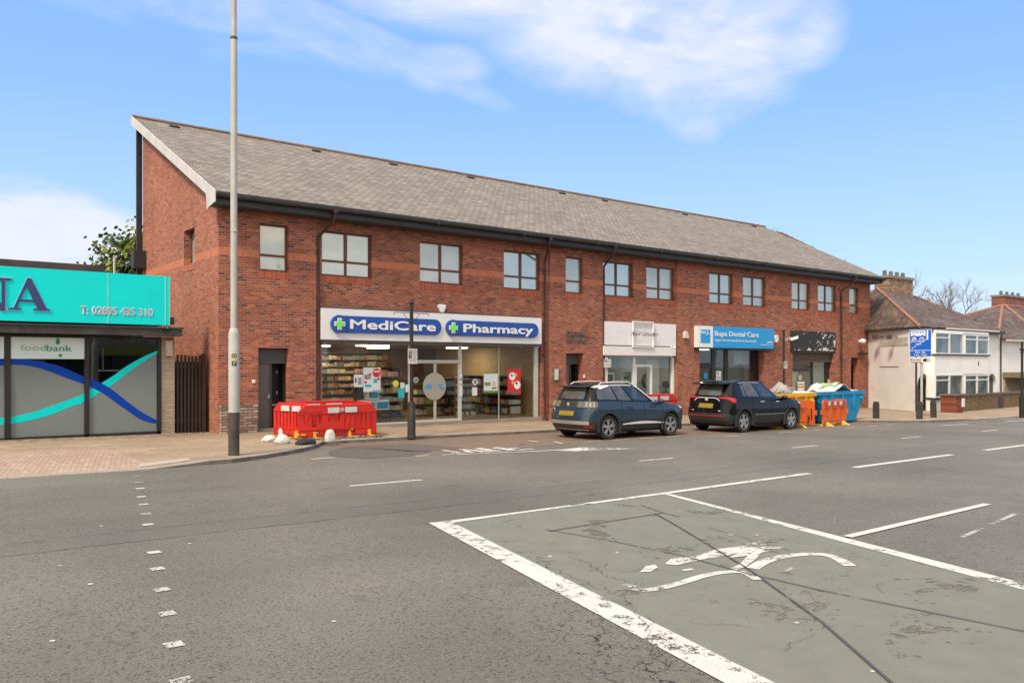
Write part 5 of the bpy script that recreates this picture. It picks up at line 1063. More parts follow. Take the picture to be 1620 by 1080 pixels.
# rubble, sheet and yellow foot pieces round the hole
mb = MB()
for i in range(120):
    x, y = rnd.uniform(9.0, 11.6), rnd.uniform(20.45, 20.95)-.0; r = rnd.uniform(.015, .055)
    mb.obox((x, y, gp(x)+r*.5), (r, r*rnd.uniform(.5, 1), r*.6), Matrix.Rotation(rnd.uniform(0, 3), 3, 'Z')@Matrix.Rotation(rnd.uniform(0, .6), 3, 'X'))
tag(mb.build('rubble', M('rubble_brown', (.20, .13, .10), .9, var=.5, vs=4), None), 'broken paving and rubble strewn under the front red barrier', 'rubble', kind='stuff')
mb = MB(); mb.box(9.15, 11.4, 21.1, 22.4, gp(10)+.005, gp(10)+.012); struct(mb.build('dug_hole_patch', M('earth', (.09, .055, .035), .95, var=.4, vs=5), None, world=None))
def blob_mesh(name, c, r, mat, label, cat, group, seed, squash=.55, pinch=0, rz=0, boxy=0):
    bm = bmesh.new(); bmesh.ops.create_icosphere(bm, subdivisions=3, radius=1)
    for q in bm.verts:
        n = mnoise.noise(q.co*1.6+Vector((seed, 0, 0)))*.22+mnoise.noise(q.co*4+Vector((seed, 5, 0)))*.07
        p = q.co*(1+n)
        if boxy: m_ = max(abs(p.x), abs(p.y), abs(p.z)); p = p.lerp(p/m_, boxy)
        if pinch: k = 1-max(0, p.z)*pinch; p.x *= k; p.y *= k
        p.z = max(p.z, -.55); q.co = Vector((p.x*r[0], p.y*r[1], (p.z+.55)*r[2]))
    me = bpy.data.meshes.new(name); bm.to_mesh(me); bm.free(); me.materials.append(mat)
    me.polygons.foreach_set('use_smooth', [True]*len(me.polygons)); o = bpy.data.objects.new(name, me); COL.objects.link(o); o.location = c; o.rotation_euler = (0, 0, rz)
    return tag(o, label, cat, group)
SACK = M('white_sack', (.66, .63, .58), .85, var=.10, vs=5, dirt=.15, bump=.4)
G = 'white sandbags holding the red barriers'
for px, py, r, pin, lb in ((426, 697, (.20, .15, .11), .2, 'white sandbag lying flat, leftmost by the red barriers'), (447, 700.5, (.21, .15, .17), .6, 'white peaked sandbag at the left foot of the front red barrier'), (444, 694, (.065, .10, .20), .1, 'tall narrow pale sack standing upright behind the peaked sandbag')):
    u, v = on_road(px, py+1, .1); blob_mesh('sandbag', (u, v, gp(u)), r, SACK, lb, 'sandbag', G, px*.1, pinch=pin)
u, v = on_road(523.5, 699, .1); blob_mesh('sandbag', (u, v+.05, gp(u)), (.13, .10, .21), SACK, 'white sandbag slumped against the middle of the front red barrier', 'sandbag', G, 3.3, pinch=.33, boxy=.75)
u, v = on_road(484, 703, .1); blob_mesh('black_bag', (u, v, gp(u)), (.28, .14, .10), M('black_net', (.03, .03, .032), .9, var=.5, vs=8), 'crumpled black netting at the left foot of the front barrier', 'netting', None, 9)
mb = MB(); uu, vv = on_road(468, 695, .1); mb.tube([(uu, vv, gp(uu)+.12), (uu+.22, vv, gp(uu)+.12)], .12, 10); tag(mb.build('yellow_drum', YEL, None), 'small yellow drum lying by the left red barrier', 'drum')
def orange_panel(label, loc, rz, w, kind, feet):
    t = thing('works_barrier', label, 'barrier', (0, 0, 0), 'orange plastic barriers in front of the skips'); h = .98
    if kind == 'slots':
        holes = [(x-.05, x+.05, .26, .70) for g in (-.36, 0, .36) for x in (g*w*.92-.075, g*w*.92+.075)]
    else: holes = [(-.46*w, -.30*w, .30, .66), (-.26*w, -.22*w, .30, .66), (.10*w, .22*w, .24, .68), (.28*w, .40*w, .24, .68)]
    mb = MB(); panel(mb, w, h, holes, .06, .10, .05); P_ = mb.build('panel', ORP, t, world=False)
    mb = MB()
    for q in holes:   # arched heads
        n = 5; xc = (q[0]+q[1])/2; rr = (q[1]-q[0])/2
        mb.prism([(q[0], q[3]+.0), (q[0], q[3]-.07), (xc, q[3])], (-.03, .03)); mb.prism([(q[1], q[3]), (xc, q[3]), (q[1], q[3]-.07)], (-.03, .03))
    for z in (.72, .22): mb.box(-w/2+.02, w/2-.02, -.045, -.03, z-.012, z+.012)
    mb.box(-w/2-.10, -w/2, -.03, .03, .45, .62); mb.box(w/2, w/2+.10, -.03, .03, .45, .62)
    mb.build('ribs', ORP, t, world=False)
    if kind == 'slots':
        n = 7
        for i in range(n): a = -w/2+.10+i*(w-.2)/n; mb = MB(); mb.box(a, a+(w-.2)/n, -.05, -.031, .78, .93); mb.build('reflector', REFR if i % 2 == 0 else REFW, t, world=False)
    else:
        text_part('lettering', 'ORANGE-DOT', REFW, t, -.42*w, .1*w, .80, 0, height=.06, bold=.02, depth=.004); o = [c for c in t.children if c.name.startswith('lettering')][0]
        for q in o.data.vertices: q.co.y -= .032
    for x in feet:
        mb = MB(); mb.prism([(-.32, 0), (-.26, .03), (-.03, .16), (.03, .16), (.26, .03), (.32, 0)], (x*w-.05, x*w+.05), axis='x'); mb.build('foot', M('foot_pale_yellow', (.70, .58, .12), .6), t, world=False)
    t.location = loc; t.rotation_euler = (0, 0, rz); BASE[t.name] = Vector(loc); return t
orange_panel('orange barrier with red and white strip in front of the blue skip', (29.25, 17.25, gz(29)), R(3), 1.75, 'slots', (-.34, .36))
orange_panel('orange barrier with wide windows half hidden by the black car', (26.35, 17.35, gz(26.5)), R(-2), 2.25, 'wide', (-.3, .3))
t = orange_panel('orange barrier set end-on between the two front orange barriers', (27.85, 17.75, gz(28)), R(80), 1.2, 'slots', (0,))
orange_panel('orange barrier at the near end of the blue skip, seen edge on', (30.35, 17.85, gz(30)), R(70), 1.2, 'wide', (0,))

# ------------------------------------------------------------------ skips
SKY_ = M('skip_yellow', (.72, .36, .012), .5, var=.15, vs=2, dirt=.35); SKB = M('skip_blue', (.010, .26, .50), .5, var=.18, vs=2, dirt=.3); INS = M('skip_inside', (.07, .05, .035), .9)
def skip(name, label, x0, x1, y0, y1, zb, ht, mat, rim):
    t = thing(name, label, 'skip', ((x0+x1)/2, (y0+y1)/2, zb)); e = .55; zt = zb+ht; zc = zb+.05
    mb = MB(); th = .05
    def ring(z, ex, ey, ins=0): return [(x0+ex+ins, y0+ey+ins, z), (x1-ex-ins, y0+ey+ins, z), (x1-ex-ins, y1-ey-ins, z), (x0+ex+ins, y1-ey-ins, z)]
    r = [ring(zc, e, .06), ring(zc+ht*.62, .10, 0), ring(zt, 0, 0), ring(zt, 0, 0, th), ring(zc+ht*.62, .10, 0, th), ring(zc+.06, e, .06, th)]
    mb.grid(r, closed=True); mb.poly(r[0]); mb.poly(r[-1]); b = mb.build('body', mat, t)
    mb = MB(); d = .045
    for a, b_, c, d_ in ((x0-d, x1+d, y0-d, y0+.05), (x0-d, x1+d, y1-.05, y1+d), (x0-d, x0+.05, y0+.052, y1-.052), (x1-.05, x1+d, y0+.052, y1-.052)): mb.box(a, b_, c, d_, zt-.13, zt+.01)
    mb.build('rim', rim, t)
    mb = MB()
    for i in range(1, 4):
        x = x0+(x1-x0)*i/4; mb.poly([(x-.05, y0-.002, zc+ht*.62), (x+.05, y0-.002, zc+ht*.62), (x+.05, y0-.05, zt-.13), (x-.05, y0-.05, zt-.13)]); mb.box(x-.05, x+.05, y0-.05, y0+.001, zc+ht*.45, zt-.135)
    mb.build('ribs', mat, t)
    for sx, lx_ in ((x0, -1), (x1, 1)):
        for yy in (y0+.35,) if False else (y0-.03,):
            mb = MB(); mb.tube([(sx-lx_*.28, y0-.14, zt-.30), (sx-lx_*.28, y0+.02, zt-.30)], .05, 10); mb.box(sx-lx_*.28-.09, sx-lx_*.28+.09, y0-.04, y0+.0, zt-.42, zt-.18); mb.build('lifting_lug', mat, t)
    return t, zt
zs_ = gz(29)
ty_, zt1 = skip('yellow_skip', 'yellow and orange rubbish skip in the lay-by behind the black car', 26.45, 29.15, 18.0, 19.7, zs_, 1.24, SKY_, M('rim_yellow', (.85, .45, .02), .5, dirt=.2))
tb_, zt2 = skip('blue_skip', 'blue rubbish skip heaped with white sheeting at the end of the lay-by', 29.3, 32.6, 17.9, 19.6, zs_, 1.26, SKB, SKB)
blob_mesh('rubble_sack', (28.2, 18.9, zt1-.25), (.46, .4, .42), M('grey_cloth', (.35, .33, .32), .9, var=.2, vs=4, bump=.5), 'grey rounded sack heaped in the yellow skip', 'sack', None, 1.5, pinch=.35)
blob_mesh('white_board_waste', (29.3, 18.6, zt1-.15), (.9, .6, .13), M('white_waste', (.66, .64, .60), .8, var=.12, vs=4), 'flat white waste board across the two skips', 'waste', None, 4.2)
mb = MB()
for i in range(60):
    a, b = rnd.uniform(26.8, 28.3), rnd.uniform(18.2, 19.4); p = [Vector((a, b, zt1-.15))]
    for k in range(4): p.append(p[-1]+Vector((rnd.uniform(-.15, .15), rnd.uniform(-.15, .15), rnd.uniform(-.02, .10))))
    mb.tube(p, .012, 4)
tag(mb.build('scrap_wire', M('dark_scrap', (.05, .045, .04), .9, var=.5), None), 'tangle of dark scrap at the left end of the yellow skip', 'scrap', kind='stuff')
mb = MB()
for i in range(16):
    a = rnd.uniform(28.7, 29.3); p = [Vector((28.6, 18.9, zt1+.05))]
    for k in range(5): p.append(p[-1]+Vector((.08*(a-28.6)+rnd.uniform(-.04, .1), rnd.uniform(-.08, .08), .10-.05*k)))
    mb.tube(p, .006, 4)
tag(mb.build('wire_coil', M('pale_wire', (.5, .48, .44), .5), None), 'loose pale wire sticking up from the yellow skip', 'wire', kind='stuff')
def cloth(name, x0, x1, y0, y1, z, hfun, mat, label):
    mb = MB(); nx, ny = 26, 14; g = []
    for j in range(ny+1):
        row = []
        for i in range(nx+1):
            a, b = i/nx, j/ny; x = x0+(x1-x0)*a; y = y0+(y1-y0)*b
            row.append((x+.05*mnoise.noise(Vector((a*5, b*5, 3))), y, z+hfun(a, b)+.13*mnoise.noise(Vector((x*2.2, y*2.2, 1.7)))+.05*mnoise.noise(Vector((x*7, y*7, 0)))))
        g.append(row)
    mb.grid(g); o = mb.build(name, mat, None, smooth=True, fix=False); so_ = o.modifiers.new('thick', 'SOLIDIFY'); so_.thickness = .02; return tag(o, label, 'sheeting')
cloth('plastic_sheeting', 30.5, 32.45, 18.05, 19.4, zt2-.12, lambda a, b: .36*math.exp(-((a-.45)/.28)**2)*(1-.5*abs(b-.5))+.08, SACK, 'white plastic sheeting heaped in the blue skip')
cloth('green_sheeting', 30.9, 31.9, 18.2, 18.9, zt2+.10, lambda a, b: .22*math.exp(-((a-.4)/.35)**2), M('pale_green_sheet', (.33, .52, .30), .7, var=.15), 'pale green sheet lying over the white sheeting in the blue skip')

# ------------------------------------------------------------------ wall fittings
def wall_box(name, px, py, v, w, h, d, mat, label, cat, shape='box', group=None):
    u, z = fp(px, py, v-d); mb = MB()
    if shape == 'bell': mb.prism([(u-w/2, z+h/2), (u-w/2, z+h*.15), (u-w*.22, z-h/2), (u+w*.22, z-h/2), (u+w/2, z+h*.15), (u+w/2, z+h/2), (u+w*.25, z+h*.56), (u-w*.25, z+h*.56)], (v-d, v-.002))
    elif shape == 'shell': mb.prism([(u-w/2, z-h/2), (u+w/2, z-h/2), (u+w/2, z-h*.1), (u+w*.3, z+h*.35), (u, z+h/2), (u-w*.3, z+h*.4), (u-w/2, z)], (v-d, v-.002))
    else: mb.box(u-w/2, u+w/2, v-d, v-.002, z-h/2, z+h/2)
    return tag(mb.build(name, mat, None, bevel=min(.012, d/4)), label, cat, group)
VP = V-.08; CREAMP = M('cream_plastic', (.70, .62, .50), .5)
wall_box('alarm_box', 700, 488, V, .30, .27, .09, SWHITE, 'white bell alarm box above the pharmacy sign', 'alarm box', 'bell')
wall_box('floodlight_shell', 1086.5, 529, VP, .30, .32, .12, CREAMP, 'cream shell shaped lamp between the hair studio and dental signs', 'lamp', 'shell')
wall_box('alarm_box', 1229.5, 536, V-.10, .26, .33, .22, SWHITE, 'white alarm box at the right end of the blue dental sign', 'alarm box', 'bell')
wall_box('intercom', 401.5, 603, VP, .10, .11, .03, SWHITE, 'small white entry buzzer left of the first doorway', 'buzzer')
wall_box('intercom', 924.5, 595, VP, .09, .13, .03, SWHITE, 'small white entry buzzer right of the middle doorway', 'buzzer')
wall_box('letter_box', 880.5, 592, VP, .26, .50, .05, M('notice_green', (.10, .16, .08), .5), 'green framed notice case left of the middle doorway', 'notice case')
u, z = fp(880.5, 592, VP-.06); mb = MB(); mb.box(u-.10, u+.10, VP-.062, VP-.053, z-.21, z+.21); o = bpy.data.objects['letter_box']; pn = mb.build('notice_paper', M('notice_paper', (.62, .60, .52), .6), None); pn.parent = o; pn.location = pn.location-o.location
def cctv(px, py, v, label, ang, sc=1.0, dome=False):
    u, z = fp(px, py, v-.3); t = thing('security_camera', label, 'security camera', (u, v-.1, z), 'white security cameras on the brick front')
    mb = MB(); mb.box(u-.05*sc, u+.05*sc, v-.14, v-.082, z-.06, z+.06); mb.tube([(u, v-.12, z), (u, v-.26, z-.04)], .02*sc, 6); mb.build('bracket', SWHITE, t)
    mb = MB(); Mx = Matrix.Rotation(R(ang), 3, 'Z')@Matrix.Rotation(R(-18), 3, 'X')
    if dome: mb.ball((u, v-.3, z-.02), (.14*sc, .14*sc, .11*sc))
    else: mb.obox((u, v-.32, z-.01), (.065*sc, .19*sc, .06*sc), Mx); mb.obox(Vector((u, v-.32, z-.01))+Mx@Vector((0, -.02, .075*sc)), (.075*sc, .22*sc, .008), Mx)
    mb.build('camera_body', SWHITE, t, smooth=dome, bevel=0 if dome else .01)
    mb = MB(); c = Vector((u, v-.32, z-.01))+Mx@Vector((0, -.195*sc, 0)); mb.obox(c, (.04*sc, .006, .04*sc), Mx); mb.build('lens', DARKM, t)
cctv(1256, 535, VP, 'white bullet camera at the left end of the flaking black sign', 40, 1.0); cctv(1245, 536.5, VP, 'smaller white camera just right of the iron post', -40, .8)
cctv(1365, 539, VP, 'white dome camera high on the right corner of the brick wall', 0, 1.3, True); cctv(1067, 549, V, 'small white camera at the right end of the hair studio shutter box', 20, .55, True)
mb = MB(); u, z = fp(1369, 559.5, VP-.2); mb.box(u-.5, u+.25, VP-.25, VP-.05, z-.05, z+.06); tag(mb.build('black_floodlight', DARKM, None, bevel=.02), 'black strip floodlight low on the right corner of the brick wall', 'lamp')
mb = MB(); u, z = fp(258, 521, SV-.5); mb.tube([(u, SV-.3, z), (u+.05, SV-.55, z-.03)], .03, 8); mb.ball((u+.15, SV-.45, z+.03), .07); tag(mb.build('security_light', DARKM, None), 'small black security light under the turquoise sign corner', 'lamp')

# ------------------------------------------------------------------ things in the shop windows
def poster(px0, px1, py0, py1, y, label, mats, cat='poster', parts=()):
    a = fp(px0, (py0+py1)/2, y)[0]; b = fp(px1, (py0+py1)/2, y)[0]; m_ = (px0+px1)/2; z1 = fp(m_, py0, y)[1]; z0 = fp(m_, py1, y)[1]
    mb = MB(); mb.box(a, b, y, y+.006, z0, z1); t = mb.build('window_poster' if cat == 'poster' else cat.replace(' ', '_'), mats, None); tag(t, label, cat)
    for (nm, x0, x1, h0, h1, mt) in parts:
        mb = MB(); mb.box(a+(b-a)*x0, a+(b-a)*x1, y-.004, y-.001, z0+(z1-z0)*h0, z0+(z1-z0)*h1); o = mb.build(nm, mt, None); o.parent = t; o.location = o.location-t.location
    return t, a, b, z0, z1
PW = M('poster_white', (.62, .66, .68), .6, var=.05); PRED = M('poster_red', (.58, .02, .03), .5); PTEAL = M('poster_teal', (.02, .40, .44), .5); PGRN = M('poster_green', (.13, .28, .06), .5); PORG = M('poster_orange', (.85, .38, .02), .5); PGY = M('poster_grey_print', (.24, .26, .30), .6, var=.5, vs=30)
yp = gy-.012
def disc(t, cx, cz, r, y, mat, nm='disc'):
    mb = MB(); mb.prism([(cx+r*math.cos(i*.314), cz+r*math.sin(i*.314)) for i in range(20)], (y-.004, y)); o = mb.build(nm, mat, None)
    if t: o.parent = t; o.location = o.location-t.location
    return o
def ptext(t, s_, mat, a, b, z, y, h, bold=0.):
    o = text_part('print', s_, mat, None, a, b, z, y, height=h, bold=bold, depth=.003); o.parent = t; o.location = o.location-t.location
t, a, b, z0, z1 = poster(560, 574, 592, 612, yp, 'small white notice with a dark figure left of the offers poster', PW, parts=[('print_block', .12, .28, .35, .72, DARKM), ('print_lines', .45, .85, .2, .75, PGY)])
t, a, b, z0, z1 = poster(575, 602, 581, 619.5, yp, 'large pale blue offers poster with a red SAVE roundel', PW, parts=[('print_block', .06, .42, .52, .72, PGY), ('print_block', .58, .80, .36, .54, PTEAL), ('print_lines', .08, .45, .20, .3, PTEAL), ('print_bar', .5, .98, .03, .06, M('poster_blue', (.03, .1, .4), .5))])
disc(t, a+(b-a)*.76, z0+(z1-z0)*.78, .15, yp-.002, PRED); ptext(t, 'SAVE', SWHITE, a+(b-a)*.60, a+(b-a)*.92, z0+(z1-z0)*.79, yp-.007, .07, .03)
for q in ((.12, .58), (.12, .40), (.88, .52), (.38, .72)): disc(t, a+(b-a)*q[0], z0+(z1-z0)*q[1], .045, yp-.002, PRED)
t = disc(None, *fp(626, 606.5, yp), .115, yp, M('sticker_lime', (.50, .62, .05), .5), 'round_sticker'); tag(t, 'lime green round sticker on the pharmacy glass', 'sticker')
poster(633.5, 640, 605, 614, yp, 'small pale blue card above the teal leaflet', M('pale_blue', (.45, .66, .74), .5)); poster(630, 640, 615, 629, yp, 'teal leaflet stuck low on the pharmacy glass', PTEAL); poster(641.5, 648, 608, 620, yp, 'small white card beside the door frame', PW)
t = disc(None, *fp(658, 601, yp), .10, yp, M('sticker_grey', (.40, .44, .42), .5), 'round_sticker'); tag(t, 'grey round sticker with a green cross by the sliding doors', 'sticker')
u, z = fp(658, 601, yp); mb = MB(); mb.box(u-.02, u+.02, yp-.010, yp-.006, z-.06, z+.06); mb.box(u-.06, u-.021, yp-.010, yp-.006, z-.02, z+.02); mb.box(u+.021, u+.06, yp-.010, yp-.006, z-.02, z+.02); o = mb.build('cross', M('cross_green', (.03, .16, .06), .5), None); o.parent = t; o.location = o.location-t.location
GD = M('door_film', (.34, .31, .26), .5, var=.04); u, z = fp(687.5, 611, gy-.03)
t = disc(None, u, z, .48, gy-.026, GD, 'door_roundel'); tag(t, 'big grey-beige roundel with blue shapes across the pharmacy doors', 'door graphic')
BLU2 = M('film_mid_blue', (.04, .30, .62), .5)
for q in ([(-.40, -.02), (-.28, .09), (-.15, .08), (-.12, -.05), (-.2, -.10), (-.25, -.02), (-.33, -.10)], [(.13, .07), (.25, .09), (.30, -.03), (.42, -.06), (.38, -.13), (.22, -.08)]):
    mb = MB(); mb.prism([(u+a, z+b) for a, b in q], (gy-.036, gy-.031)); o = mb.build('blue_shape', BLU2, None); o.parent = t; o.location = o.location-t.location
poster(726.5, 731.5, 592.5, 627, gy-.07, 'narrow white opening hours panel on the right door post', PW, parts=[('print_block', .1, .9, .72, .88, PGY), ('print_block', .15, .85, .5, .62, M('print_pink', (.6, .3, .3), .5))])
t = disc(None, *fp(751.5, 604, yp), .115, yp, PW, 'round_sticker'); tag(t, 'white round notice above a small white card on the right hand glass', 'sticker'); u, z = fp(751.5, 604, yp)
mb = MB(); mb.box(u-.045, u+.045, yp-.010, yp-.006, z+.0, z+.07); mb.box(u-.06, u+.06, yp-.010, yp-.006, z-.06, z-.03); o = mb.build('print_block', DARKM, None); o.parent = t; o.location = o.location-t.location
poster(747, 755, 612.5, 625.5, yp, 'small white card under the round white notice', PW)
t, a, b, z0, z1 = poster(765.5, 787.5, 588.5, 619, yp, 'white poster with green bands on the right hand glass', PW, parts=[('band', 0, 1, .93, 1.0, PGRN), ('band', 0, 1, -.06, .05, PGRN), ('print_block', .05, .48, .30, .48, PGRN), ('print_block', .6, .85, .28, .5, M('print_rose', (.6, .42, .36), .5)), ('print_bar', .55, .9, .14, .20, DARKM)])
t, a, b, z0, z1 = poster(803, 824, 584, 620.5, yp, 'red poster with two white discs and orange shapes', PRED)
for q, r_, m_ in (((.35, .70), .15, SWHITE), ((.72, .32), .155, SWHITE), ((.60, .76), .07, PORG), ((.38, .42), .07, PORG), ((.30, .74), .06, PGY), ((.66, .40), .05, DARKM)): disc(t, a+(b-a)*q[0], z0+(z1-z0)*q[1], r_, yp-.002 if m_ is SWHITE else yp-.007, m_)
mb = MB(); u, z = fp(836, 565, yp); mb.prism([(u-.17, z), (u-.13, z+.07), (u-.06, z+.10), (u+.12, z+.09), (u+.12, z-.09), (u-.07, z-.05)], (yp, yp+.01)); tag(mb.build('window_sign', M('brown_sign', (.16, .05, .02), .5), None), 'small brown arrow shaped sign at the top right of the pharmacy glass', 'sign')
# goods
def product_mat():
    t = NT('goods'); a = t.new('ShaderNodeAttribute'); a.attribute_name = 'Col'; t.l.new(a.outputs['Color'], t.b.inputs['Base Color']); t.b.inputs['Roughness'].default_value = .5; return t.mat
GOODS = product_mat()
def goods(name, boxes, par, label=None):
    """boxes: (x0,x1,y0,y1,z0,z1,colour)"""
    mb = MB(); cols = []
    for q in boxes: mb.box(*q[:6]); cols += [q[6]]*6
    o = mb.build(name, GOODS, par, fix=False); o['kind'] = 'stuff'; ca = o.data.color_attributes.new('Col', 'FLOAT_COLOR', 'CORNER')
    for i, p in enumerate(o.data.polygons):
        for li in p.loop_indices: ca.data[li].color = (*cols[i], 1)
    return o
PAL = [(.55, .55, .5), (.3, .05, .04), (.12, .2, .3), (.5, .38, .1), (.1, .25, .12), (.35, .3, .25), (.25, .12, .08), (.6, .6, .6), (.08, .07, .07), (.35, .12, .2), (.45, .25, .08), (.2, .3, .35)]
def shelf_unit(name, label, x0, x1, y0, y1, z0, zh, n, fmat, pal, along='x', fill=.95, back=True, group=None, w=(.05, .12)):
    t = thing(name, label, 'shelf unit', ((x0+x1)/2, (y0+y1)/2, z0), group); mb = MB()
    for k in range(n+1): z = z0+.10+(zh-.1)*k/n; mb.box(x0, x1, y0, y1, z-.02, z)
    mb.box(x0, x1, y0+.02, y1-.02, z0, z0+.08); mb.build('shelves', fmat, t)
    mb = MB()
    if along == 'x': mb.box(x0, x1, y1+.001, y1+.03, z0, z0+zh)
    else: mb.box(x1+.001, x1+.03, y0, y1, z0, z0+zh)
    if back: mb.build('back_panel', fmat, t)
    bx_ = []
    for k in range(n):
        z = z0+.10+(zh-.1)*k/n+.001; hh = (zh-.1)/n-.05; p = (x0 if along == 'x' else y0)+.02; e = (x1 if along == 'x' else y1)-.02; c = rnd.choice(pal); run = 0
        while p < e-.04:
            ww = rnd.uniform(*w)
            if run <= 0: c = rnd.choice(pal); run = rnd.randint(2, 5); hr = rnd.uniform(.45, .95)*hh
            run -= 1
            if rnd.random() < fill:
                cc_ = tuple(max(0, q*rnd.uniform(.75, 1.2)) for q in c); d = rnd.uniform(0, .05)
                if along == 'x': bx_.append((p, min(e, p+ww-.008), y0+.02+d, y1-.03, z, z+hr*rnd.uniform(.92, 1), cc_))
                else: bx_.append((x0+.02+d, x1-.03, p, min(e, p+ww-.008), z, z+hr*rnd.uniform(.92, 1), cc_))
            p += ww
    goods('goods', bx_, t); return t
SHB = M('shelf_brown', (.14, .08, .05), .6, var=.2); SHW = M('shelf_wood', (.33, .18, .09), .5, var=.15)
DP = [(.36, .2, .13), (.24, .12, .08), (.5, .33, .2), (.14, .09, .07), (.45, .16, .1), (.6, .5, .36), (.3, .3, .3)]
G2 = 'stocked shelf units in the pharmacy'
shelf_unit('shelf_unit', 'tall brown wall shelves of small boxes at the back left of the pharmacy', 11.5, 16.2, V+4.4, V+4.8, PZ0, 2.45, 9, SHB, DP, group=G2)
shelf_unit('shelf_unit', 'low display shelves of pale bottles behind the offers poster', 13.2, 15.0, V+1.15, V+1.55, PZ0, 1.30, 4, SHW, [(.6, .6, .52), (.5, .55, .5), (.15, .2, .3), (.55, .5, .2), (.1, .1, .12)], group=G2)
shelf_unit('shelf_unit', 'low display shelves seen through the left sliding door', 16.4, 17.5, V+2.6, V+3.0, PZ0, 1.25, 3, SHW, [(.6, .6, .5), (.45, .5, .15), (.3, .42, .3)], group=G2, w=(.08, .14))
shelf_unit('shelf_unit', 'narrow stand of green and yellow packs right of the doors', 17.25, 18.0, V+.9, V+1.3, PZ0, 1.45, 5, SHW, [(.3, .42, .36), (.6, .42, .05), (.5, .5, .45), (.2, .25, .2)], group=G2, w=(.09, .16))
shelf_unit('shelf_unit', 'long low gondola of bottles along the right wall of the pharmacy', 19.55, 20.05, V+.8, V+5.2, PZ0, 1.55, 4, SHB, PAL, along='y', group=G2)
shelf_unit('shelf_unit', 'dark rear gondola of assorted packs in the middle of the pharmacy', 17.4, 19.4, V+3.4, V+3.9, PZ0, 1.45, 4, SHB, PAL+DP, group=G2)
shelf_unit('shelf_unit', 'dark counter shelves behind the sliding doors', 15.2, 16.2, V+3.2, V+3.6, PZ0, 1.9, 5, SHB, DP, group=G2)
for i, (a, b, z, lb) in enumerate(((12.95, 13.42, .50, 'white and blue carton, left of the pair stacked inside the glass'), (13.45, 13.93, .50, 'white and blue carton, right of the pair stacked inside the glass'), (13.15, 13.55, .86, 'white and blue carton on top of the stacked pair'))):
    mb = MB(); mb.box(a, b, gy+.25, gy+.6, z, z+.34); o = mb.build('carton', SWHITE, None, bevel=.004); tag(o, lb, 'carton', 'white and blue cartons inside the pharmacy glass')
    mb = MB(); mb.box(a+.03, b-.03, gy+.243, gy+.249, z+.05, z+.27); q = mb.build('blue_label', M('label_blue', (.05, .30, .45), .5, var=.4, vs=6), None); q.parent = o; q.location = q.location-o.location
mb = MB(); mb.box(12.85, 14.0, gy+.2, gy+.65, PZ0, .495); tag(mb.build('display_plinth', M('plinth_dark', (.06, .045, .035), .7), None), 'dark plinth carrying the white and blue cartons', 'plinth')
# hair studio and dental interiors
GREENB = M('topiary_green', (.018, .045, .018), .9, var=.5, vs=14, bump=1)
t = thing('topiary_tree', 'two-ball topiary tree in the hair studio window', 'plant', (27.0, hy+.3, HZ))
u, z = fp(1053.2, 608, hy+.3)
for zz, r_ in ((z, .17), (z-.46, .21)):
    mb = MB()
    for i in range(420):
        d = Vector((rnd.gauss(0, 1), rnd.gauss(0, 1), rnd.gauss(0, 1))).normalized(); c = Vector((u, hy+.3, zz))+d*r_*rnd.uniform(.8, 1.05); a_ = d.orthogonal().normalized()*.022; b_ = d.cross(a_)
        mb.poly([c-a_, c-b_*.7+d*.01, c+a_, c+b_*.7])
    mb.ball((u, hy+.3, zz), r_*.86); mb.build('foliage_ball', GREENB, t, fix=False)
mb = MB(); mb.tube([(u, hy+.3, HZ), (u, hy+.3, z)], .018, 6); mb.build('stem', SHB, t)
shelf_unit('display_shelf', 'white shelves of hair products on the right of the hair studio', 26.15, 26.75, hy+.9, hy+1.15, HZ, 1.85, 5, WINT, [(.05, .05, .05), (.3, .3, .3), (.5, .5, .5)], fill=.6)
mb = MB(); u, z = fp(1024, 602, hy+1.6); mb.tube([(u+.33*math.cos(i*.3142), hy+1.6, z+.33*math.sin(i*.3142)) for i in range(21)], .035, 6, cap=False); o = mb.build('round_mirror', DARKM, None); tag(o, 'round black framed mirror inside the hair studio', 'mirror')
mb = MB(); mb.prism([(u+.31*math.cos(i*.3142), z+.31*math.sin(i*.3142)) for i in range(20)], (hy+1.6, hy+1.61)); q = mb.build('mirror_glass', M('mirror', (.6, .62, .6), .03, metal=1, var=0), None); q.parent = o; q.location = q.location-o.location
mb = MB(); a = fp(961, 592, hy+.9); b = fp(969.5, 592, hy+.9); mb.box(a[0], b[0], hy+.9, hy+.93, HZ, 1.62); o = mb.build('standing_mirror', M('mirror_dark_green', (.05, .07, .045), .2), None); tag(o, 'tall white framed mirror at the left of the hair studio window', 'mirror')
mb = MB(); mb.box(b[0], b[0]+.08, hy+.88, hy+.94, HZ, 1.7); mb.box(a[0]-.05, b[0], hy+.88, hy+.94, 1.625, 1.7); q = mb.build('mirror_frame', WFRAME, None); q.parent = o; q.location = q.location-o.location
mb = MB(); mb.box(25.2, 25.3, hy+2.2, hy+3.0, HZ, 2.1); mb.box(24.6, 25.0, hy+3.2, hy+3.3, HZ+.8, 2.0); tag(mb.build('wall_partition', GINT, None), 'grey partition inside the hair studio', 'partition')
t = disc(None, *fp(1116.5, 594, by-.06), .15, by-.05, CY, 'round_sticker'); tag(t, 'blue round sticker on the dental practice door', 'sticker')
poster(1133, 1141, 586.5, 612, by-.07, 'white opening hours sheet on the dental practice glass', SWHITE, parts=[('print_block', .2, .45, .78, .92, PGY), ('print_lines', .15, .9, .1, .65, M('light_print', (.55, .58, .62), .6))])
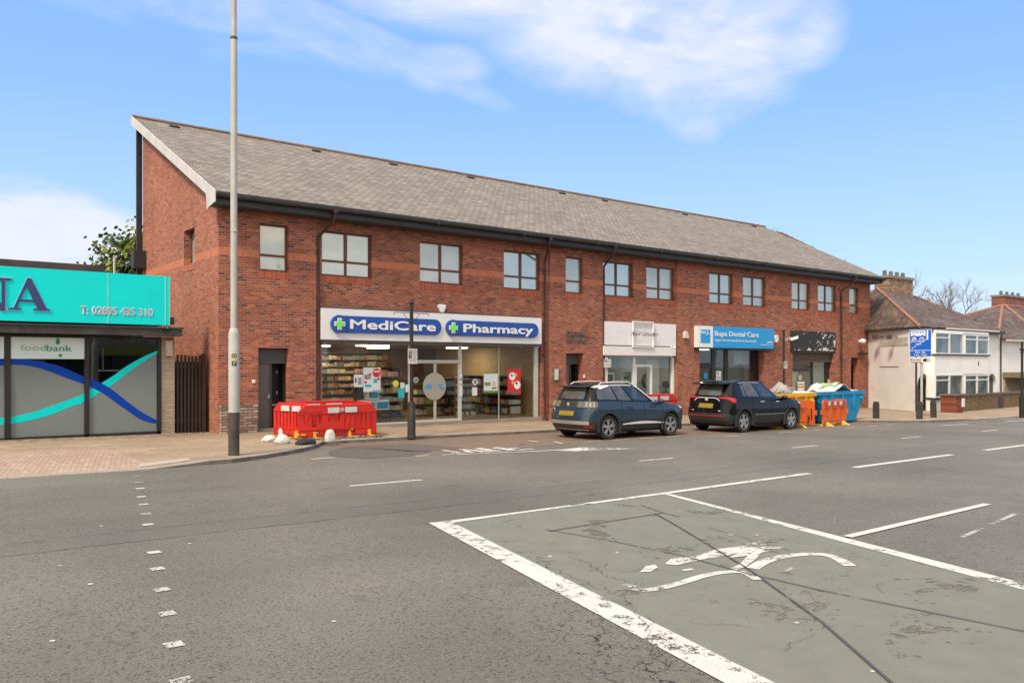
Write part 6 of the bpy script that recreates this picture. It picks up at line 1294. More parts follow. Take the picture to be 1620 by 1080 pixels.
mb = MB(); a = fp(1161, 556, by+.4); b = fp(1184, 556, by+.4); mb.box(a[0], b[0], by+.4, by+.43, a[1]-.62, a[1]+.0); tag(mb.build('hanging_sign', M('hang_sign', (.45, .47, .47), .5, var=.3, vs=8), None), 'pale rectangular board hanging in the dental practice window', 'board')
mb = MB(); a = fp(1168, 586, by+1.2); mb.box(a[0], a[0]+.45, by+1.2, by+1.23, .5, 2.0); tag(mb.build('interior_poster', M('interior_print', (.45, .38, .28), .6, var=.8, vs=22), None), 'tall patterned poster inside the dental practice', 'poster')
mb = MB(); a = fp(1185, 600, by+1.0); mb.box(a[0], a[0]+.75, by+1.0, by+1.03, .8, 1.7); o = tag(mb.build('picture_frame', SHB, None), 'framed dark picture on the right wall of the dental practice', 'picture'); mb = MB(); mb.box(a[0]+.1, a[0]+.65, by+.985, by+.996, .88, 1.62); q = mb.build('picture', M('pic', (.2, .2, .12), .6, var=.8, vs=12), None); q.parent = o; q.location = q.location-o.location
poster(1263.5, 1268.5, 593, 601, dy-.06, 'small cream notice on the vacant unit glass', M('notice_cream', (.5, .45, .3), .6)); poster(1262, 1272.5, 603.5, 618, dy-.06, 'white and yellow letting board on the vacant unit glass', SWHITE, parts=[('yellow_band', 0, 1, .3, .55, PORG), ('print_lines', .1, .9, .65, .8, PGY)])
wall_box('key_safe', 1312.5, 606, dy+.0, .2, .42, .08, GALV, 'grey entry panel on the dark return of the vacant unit', 'entry panel')
# ------------------------------------------------------------------ white houses at the right
RENDER = M('white_render', (.86, .85, .83), .85, var=.06, vs=.8, bump=.15, dirt=.10); SIDEW = M('painted_side_wall', (.80, .785, .76), .85, var=.07, vs=1.1, bump=.3, dirt=.10); SIDEB = brick('painted_side_brick', 'y', palette=[(0, (.80, .77, .72)), (1, (.84, .81, .77))], mortar=(.74, .70, .65), weather=.10, gap=.006, bump=.25)
TILES = lambda n, ax: slates(n, [(0, (.060, .038, .032)), (.4, (.115, .070, .055)), (.8, (.16, .10, .08)), (1, (.21, .14, .115))], ax, .27, .22, 1.15, lich=.22)
TIX, TIY = TILES('brown_tiles_x', 'x'), TILES('brown_tiles_y', 'y'); TERRA = M('terracotta', (.36, .165, .10), .8, var=.2, vs=3)
HV = 20.45
hx0, hx1 = fp(1448, 600, HV)[0], fp(1582, 600, HV)[0]; zE = fp(1448, 516, HV)[1]; zg = gp(hx0)-.05
bx_, by_ = 44.55, 24.3      # back end of the side wall, against the brick building
h = thing('white_house', 'white rendered semi-detached house with brown hipped roof right of the brick parade', 'house', (48, HV, zg))
hz = lambda y, v=HV, x=1520: fp(x, y, v)[1]
arch1 = (fp(1451, 600, HV)[0], fp(1470.5, 600, HV)[0], -1, hz(591, x=1460), .22); arch2 = (fp(1562, 600, HV)[0], fp(1576.5, 600, HV)[0], -1, hz(591, x=1569), .22)
mb = MB(); wall(mb, hx0, hx1, -1.4, zE, HV, [arch1, arch2]); mb.build('front_wall', RENDER, h, fix=False)
mb = MB()
for a in (arch1, arch2):     # rounded heads
    r = (a[1]-a[0])/2; cx = (a[0]+a[1])/2; zt = a[3]; hh = r*1.15; n = 8
    for sg in (-1, 1):
        pts = [(cx+sg*r, zt)]+[(cx+sg*r*math.cos(t), zt-hh+hh*math.sin(t)) for t in [i*math.pi/2/n for i in range(n+1)]]
        mb.poly([(x, HV+.002, z) for x, z in pts]); 
        mb.grid([[(cx+sg*r*math.cos(t), HV+.001, zt-hh+hh*math.sin(t)) for t in [i*math.pi/2/n for i in range(n+1)]], [(cx+sg*r*math.cos(t), HV+.22, zt-hh+hh*math.sin(t)) for t in [i*math.pi/2/n for i in range(n+1)]]])
mb.build('arch_heads', RENDER, h, fix=False)
for a in (arch1, arch2): mb = MB(); mb.box(a[0], a[1], HV+.22, HV+.26, zg, a[3]); mb.build('porch_back', M('porch_grey', (.10, .085, .075), .8), h)
for a, lb in ((arch1, None), (arch2, None)): mb = MB(); mb.box(a[0]+(a[1]-a[0])*.5, a[1]-.06, HV+.17, HV+.215, zg+.12, a[3]-.25); mb.build('front_door', M('door_dark_brown', (.045, .022, .016), .4), h)
mb = MB(); mb.poly([(hx0, HV, -1.4), (bx_, by_, -1.4), (bx_, by_, zE), (hx0, HV, zE)]); mb.build('side_wall', SIDEW, h, fix=False); mb = MB(); mb.poly([(hx1, HV, -1.4), (hx1+2, 29.5, -1.4), (hx1+2, 29.5, zE), (hx1, HV, zE)]); mb.poly([(bx_, by_, -1.4), (46.5, 29.5, -1.4), (46.5, 29.5, zE), (bx_, by_, zE)]); mb.build('rear_side_walls', SIDEW, h, fix=False)
e = .35; A = fp(1392, 455, 25.0); B = fp(1437, 462, 25.0)
E0 = (hx0-e*.8, HV-e); E1 = (fp(1590, 529, HV-e)[0], HV-e); E2 = (E1[0]+2, 30); E3 = (46.2, 30); zR = 6.35; zEe = zE-.02; RA = (A[0], 25.2, A[1]); RB_ = (B[0], 25.4, A[1])
def ro(name, pts, mat, par): mb = MB(); mb.poly(pts); mb.poly([(p[0], p[1], p[2]-.07) for p in pts][::-1]); return mb.build(name, mat, par, fix=False)
ef = lambda p: (p[0], p[1], zEe)
rf = ro('roof', [ef(E0), ef(E1), RB_, RA], TIX, h); EL = (44.0, 24.4)
ro('roof_left_slope', [(44.15, 24.45, zEe), ef(E0), RA, (46.2, 30, zEe)], TIY, rf); ro('roof_right_slope', [ef(E1), ef(E2), RB_], TIY, rf); ro('roof_rear_slope', [(46.2, 30, zEe), RA, RB_, ef(E2)], TIX, rf)
mb = MB(); mb.tube([ef(E0), RA], .08, 6); mb.tube([RA, RB_], .07, 6); mb.build('hip_tiles', TERRA, rf); mb = MB(); mb.tube([ef(E1), RB_], .06, 6); mb.build('far_hip_tiles', TIX, rf)
mb = MB(); mb.box(E0[0]+.02, E1[0], HV-e-.03, HV-.0, zE-.20, zE-.06); mb.build('soffit', GUT, h); mb = MB(); x_ = fp(1485, 520, HV)[0]; mb.tube([(x_, HV-e-.06, zE-.06), (E1[0]-1, HV-e-.06, zE-.06)], .05, 6); mb.build('gutter', WBOARD, h)
mb = MB(); mb.tube([(44.2, 24.3, zE-.08), (hx0-.1, HV-.1, zE-.08)], .06, 6); mb.build('side_gutter', GUT, h)
mb = MB(); x_ = hx0+.02; mb.tube([(x_-.05, HV-.06, zE-.1), (x_-.05, HV-.06, zg)], .045, 6); x_ = hx1-.05; mb.tube([(E1[0]-.4, HV-e, zE-.1), (x_, HV-.07, zE-.45), (x_, HV-.07, zg)], .045, 6); mb.build('downpipes', DARKM, h)
def chimney(par, x0, x1, y0, y1, z0, z1, n, mat):
    mb = MB(); mb.box(x0, x1, y0, y1, z0, z1); c = mb.build('chimney', mat, par)
    mb = MB(); mb.box(x0-.08, x1+.08, y0-.08, y1+.08, z1+.002, z1+.16); mb.build('chimney_cap', M('cap_stone', (.28, .24, .20), .9, dirt=.4), c)
    for i in range(n): x = x0+(x1-x0)*(i+.5)/n; mb = MB(); mb.tube([(x, (y0+y1)/2, z1+.16), (x, (y0+y1)/2, z1+.50)], [.13, .11], 10); mb.build('chimney_pot', M('pot_grey', (.12, .12, .12), .8, var=.3), c)
BRCH = brick('chimney_brick', 'x', palette=[(0, (.16, .09, .05)), (.5, (.30, .18, .11)), (1, (.42, .30, .20))], weather=.4)
cxa, cxb = fp(1396, 440, 25.4)[0], fp(1434, 440, 25.4)[0]; chimney(rf, cxa, cxb, 25.0, 25.9, 5.6, fp(1396, 440, 25.4)[1], 4, BRCH)
zf = lambda v: zEe+(v-20.1)*(6.35-zEe)/5.1
mb = MB(); mb.tube([(cxa+1.3, 24.9, zf(24.9)+.08), (cxb+.1, 24.6, zf(24.6)+.06), (cxb+.7, 24.0, zf(24.0)+.05)], .07, 5); mb.build('lead_flashing', WBOARD, rf)
# two storey bay windows
def upvc(x0, x1, z0, z1, y, split, top, par, ang=0, y1=None):
    y1 = y if y1 is None else y1; f = .07; P = lambda a, d, z: (x0+(x1-x0)*a, y+(y1-y)*a+d, z); mb = MB(); fx = f/abs(x1-x0)
    def bar(a0, a1, za, zb):
        b = len(mb.v); mb.v += [P(a0, -.03, za), P(a1, -.03, za), P(a1, .04, za), P(a0, .04, za), P(a0, -.03, zb), P(a1, -.03, zb), P(a1, .04, zb), P(a0, .04, zb)]
        for q in ((0,3,2,1),(4,5,6,7),(0,1,5,4),(1,2,6,5),(2,3,7,6),(3,0,4,7)): mb.f.append([b+i for i in q]); mb.m.append(0)
    bar(0, 1, z0, z0+f); bar(0, 1, z1-f, z1); bar(0, fx, z0+f, z1-f); bar(1-fx, 1, z0+f, z1-f)
    for q in split: bar(q-fx*.6, q+fx*.6, z0+f, z1-f)
    if top: zt = z1-(z1-z0)*.25; bar(fx, 1-fx, zt-.03, zt+.03)
    w = mb.build('window', WFRAME, par)
    mb = MB(); mb.poly([P(0, .01, z0), P(1, .01, z0), P(1, .01, z1), P(0, .01, z1)]); mb.build('pane', HG, w, fix=False); mb = MB(); mb.poly([P(0, .12, z0), P(1, .12, z0), P(1, .12, z1), P(0, .12, z1)]); mb.build('curtain', CURT, w, fix=False)
HG = glass('house_glass', (.72, .76, .73), 1.0, .04)
def curt():
    t = NT('net_curtain'); P = t.pos('world'); x, y, z = t.xyz(P); w = t.new('ShaderNodeTexWave'); w.inputs['Scale'].default_value = 3; w.inputs['Distortion'].default_value = 2; t.l.new(P, w.inputs['Vector'])
    t.l.new(t.mix(t.ramp(t.noise(.9, 2, P), [(.42, 0.), (.55, 1.)]), (.07, .075, .07), t.ramp(w.outputs[0], [(0, .18), (1, .42)])), t.b.inputs['Base Color']); return t.mat
CURT = curt()
U = lambda x: fp(x, 560, HV-.35)[0]
bayx = [U(1477), U(1521), U(1524), U(1562)]; BV = HV-.42
for (zt, zb_) in ((hz(526, BV, 1500), hz(560, BV, 1500)), (hz(592, BV, 1500), hz(628, BV, 1500))):
    upvc(bayx[0], (bayx[0]+bayx[1])/2, zb_, zt, BV, [], True, h); upvc((bayx[0]+bayx[1])/2, bayx[1], zb_, zt, BV, [], False, h)
    upvc(bayx[2], bayx[2]+(bayx[3]-bayx[2])*.5, zb_, zt-.03, BV, [], True, h); upvc(bayx[2]+(bayx[3]-bayx[2])*.5, bayx[3], zb_, zt-.03, BV, [], True, h)
    upvc(bayx[3], bayx[3]+.5, zb_, zt-.03, BV, [], False, h, y1=HV)
zs1, zs0 = hz(560, BV, 1500), hz(628, BV, 1500); zt0 = hz(592, BV, 1500); ztt = hz(526, BV, 1500)
mb = MB()
def bayring(z, o_=0.): return [(bayx[0]-.05-o_, HV, z), (bayx[0]-.05-o_, BV-o_, z), (bayx[3]+o_, BV-o_, z), (bayx[3]+.55+o_, HV, z)]
for a, b in ((-1.3, zs0), (zt0, zs1)): mb.grid([bayring(a), bayring(b)]); mb.poly(bayring(b)); mb.poly(bayring(a))
mb.grid([bayring(ztt), bayring(zE-.15)])
for z0_, z1_ in ((zs0, zt0), (zs1, ztt)): mb.box(bayx[1]-.03, bayx[2]+.03, BV+.05, HV, z0_, z1_); mb.box(bayx[0]-.05, bayx[0]-.0, BV, HV, z0_, z1_)
mb.build('bay', RENDER, h)
for z in (zs1, zs0):
    mb = MB(); mb.grid([bayring(z-.07, .07), bayring(z-.0, .07)]); mb.poly(bayring(z, .07)); mb.poly(bayring(z-.07, .07)); mb.build('bay_sill', DARKM, h)
mb = MB(); u, z = fp(1548, 573, BV); mb.box(u-.04, u+.04, BV-.02, BV-.001, z-.18, z+.06); mb.build('wall_vent', GUT, h)
# faded sign outline and lamps on the side wall
d_ = Vector((hx0-bx_, HV-by_, 0)); Ls = d_.length; d_.normalize(); nn_ = Vector((d_.y, -d_.x, 0)); nn_ = nn_ if nn_.x < 0 else -nn_
def on_side(x, y):   # point of the side wall seen at that place in the survey
    r0 = Vector(ray(x, y)); n = nn_; P0 = Vector((hx0, HV, 2)); t = (P0-Vector((0, 0, 2))).dot(n)/r0.dot(n); return Vector((0, 0, 2))+r0*t
def side_box(x0, x1, y0, y1, name, mat, par, th=.03):
    a, b, c, d2 = on_side(x0, y0), on_side(x1, y0), on_side(x1, y1), on_side(x0, y1); c.z = d2.z = (c.z+d2.z)/2; a.z = b.z = (a.z+b.z)/2
    mb = MB(); q = [a, b, c, d2]; k = [p+nn_*th for p in q]; mb.poly(k)
    for i in range(4): mb.poly([q[i], q[(i+1) % 4], k[(i+1) % 4], k[i]])
    return mb.build(name, mat, par)
sg = thing('faded_wall_sign', 'faded painted sign board with worn lettering on the white side wall', 'sign', tuple(on_side(1415, 545)))
side_box(1392.5, 1437, 533.5, 546.5, 'board', M('faded_board', (.60, .56, .51), .85, var=.06), sg, .03)
FB = M('faded_letter', (.30, .27, .25), .9)
def side_text(s_, x0, x1, y, hgt):
    o = text_part('lettering', s_, FB, sg, 0, 1, 0, 0, height=.1, depth=.004); a, b = on_side(x0, y), on_side(x1, y); ax = (b-a)
    for q in o.data.vertices:
        p = Vector(q.co)+BASE[sg.name]; q.co = a+ax*p.x+Vector((0, 0, p.z/.1*hgt))+nn_*(.032-p.y)-BASE[sg.name]
side_text('MORRIS & CHARITABLE CO', 1398, 1435, 537.5, .09); side_text('SOLICITORS', 1406, 1428, 541, .08); side_text('THE GEORGE OLDE MOAT HOUSE', 1396, 1436, 545, .08)
mb = MB(); pts = [on_side(1392.5, 547), on_side(1392.5, 579.5), on_side(1422, 579.5)]; mb.tube([p+nn_*.02 for p in pts], .02, 4); mb.build('frame_remains', M('pinkish_trim', (.45, .30, .27), .8), sg)
for k, x in enumerate((1397.5, 1420.5)):
    p = on_side(x, 533); mb = MB(); mb.tube([p, p+nn_*.45+Vector((0, 0, .05))], .02, 5); mb.obox(p+nn_*.5, (.13, .13, .11), Matrix.Rotation(.5, 3, 'Z')); tag(mb.build('wall_lamp', M('rusty_dark', (.07, .045, .035), .8, var=.4), None), ('rusty box lamp over the left end of the faded wall sign', 'rusty box lamp over the middle of the faded wall sign')[k], 'lamp', 'rusty lamps over the faded sign')
p = on_side(1443, 600); 
# garden wall with brick pier
WV = 19.3; pu, _ = on_road(1515, 652.5, .1); pv_ = on_road(1515, 652.5, .1)[1]; REDB = brick('pier_brick', 'x', palette=[(0, (.16, .04, .025)), (1, (.30, .085, .05))], mortar=(.2, .14, .1))
g = thing('garden_wall', 'low brick garden wall with a square brick gate pier before the white house', 'wall', (pu, pv_, gp(pu))); zt = fp(1515, 626, pv_)[1]
mb = MB(); pw = .38; mb.box(pu-pw, pu+pw, pv_-.1, pv_+.66, gp(pu)-.2, zt); mb.build('gate_pier', REDB, g, bevel=.01); mb = MB(); mb.box(pu-pw-.07, pu+pw+.07, pv_-.17, pv_+.73, zt+.002, zt+.09); mb.build('pier_cap', M('coping', (.16, .12, .10), .9, dirt=.4), g)
mb = MB(); mb.box(pu+.2, pu+.5, pv_-.13, pv_-.102, zt-.55, zt-.12); mb.build('sign_plate', WHITE, g)
MOSSY = brick('mossy_wall', 'x', palette=[(0, (.14, .085, .05)), (.5, (.22, .14, .08)), (1, (.30, .21, .10))], mortar=(.15, .13, .07), weather=.6)
mb = MB(); q = [(pu+pw+.01, pv_+.25), (56, 20.4), (75, 21.4)]; P0, P1, P2 = [], [], []
for (x, y) in q: P0.append((x, y, gp(x)-.3)); P1.append((x, y, gp(x)+.80)); P2.append((x, y+.25, gp(x)+.80))
mb.grid([P0, P1, P2]); mb.build('low_wall', MOSSY, g, fix=False)
mb = MB(); rows = [[(x, y+o_, gp(x)+zz) for x, y in q] for o_, zz in ((-.05, .80), (-.05, .90), (.3, .90), (.3, .80))]; mb.grid(rows+[rows[0]]); mb.poly([r_[0] for r_ in rows]); mb.build('coping', M('coping', (.16, .12, .10), .9), g)
mb = MB(); mb.box(hx0+1.9, pu-pw-.02, HV-1.25, HV-1.05, gp(44)-.2, gp(44)+.0+.62); mb.build('white_dwarf_wall', RENDER, g) if False else None
# second house
H2V = 23.6; k0 = fp(1584, 560, H2V)[0]
h2 = thing('far_white_house', 'white house with hipped brown roof at the right edge', 'house', (k0+6, H2V, gp(k0)))
zE2 = fp(1600, 536.5, H2V)[1]; mb = MB(); mb.box(k0, k0+16, H2V, H2V+8, -1.5, zE2); mb.build('walls', RENDER, h2)
ap = fp(1588, 482, 27.5); zr = ap[1]; ex = .4
q0, q1, q2, q3 = (k0-ex-1.2, H2V-ex, zE2), (k0+17, H2V-ex, zE2), (k0+17, H2V+8.4, zE2), (k0-1.6, H2V+8.4, zE2); a1 = (ap[0], 27.6, zr); a2 = (ap[0]+6.5, 27.6, zr)
r2 = ro('roof', [q0, q1, a2, a1], TIX, h2); ro('roof_left_slope', [q3, q0, a1], TIY, r2); ro('roof_right_slope', [q1, q2, a2], TIY, r2); ro('roof_rear_slope', [q2, q3, a1, a2], TIX, r2)
mb = MB(); mb.tube([q0, a1], .10, 6); mb.tube([q3, a1], .1, 6); mb.tube([q1, a1], .10, 6) if False else None; mb.tube([a1, a2], .1, 6); mb.build('hip_tiles', TERRA, r2)
mb = MB(); e_ = fp(1625, 512, H2V+1.5); mb.tube([(a1[0]+.1, 27.5, zr), (e_[0], H2V+1.5, e_[1])], .12, 6); mb.build('front_hip_tiles', TERRA, r2)
c_ = fp(1581, 457, 28.2); d2_ = fp(1617, 457, 28.2); chimney(r2, c_[0], d2_[0], 27.8, 28.8, zr-1.2, fp(1581, 469, 28.2)[1], 4, brick('chimney_red', 'x', palette=[(0, (.14, .05, .035)), (1, (.33, .12, .08))], weather=.3))
mb = MB(); mb.box(k0-.2, k0+17, H2V-ex-.06, H2V, zE2-.16, zE2-.03); mb.build('gutter', WBOARD, h2)
GAR = M('garage_stone', (.34, .28, .20), .8, var=.15); zc = fp(1600, 594, H2V-2)[1]
mb = MB(); mb.box(k0+.2, k0+12, H2V-2.2, H2V-.01, zc-.18, zc+.18); mb.build('garage_canopy', M('canopy_brown', (.20, .16, .10), .8, dirt=.4), h2); mb = MB(); mb.box(k0+.3, k0+12, H2V-.1, H2V-.02, -1.2, zc-.2); mb.build('garage_front', GAR, h2)
mb = MB(); mb.box(k0+.5, k0+.62, H2V-2.0, H2V-1.9, -1.2, zc-.2); mb.build('canopy_post', SHW, h2)
# old black post at the right edge
u4, v4 = on_road(1617, 657, .1); pz4 = lambda y: 2+(Y0-y)*(Vector((u4, v4)).dot(Vector((CB, CA))))/FPX
p = thing('old_sign_post', 'black iron post with scroll arms at the right edge of the photo', 'sign post', (u4, v4, gp(u4)), 'old iron sign posts'); zt4 = pz4(540)
mb = MB(); mb.tube([(u4, v4, gp(u4)-.1), (u4, v4, zt4)], .055, 8); mb.build('post', DARKM, p, smooth=True); mb = MB(); mb.tube([(u4, v4, gp(u4)-.1), (u4, v4, gp(u4)+.9)], .13, 8); mb.build('foot_sleeve', DARKM, p, smooth=True)
mb = MB(); mb.tube([(u4-.35, v4, zt4-.35), (u4+.35, v4, zt4-.35)], .02, 5); mb.tube([(u4-.2, v4, zt4-.36), (u4-.05, v4, zt4-.7)], .02, 5); mb.tube([(u4+.2, v4, zt4-.36), (u4+.05, v4, zt4-.7)], .02, 5); mb.build('scroll_arm', DARKM, p)
mb = MB(); a = fp(1571, 640, HV-.3); mb.box(a[0]-.4, a[0]+.25, HV-.75, HV-.25, gp(50), a[1]+.45); tag(mb.build('wheelie_bin', DARKM, None, bevel=.03), 'black wheeled bin by the far arched doorway of the white house', 'bin')

# ------------------------------------------------------------------ trees
BARK = M('bark_grey', (.16, .135, .11), .9, var=.3, vs=6); TWIG = M('twig_pale', (.20, .16, .125), .9, var=.25, vs=6)
def bare_tree(name, label, loc, ht, spread, seed, levels=5, dens=4, group=None):
    r_ = random.Random(seed); t = thing(name, label, 'tree', loc, group); big = MB(); small = MB(); L0 = Vector(loc)
    def br(p, d, ln, rad, lv):
        pts = [p]; q = p; dd = d.copy()
        for i in range(4):
            dd = (dd+Vector((r_.uniform(-.16, .16), r_.uniform(-.16, .16), r_.uniform(-.02, .14)))).normalized(); q = q+dd*ln/4; pts.append(q)
        (big if lv < 2 else small).tube(pts, [rad*(1-.14*i) for i in range(5)], 6 if lv < 2 else 3, cap=False)
        if lv >= levels: return
        for k in range(dens+(1 if lv == 0 else 0)):
            a = r_.uniform(.35, 1); i = min(3, int(a*4)); b = pts[i].lerp(pts[i+1], a*4-i)
            ax = dd.orthogonal().normalized(); ax.rotate(Matrix.Rotation(r_.uniform(0, 6.28), 3, dd)); nd = (dd*r_.uniform(.7, 1.1)+ax*r_.uniform(.45, .95)*spread).normalized()
            br(b, nd, ln*r_.uniform(.55, .78), rad*.52, lv+1)
    br(L0, Vector((0, 0, 1)), ht*.42, ht*.026, 0)
    big.build('trunk', BARK, t, fix=False, smooth=True); small.build('crown', TWIG, t, fix=False)
b1 = fp(1502, 560, 44); bare_tree('bare_tree', 'wide bare tree behind the white houses', (b1[0], 44, -.8), 13.6, 1.0, 17, 5, 5)
b2 = fp(1385, 560, 40); bare_tree('bare_tree', 'slender bare tree showing just over the end of the brick parade roof', (b2[0], 40, -.8), 12.6, .9, 11, 4, 5)
LEAF = [M('leaf_dark', (.030, .055, .014), .8, var=.3, vs=2), M('leaf_mid', (.075, .12, .025), .8, var=.3, vs=2), M('leaf_light', (.22, .26, .045), .8, var=.25, vs=2)]
def leafy(name, label, loc, ht, rad, seed, n=9000):
    r_ = random.Random(seed); t = thing(name, label, 'tree', loc); L0 = Vector(loc); tr = MB(); cr = MB(); tips = []
    def br(p, d, ln, rd, lv):
        pts = [p]; q = p; dd = d.copy()
        for i in range(3): dd = (dd+Vector((r_.uniform(-.2, .2), r_.uniform(-.2, .2), r_.uniform(-.05, .1)))).normalized(); q = q+dd*ln/3; pts.append(q)
        tr.tube(pts, [rd, rd*.85, rd*.7, rd*.5], 5, cap=False)
        if lv >= 2: tips.append((pts[2], lv)); tips.append((pts[3], lv))
        if lv >= 4: return
        for k in range(5):
            a = r_.uniform(.2, 1); i = min(2, int(a*3)); b = pts[i].lerp(pts[i+1], a*3-i); ax = dd.orthogonal().normalized(); ax.rotate(Matrix.Rotation(r_.uniform(0, 6.28), 3, dd))
            br(b, (dd*.8+ax*rad).normalized(), ln*.62, rd*.5, lv+1)
    br(L0, Vector((0, 0, 1)), ht*.45, ht*.025, 0)
    for i in range(n):
        c, lv = r_.choice(tips); c = c+Vector((r_.gauss(0, 1), r_.gauss(0, 1), r_.gauss(0, .8)))*.34; d = Vector((r_.gauss(0, 1), r_.gauss(0, 1), r_.gauss(0, 1))).normalized(); a = d.orthogonal().normalized()*r_.uniform(.075, .14); b = d.cross(a)*.6
        w = mnoise.noise(c*.9)+r_.uniform(-.25, .25); cr.poly([c-a, c-b, c+a, c+b], 0 if w < -.25 else (1 if w < .05 else 2))
    tr.build('trunk', BARK, t, fix=False); cr.build('crown', LEAF, t, fix=False)
b3 = fp(252, 560, 37); leafy('leafy_tree', 'yellow green leafy tree beyond the turquoise shop', (b3[0], 37, -.1), 12.6, .8, 21, 34000)
mb = MB(); a = fp(181, 430, 33); mb.tube([(a[0], 33, 2), (a[0], 33, fp(181, 407, 33)[1])], .04, 6); tag(mb.build('pale_pole', M('pale_pole', (.6, .58, .5), .6), None), 'slim pale pole standing before the leafy tree', 'pole')
# ------------------------------------------------------------------ cars
TYRE = M('tyre', (.022, .021, .020), .8, var=.2, vs=8, bump=.2); RIMM = M('alloy', (.55, .55, .54), .3, metal=.8, var=.08); CARBLK = M('car_black_plastic', (.030, .030, .032), .5, var=.15); UNDER = M('underbody', (.012, .012, .012), .9)
CHR = M('chrome_satin', (.66, .66, .64), .3, metal=.25, var=.03)
def car_glass():
    t = NT('car_glass'); t.b.inputs['Base Color'].default_value = (.045, .05, .05, 1); t.b.inputs['Roughness'].default_value = .04; t.b.inputs['Specular IOR Level'].default_value = .9
    t.l.new(t.ramp(t.noise(2.2, 2, t.pos('object')), [(.35, (.05, .048, .043)), (.65, (.13, .122, .108))]), t.b.inputs['Base Color']); return t.mat  # brownish mottled base colour stands in for the reflected buildings
CG = car_glass(); PLATEY = M('plate_yellow_rear', (.30, .20, .025), .4, var=.12, vs=9)
FGLASS = glass('car_clear_glass', (.34, .37, .36), 1.3, .06); SEAT = M('car_seat', (.035, .035, .038), .8)
def lerp(a, b, t): return a+(b-a)*t
def interp_list(P, x):
    if x <= P[0][0]: return P[0][1]
    for p, q in zip(P, P[1:]):
        if x <= q[0]: return lerp(p[1], q[1], (x-p[0])/(q[0]-p[0]))
    return P[-1][1]
def build_car(name, label, spec, loc, rz, scale):
    t = thing(name, label, 'car', (0, 0, 0)); S_ = spec; RW = S_['rw']; XR, XF = S_['xw']; Rw = S_['wheel']; paint_ = S_['paint']
    def arch(x, extra=.065):
        z = 0
        for xc in (XR, XF):
            dx = x-xc; Ra = Rw+extra
            if abs(dx) < Ra: z = max(z, Rw+math.sqrt(Ra*Ra-dx*dx))
        return z
    stations = sorted(set([S_['x0']+.42+i*(S_['x1']-.45-S_['x0']-.42)/26 for i in range(27)]+[xc+s*(Rw+.065)*math.cos(a) for xc in (XR, XF) for s in (-1, 1) for a in (0, .12, .3, .55, .8, 1.1, 1.57)]))
    stations = [x for x in stations if S_['x0']+.42 <= x <= S_['x1']-.45]
    def outline(xr, xf, w, lev):
        rc, rf_ = .42-.0*lev, .45; pts = []
        for y in (0, .33, .66, 1): pts.append((xr+.035*y*y, -(w-rc)*y))
        n = 5
        for i in range(1, n+1): a = math.pi/2*i/n; pts.append((lerp(xr+.035, S_['x0']+.42, 1-math.cos(a)), -(w-rc)-rc*math.sin(a)))
        pts[-1] = (S_['x0']+.42, -w)
        for x in stations[1:]: pts.append((x, -w*interp_list(S_['plan'], x)))
        wf = w*interp_list(S_['plan'], S_['x1']-.45)
        for i in range(1, n+1): a = math.pi/2*i/n; pts.append((lerp(S_['x1']-.45, xf-.10, math.sin(a)), -(wf-rf_)-rf_*math.cos(a)))
        for y in (.66, .33, 0): pts.append((xf-.10+.10*(1-y*y), -(wf-rf_)*y))
        return pts
    levels = S_['levels']; G = []
    for k, (z0, xr, xf, w, fz) in enumerate(levels):
        row = []
        for (x, y) in outline(xr, xf, w, k):
            z = z0+(interp_list(fz, x) if fz else 0); a = arch(x)
            if a and abs(y) > .5 and k < len(levels)-1: z = max(z, a+.022*k)
            row.append((x, y, z))
        G.append(row)
    NC = len(G[0])
    def mir(P): return [(x, -y, z) for x, y, z in P]
    def pt(c, l):   # interpolate the body surface
        i, j = int(math.floor(c)), int(math.floor(l)); i = max(0, min(NC-2, i)); j = max(0, min(len(G)-2, j)); u, v = c-i, l-j
        A, B, C_, D = Vector(G[j][i]), Vector(G[j][i+1]), Vector(G[j+1][i]), Vector(G[j+1][i+1]); p = A.lerp(B, u).lerp(C_.lerp(D, u), v); n = (B-A).cross(C_-A)
        if n.length > 1e-9: n.normalize()
        cen = Vector((lerp(S_['x0'], S_['x1'], .5), 0, p.z)); n = n if n.dot(p-cen) > 0 else -n
        return p, n
    def patch(nm, c0, c1, l0, l1, mat, off=.008, both=True, par=t, n=8, m_=4, sides=(1, -1), shape=None):
        out = []
        for s in (sides if both else (1,)):
            mb = MB(); g = []
            for j in range(m_+1):
                row = []
                for i in range(n+1):
                    cc = lerp(c0, c1, i/n); a, b = (l0, l1) if shape is None else shape(i/n); ll = lerp(a, b, j/m_); p, nn = pt(cc, ll); q = p+nn*off; row.append((q.x, q.y*s, q.z))
                g.append(row)
            mb.grid(g)
            # rim so that the patch has thickness
            for line in (g[0], g[-1], [r_[0] for r_ in g], [r_[-1] for r_ in g]): mb.grid([line, [(x-.0*x, y*.985, z) for x, y, z in line]])
            out.append(mb.build(nm, mat, par, world=False, smooth=True, angle=50))
        return out
    col_of = lambda x: 8+max(0, min(len(stations)-1, next((i for i, s in enumerate(stations) if s >= x), len(stations)-1)))
    # lower body
    split = S_['clad']
    mb = MB(); mb.grid(G[split:]); mb.grid([mir(r) for r in G[split:]])
    # shoulder and bonnet: from the belt outline in to the glasshouse / bonnet centre
    belt = G[-1]; gh = S_['gh']; x_scr = S_['x_scr']; hood = []
    top = []
    for (x, y, z) in belt: top.append((x, y, z))
    mb2rows = [[], [], [], []]
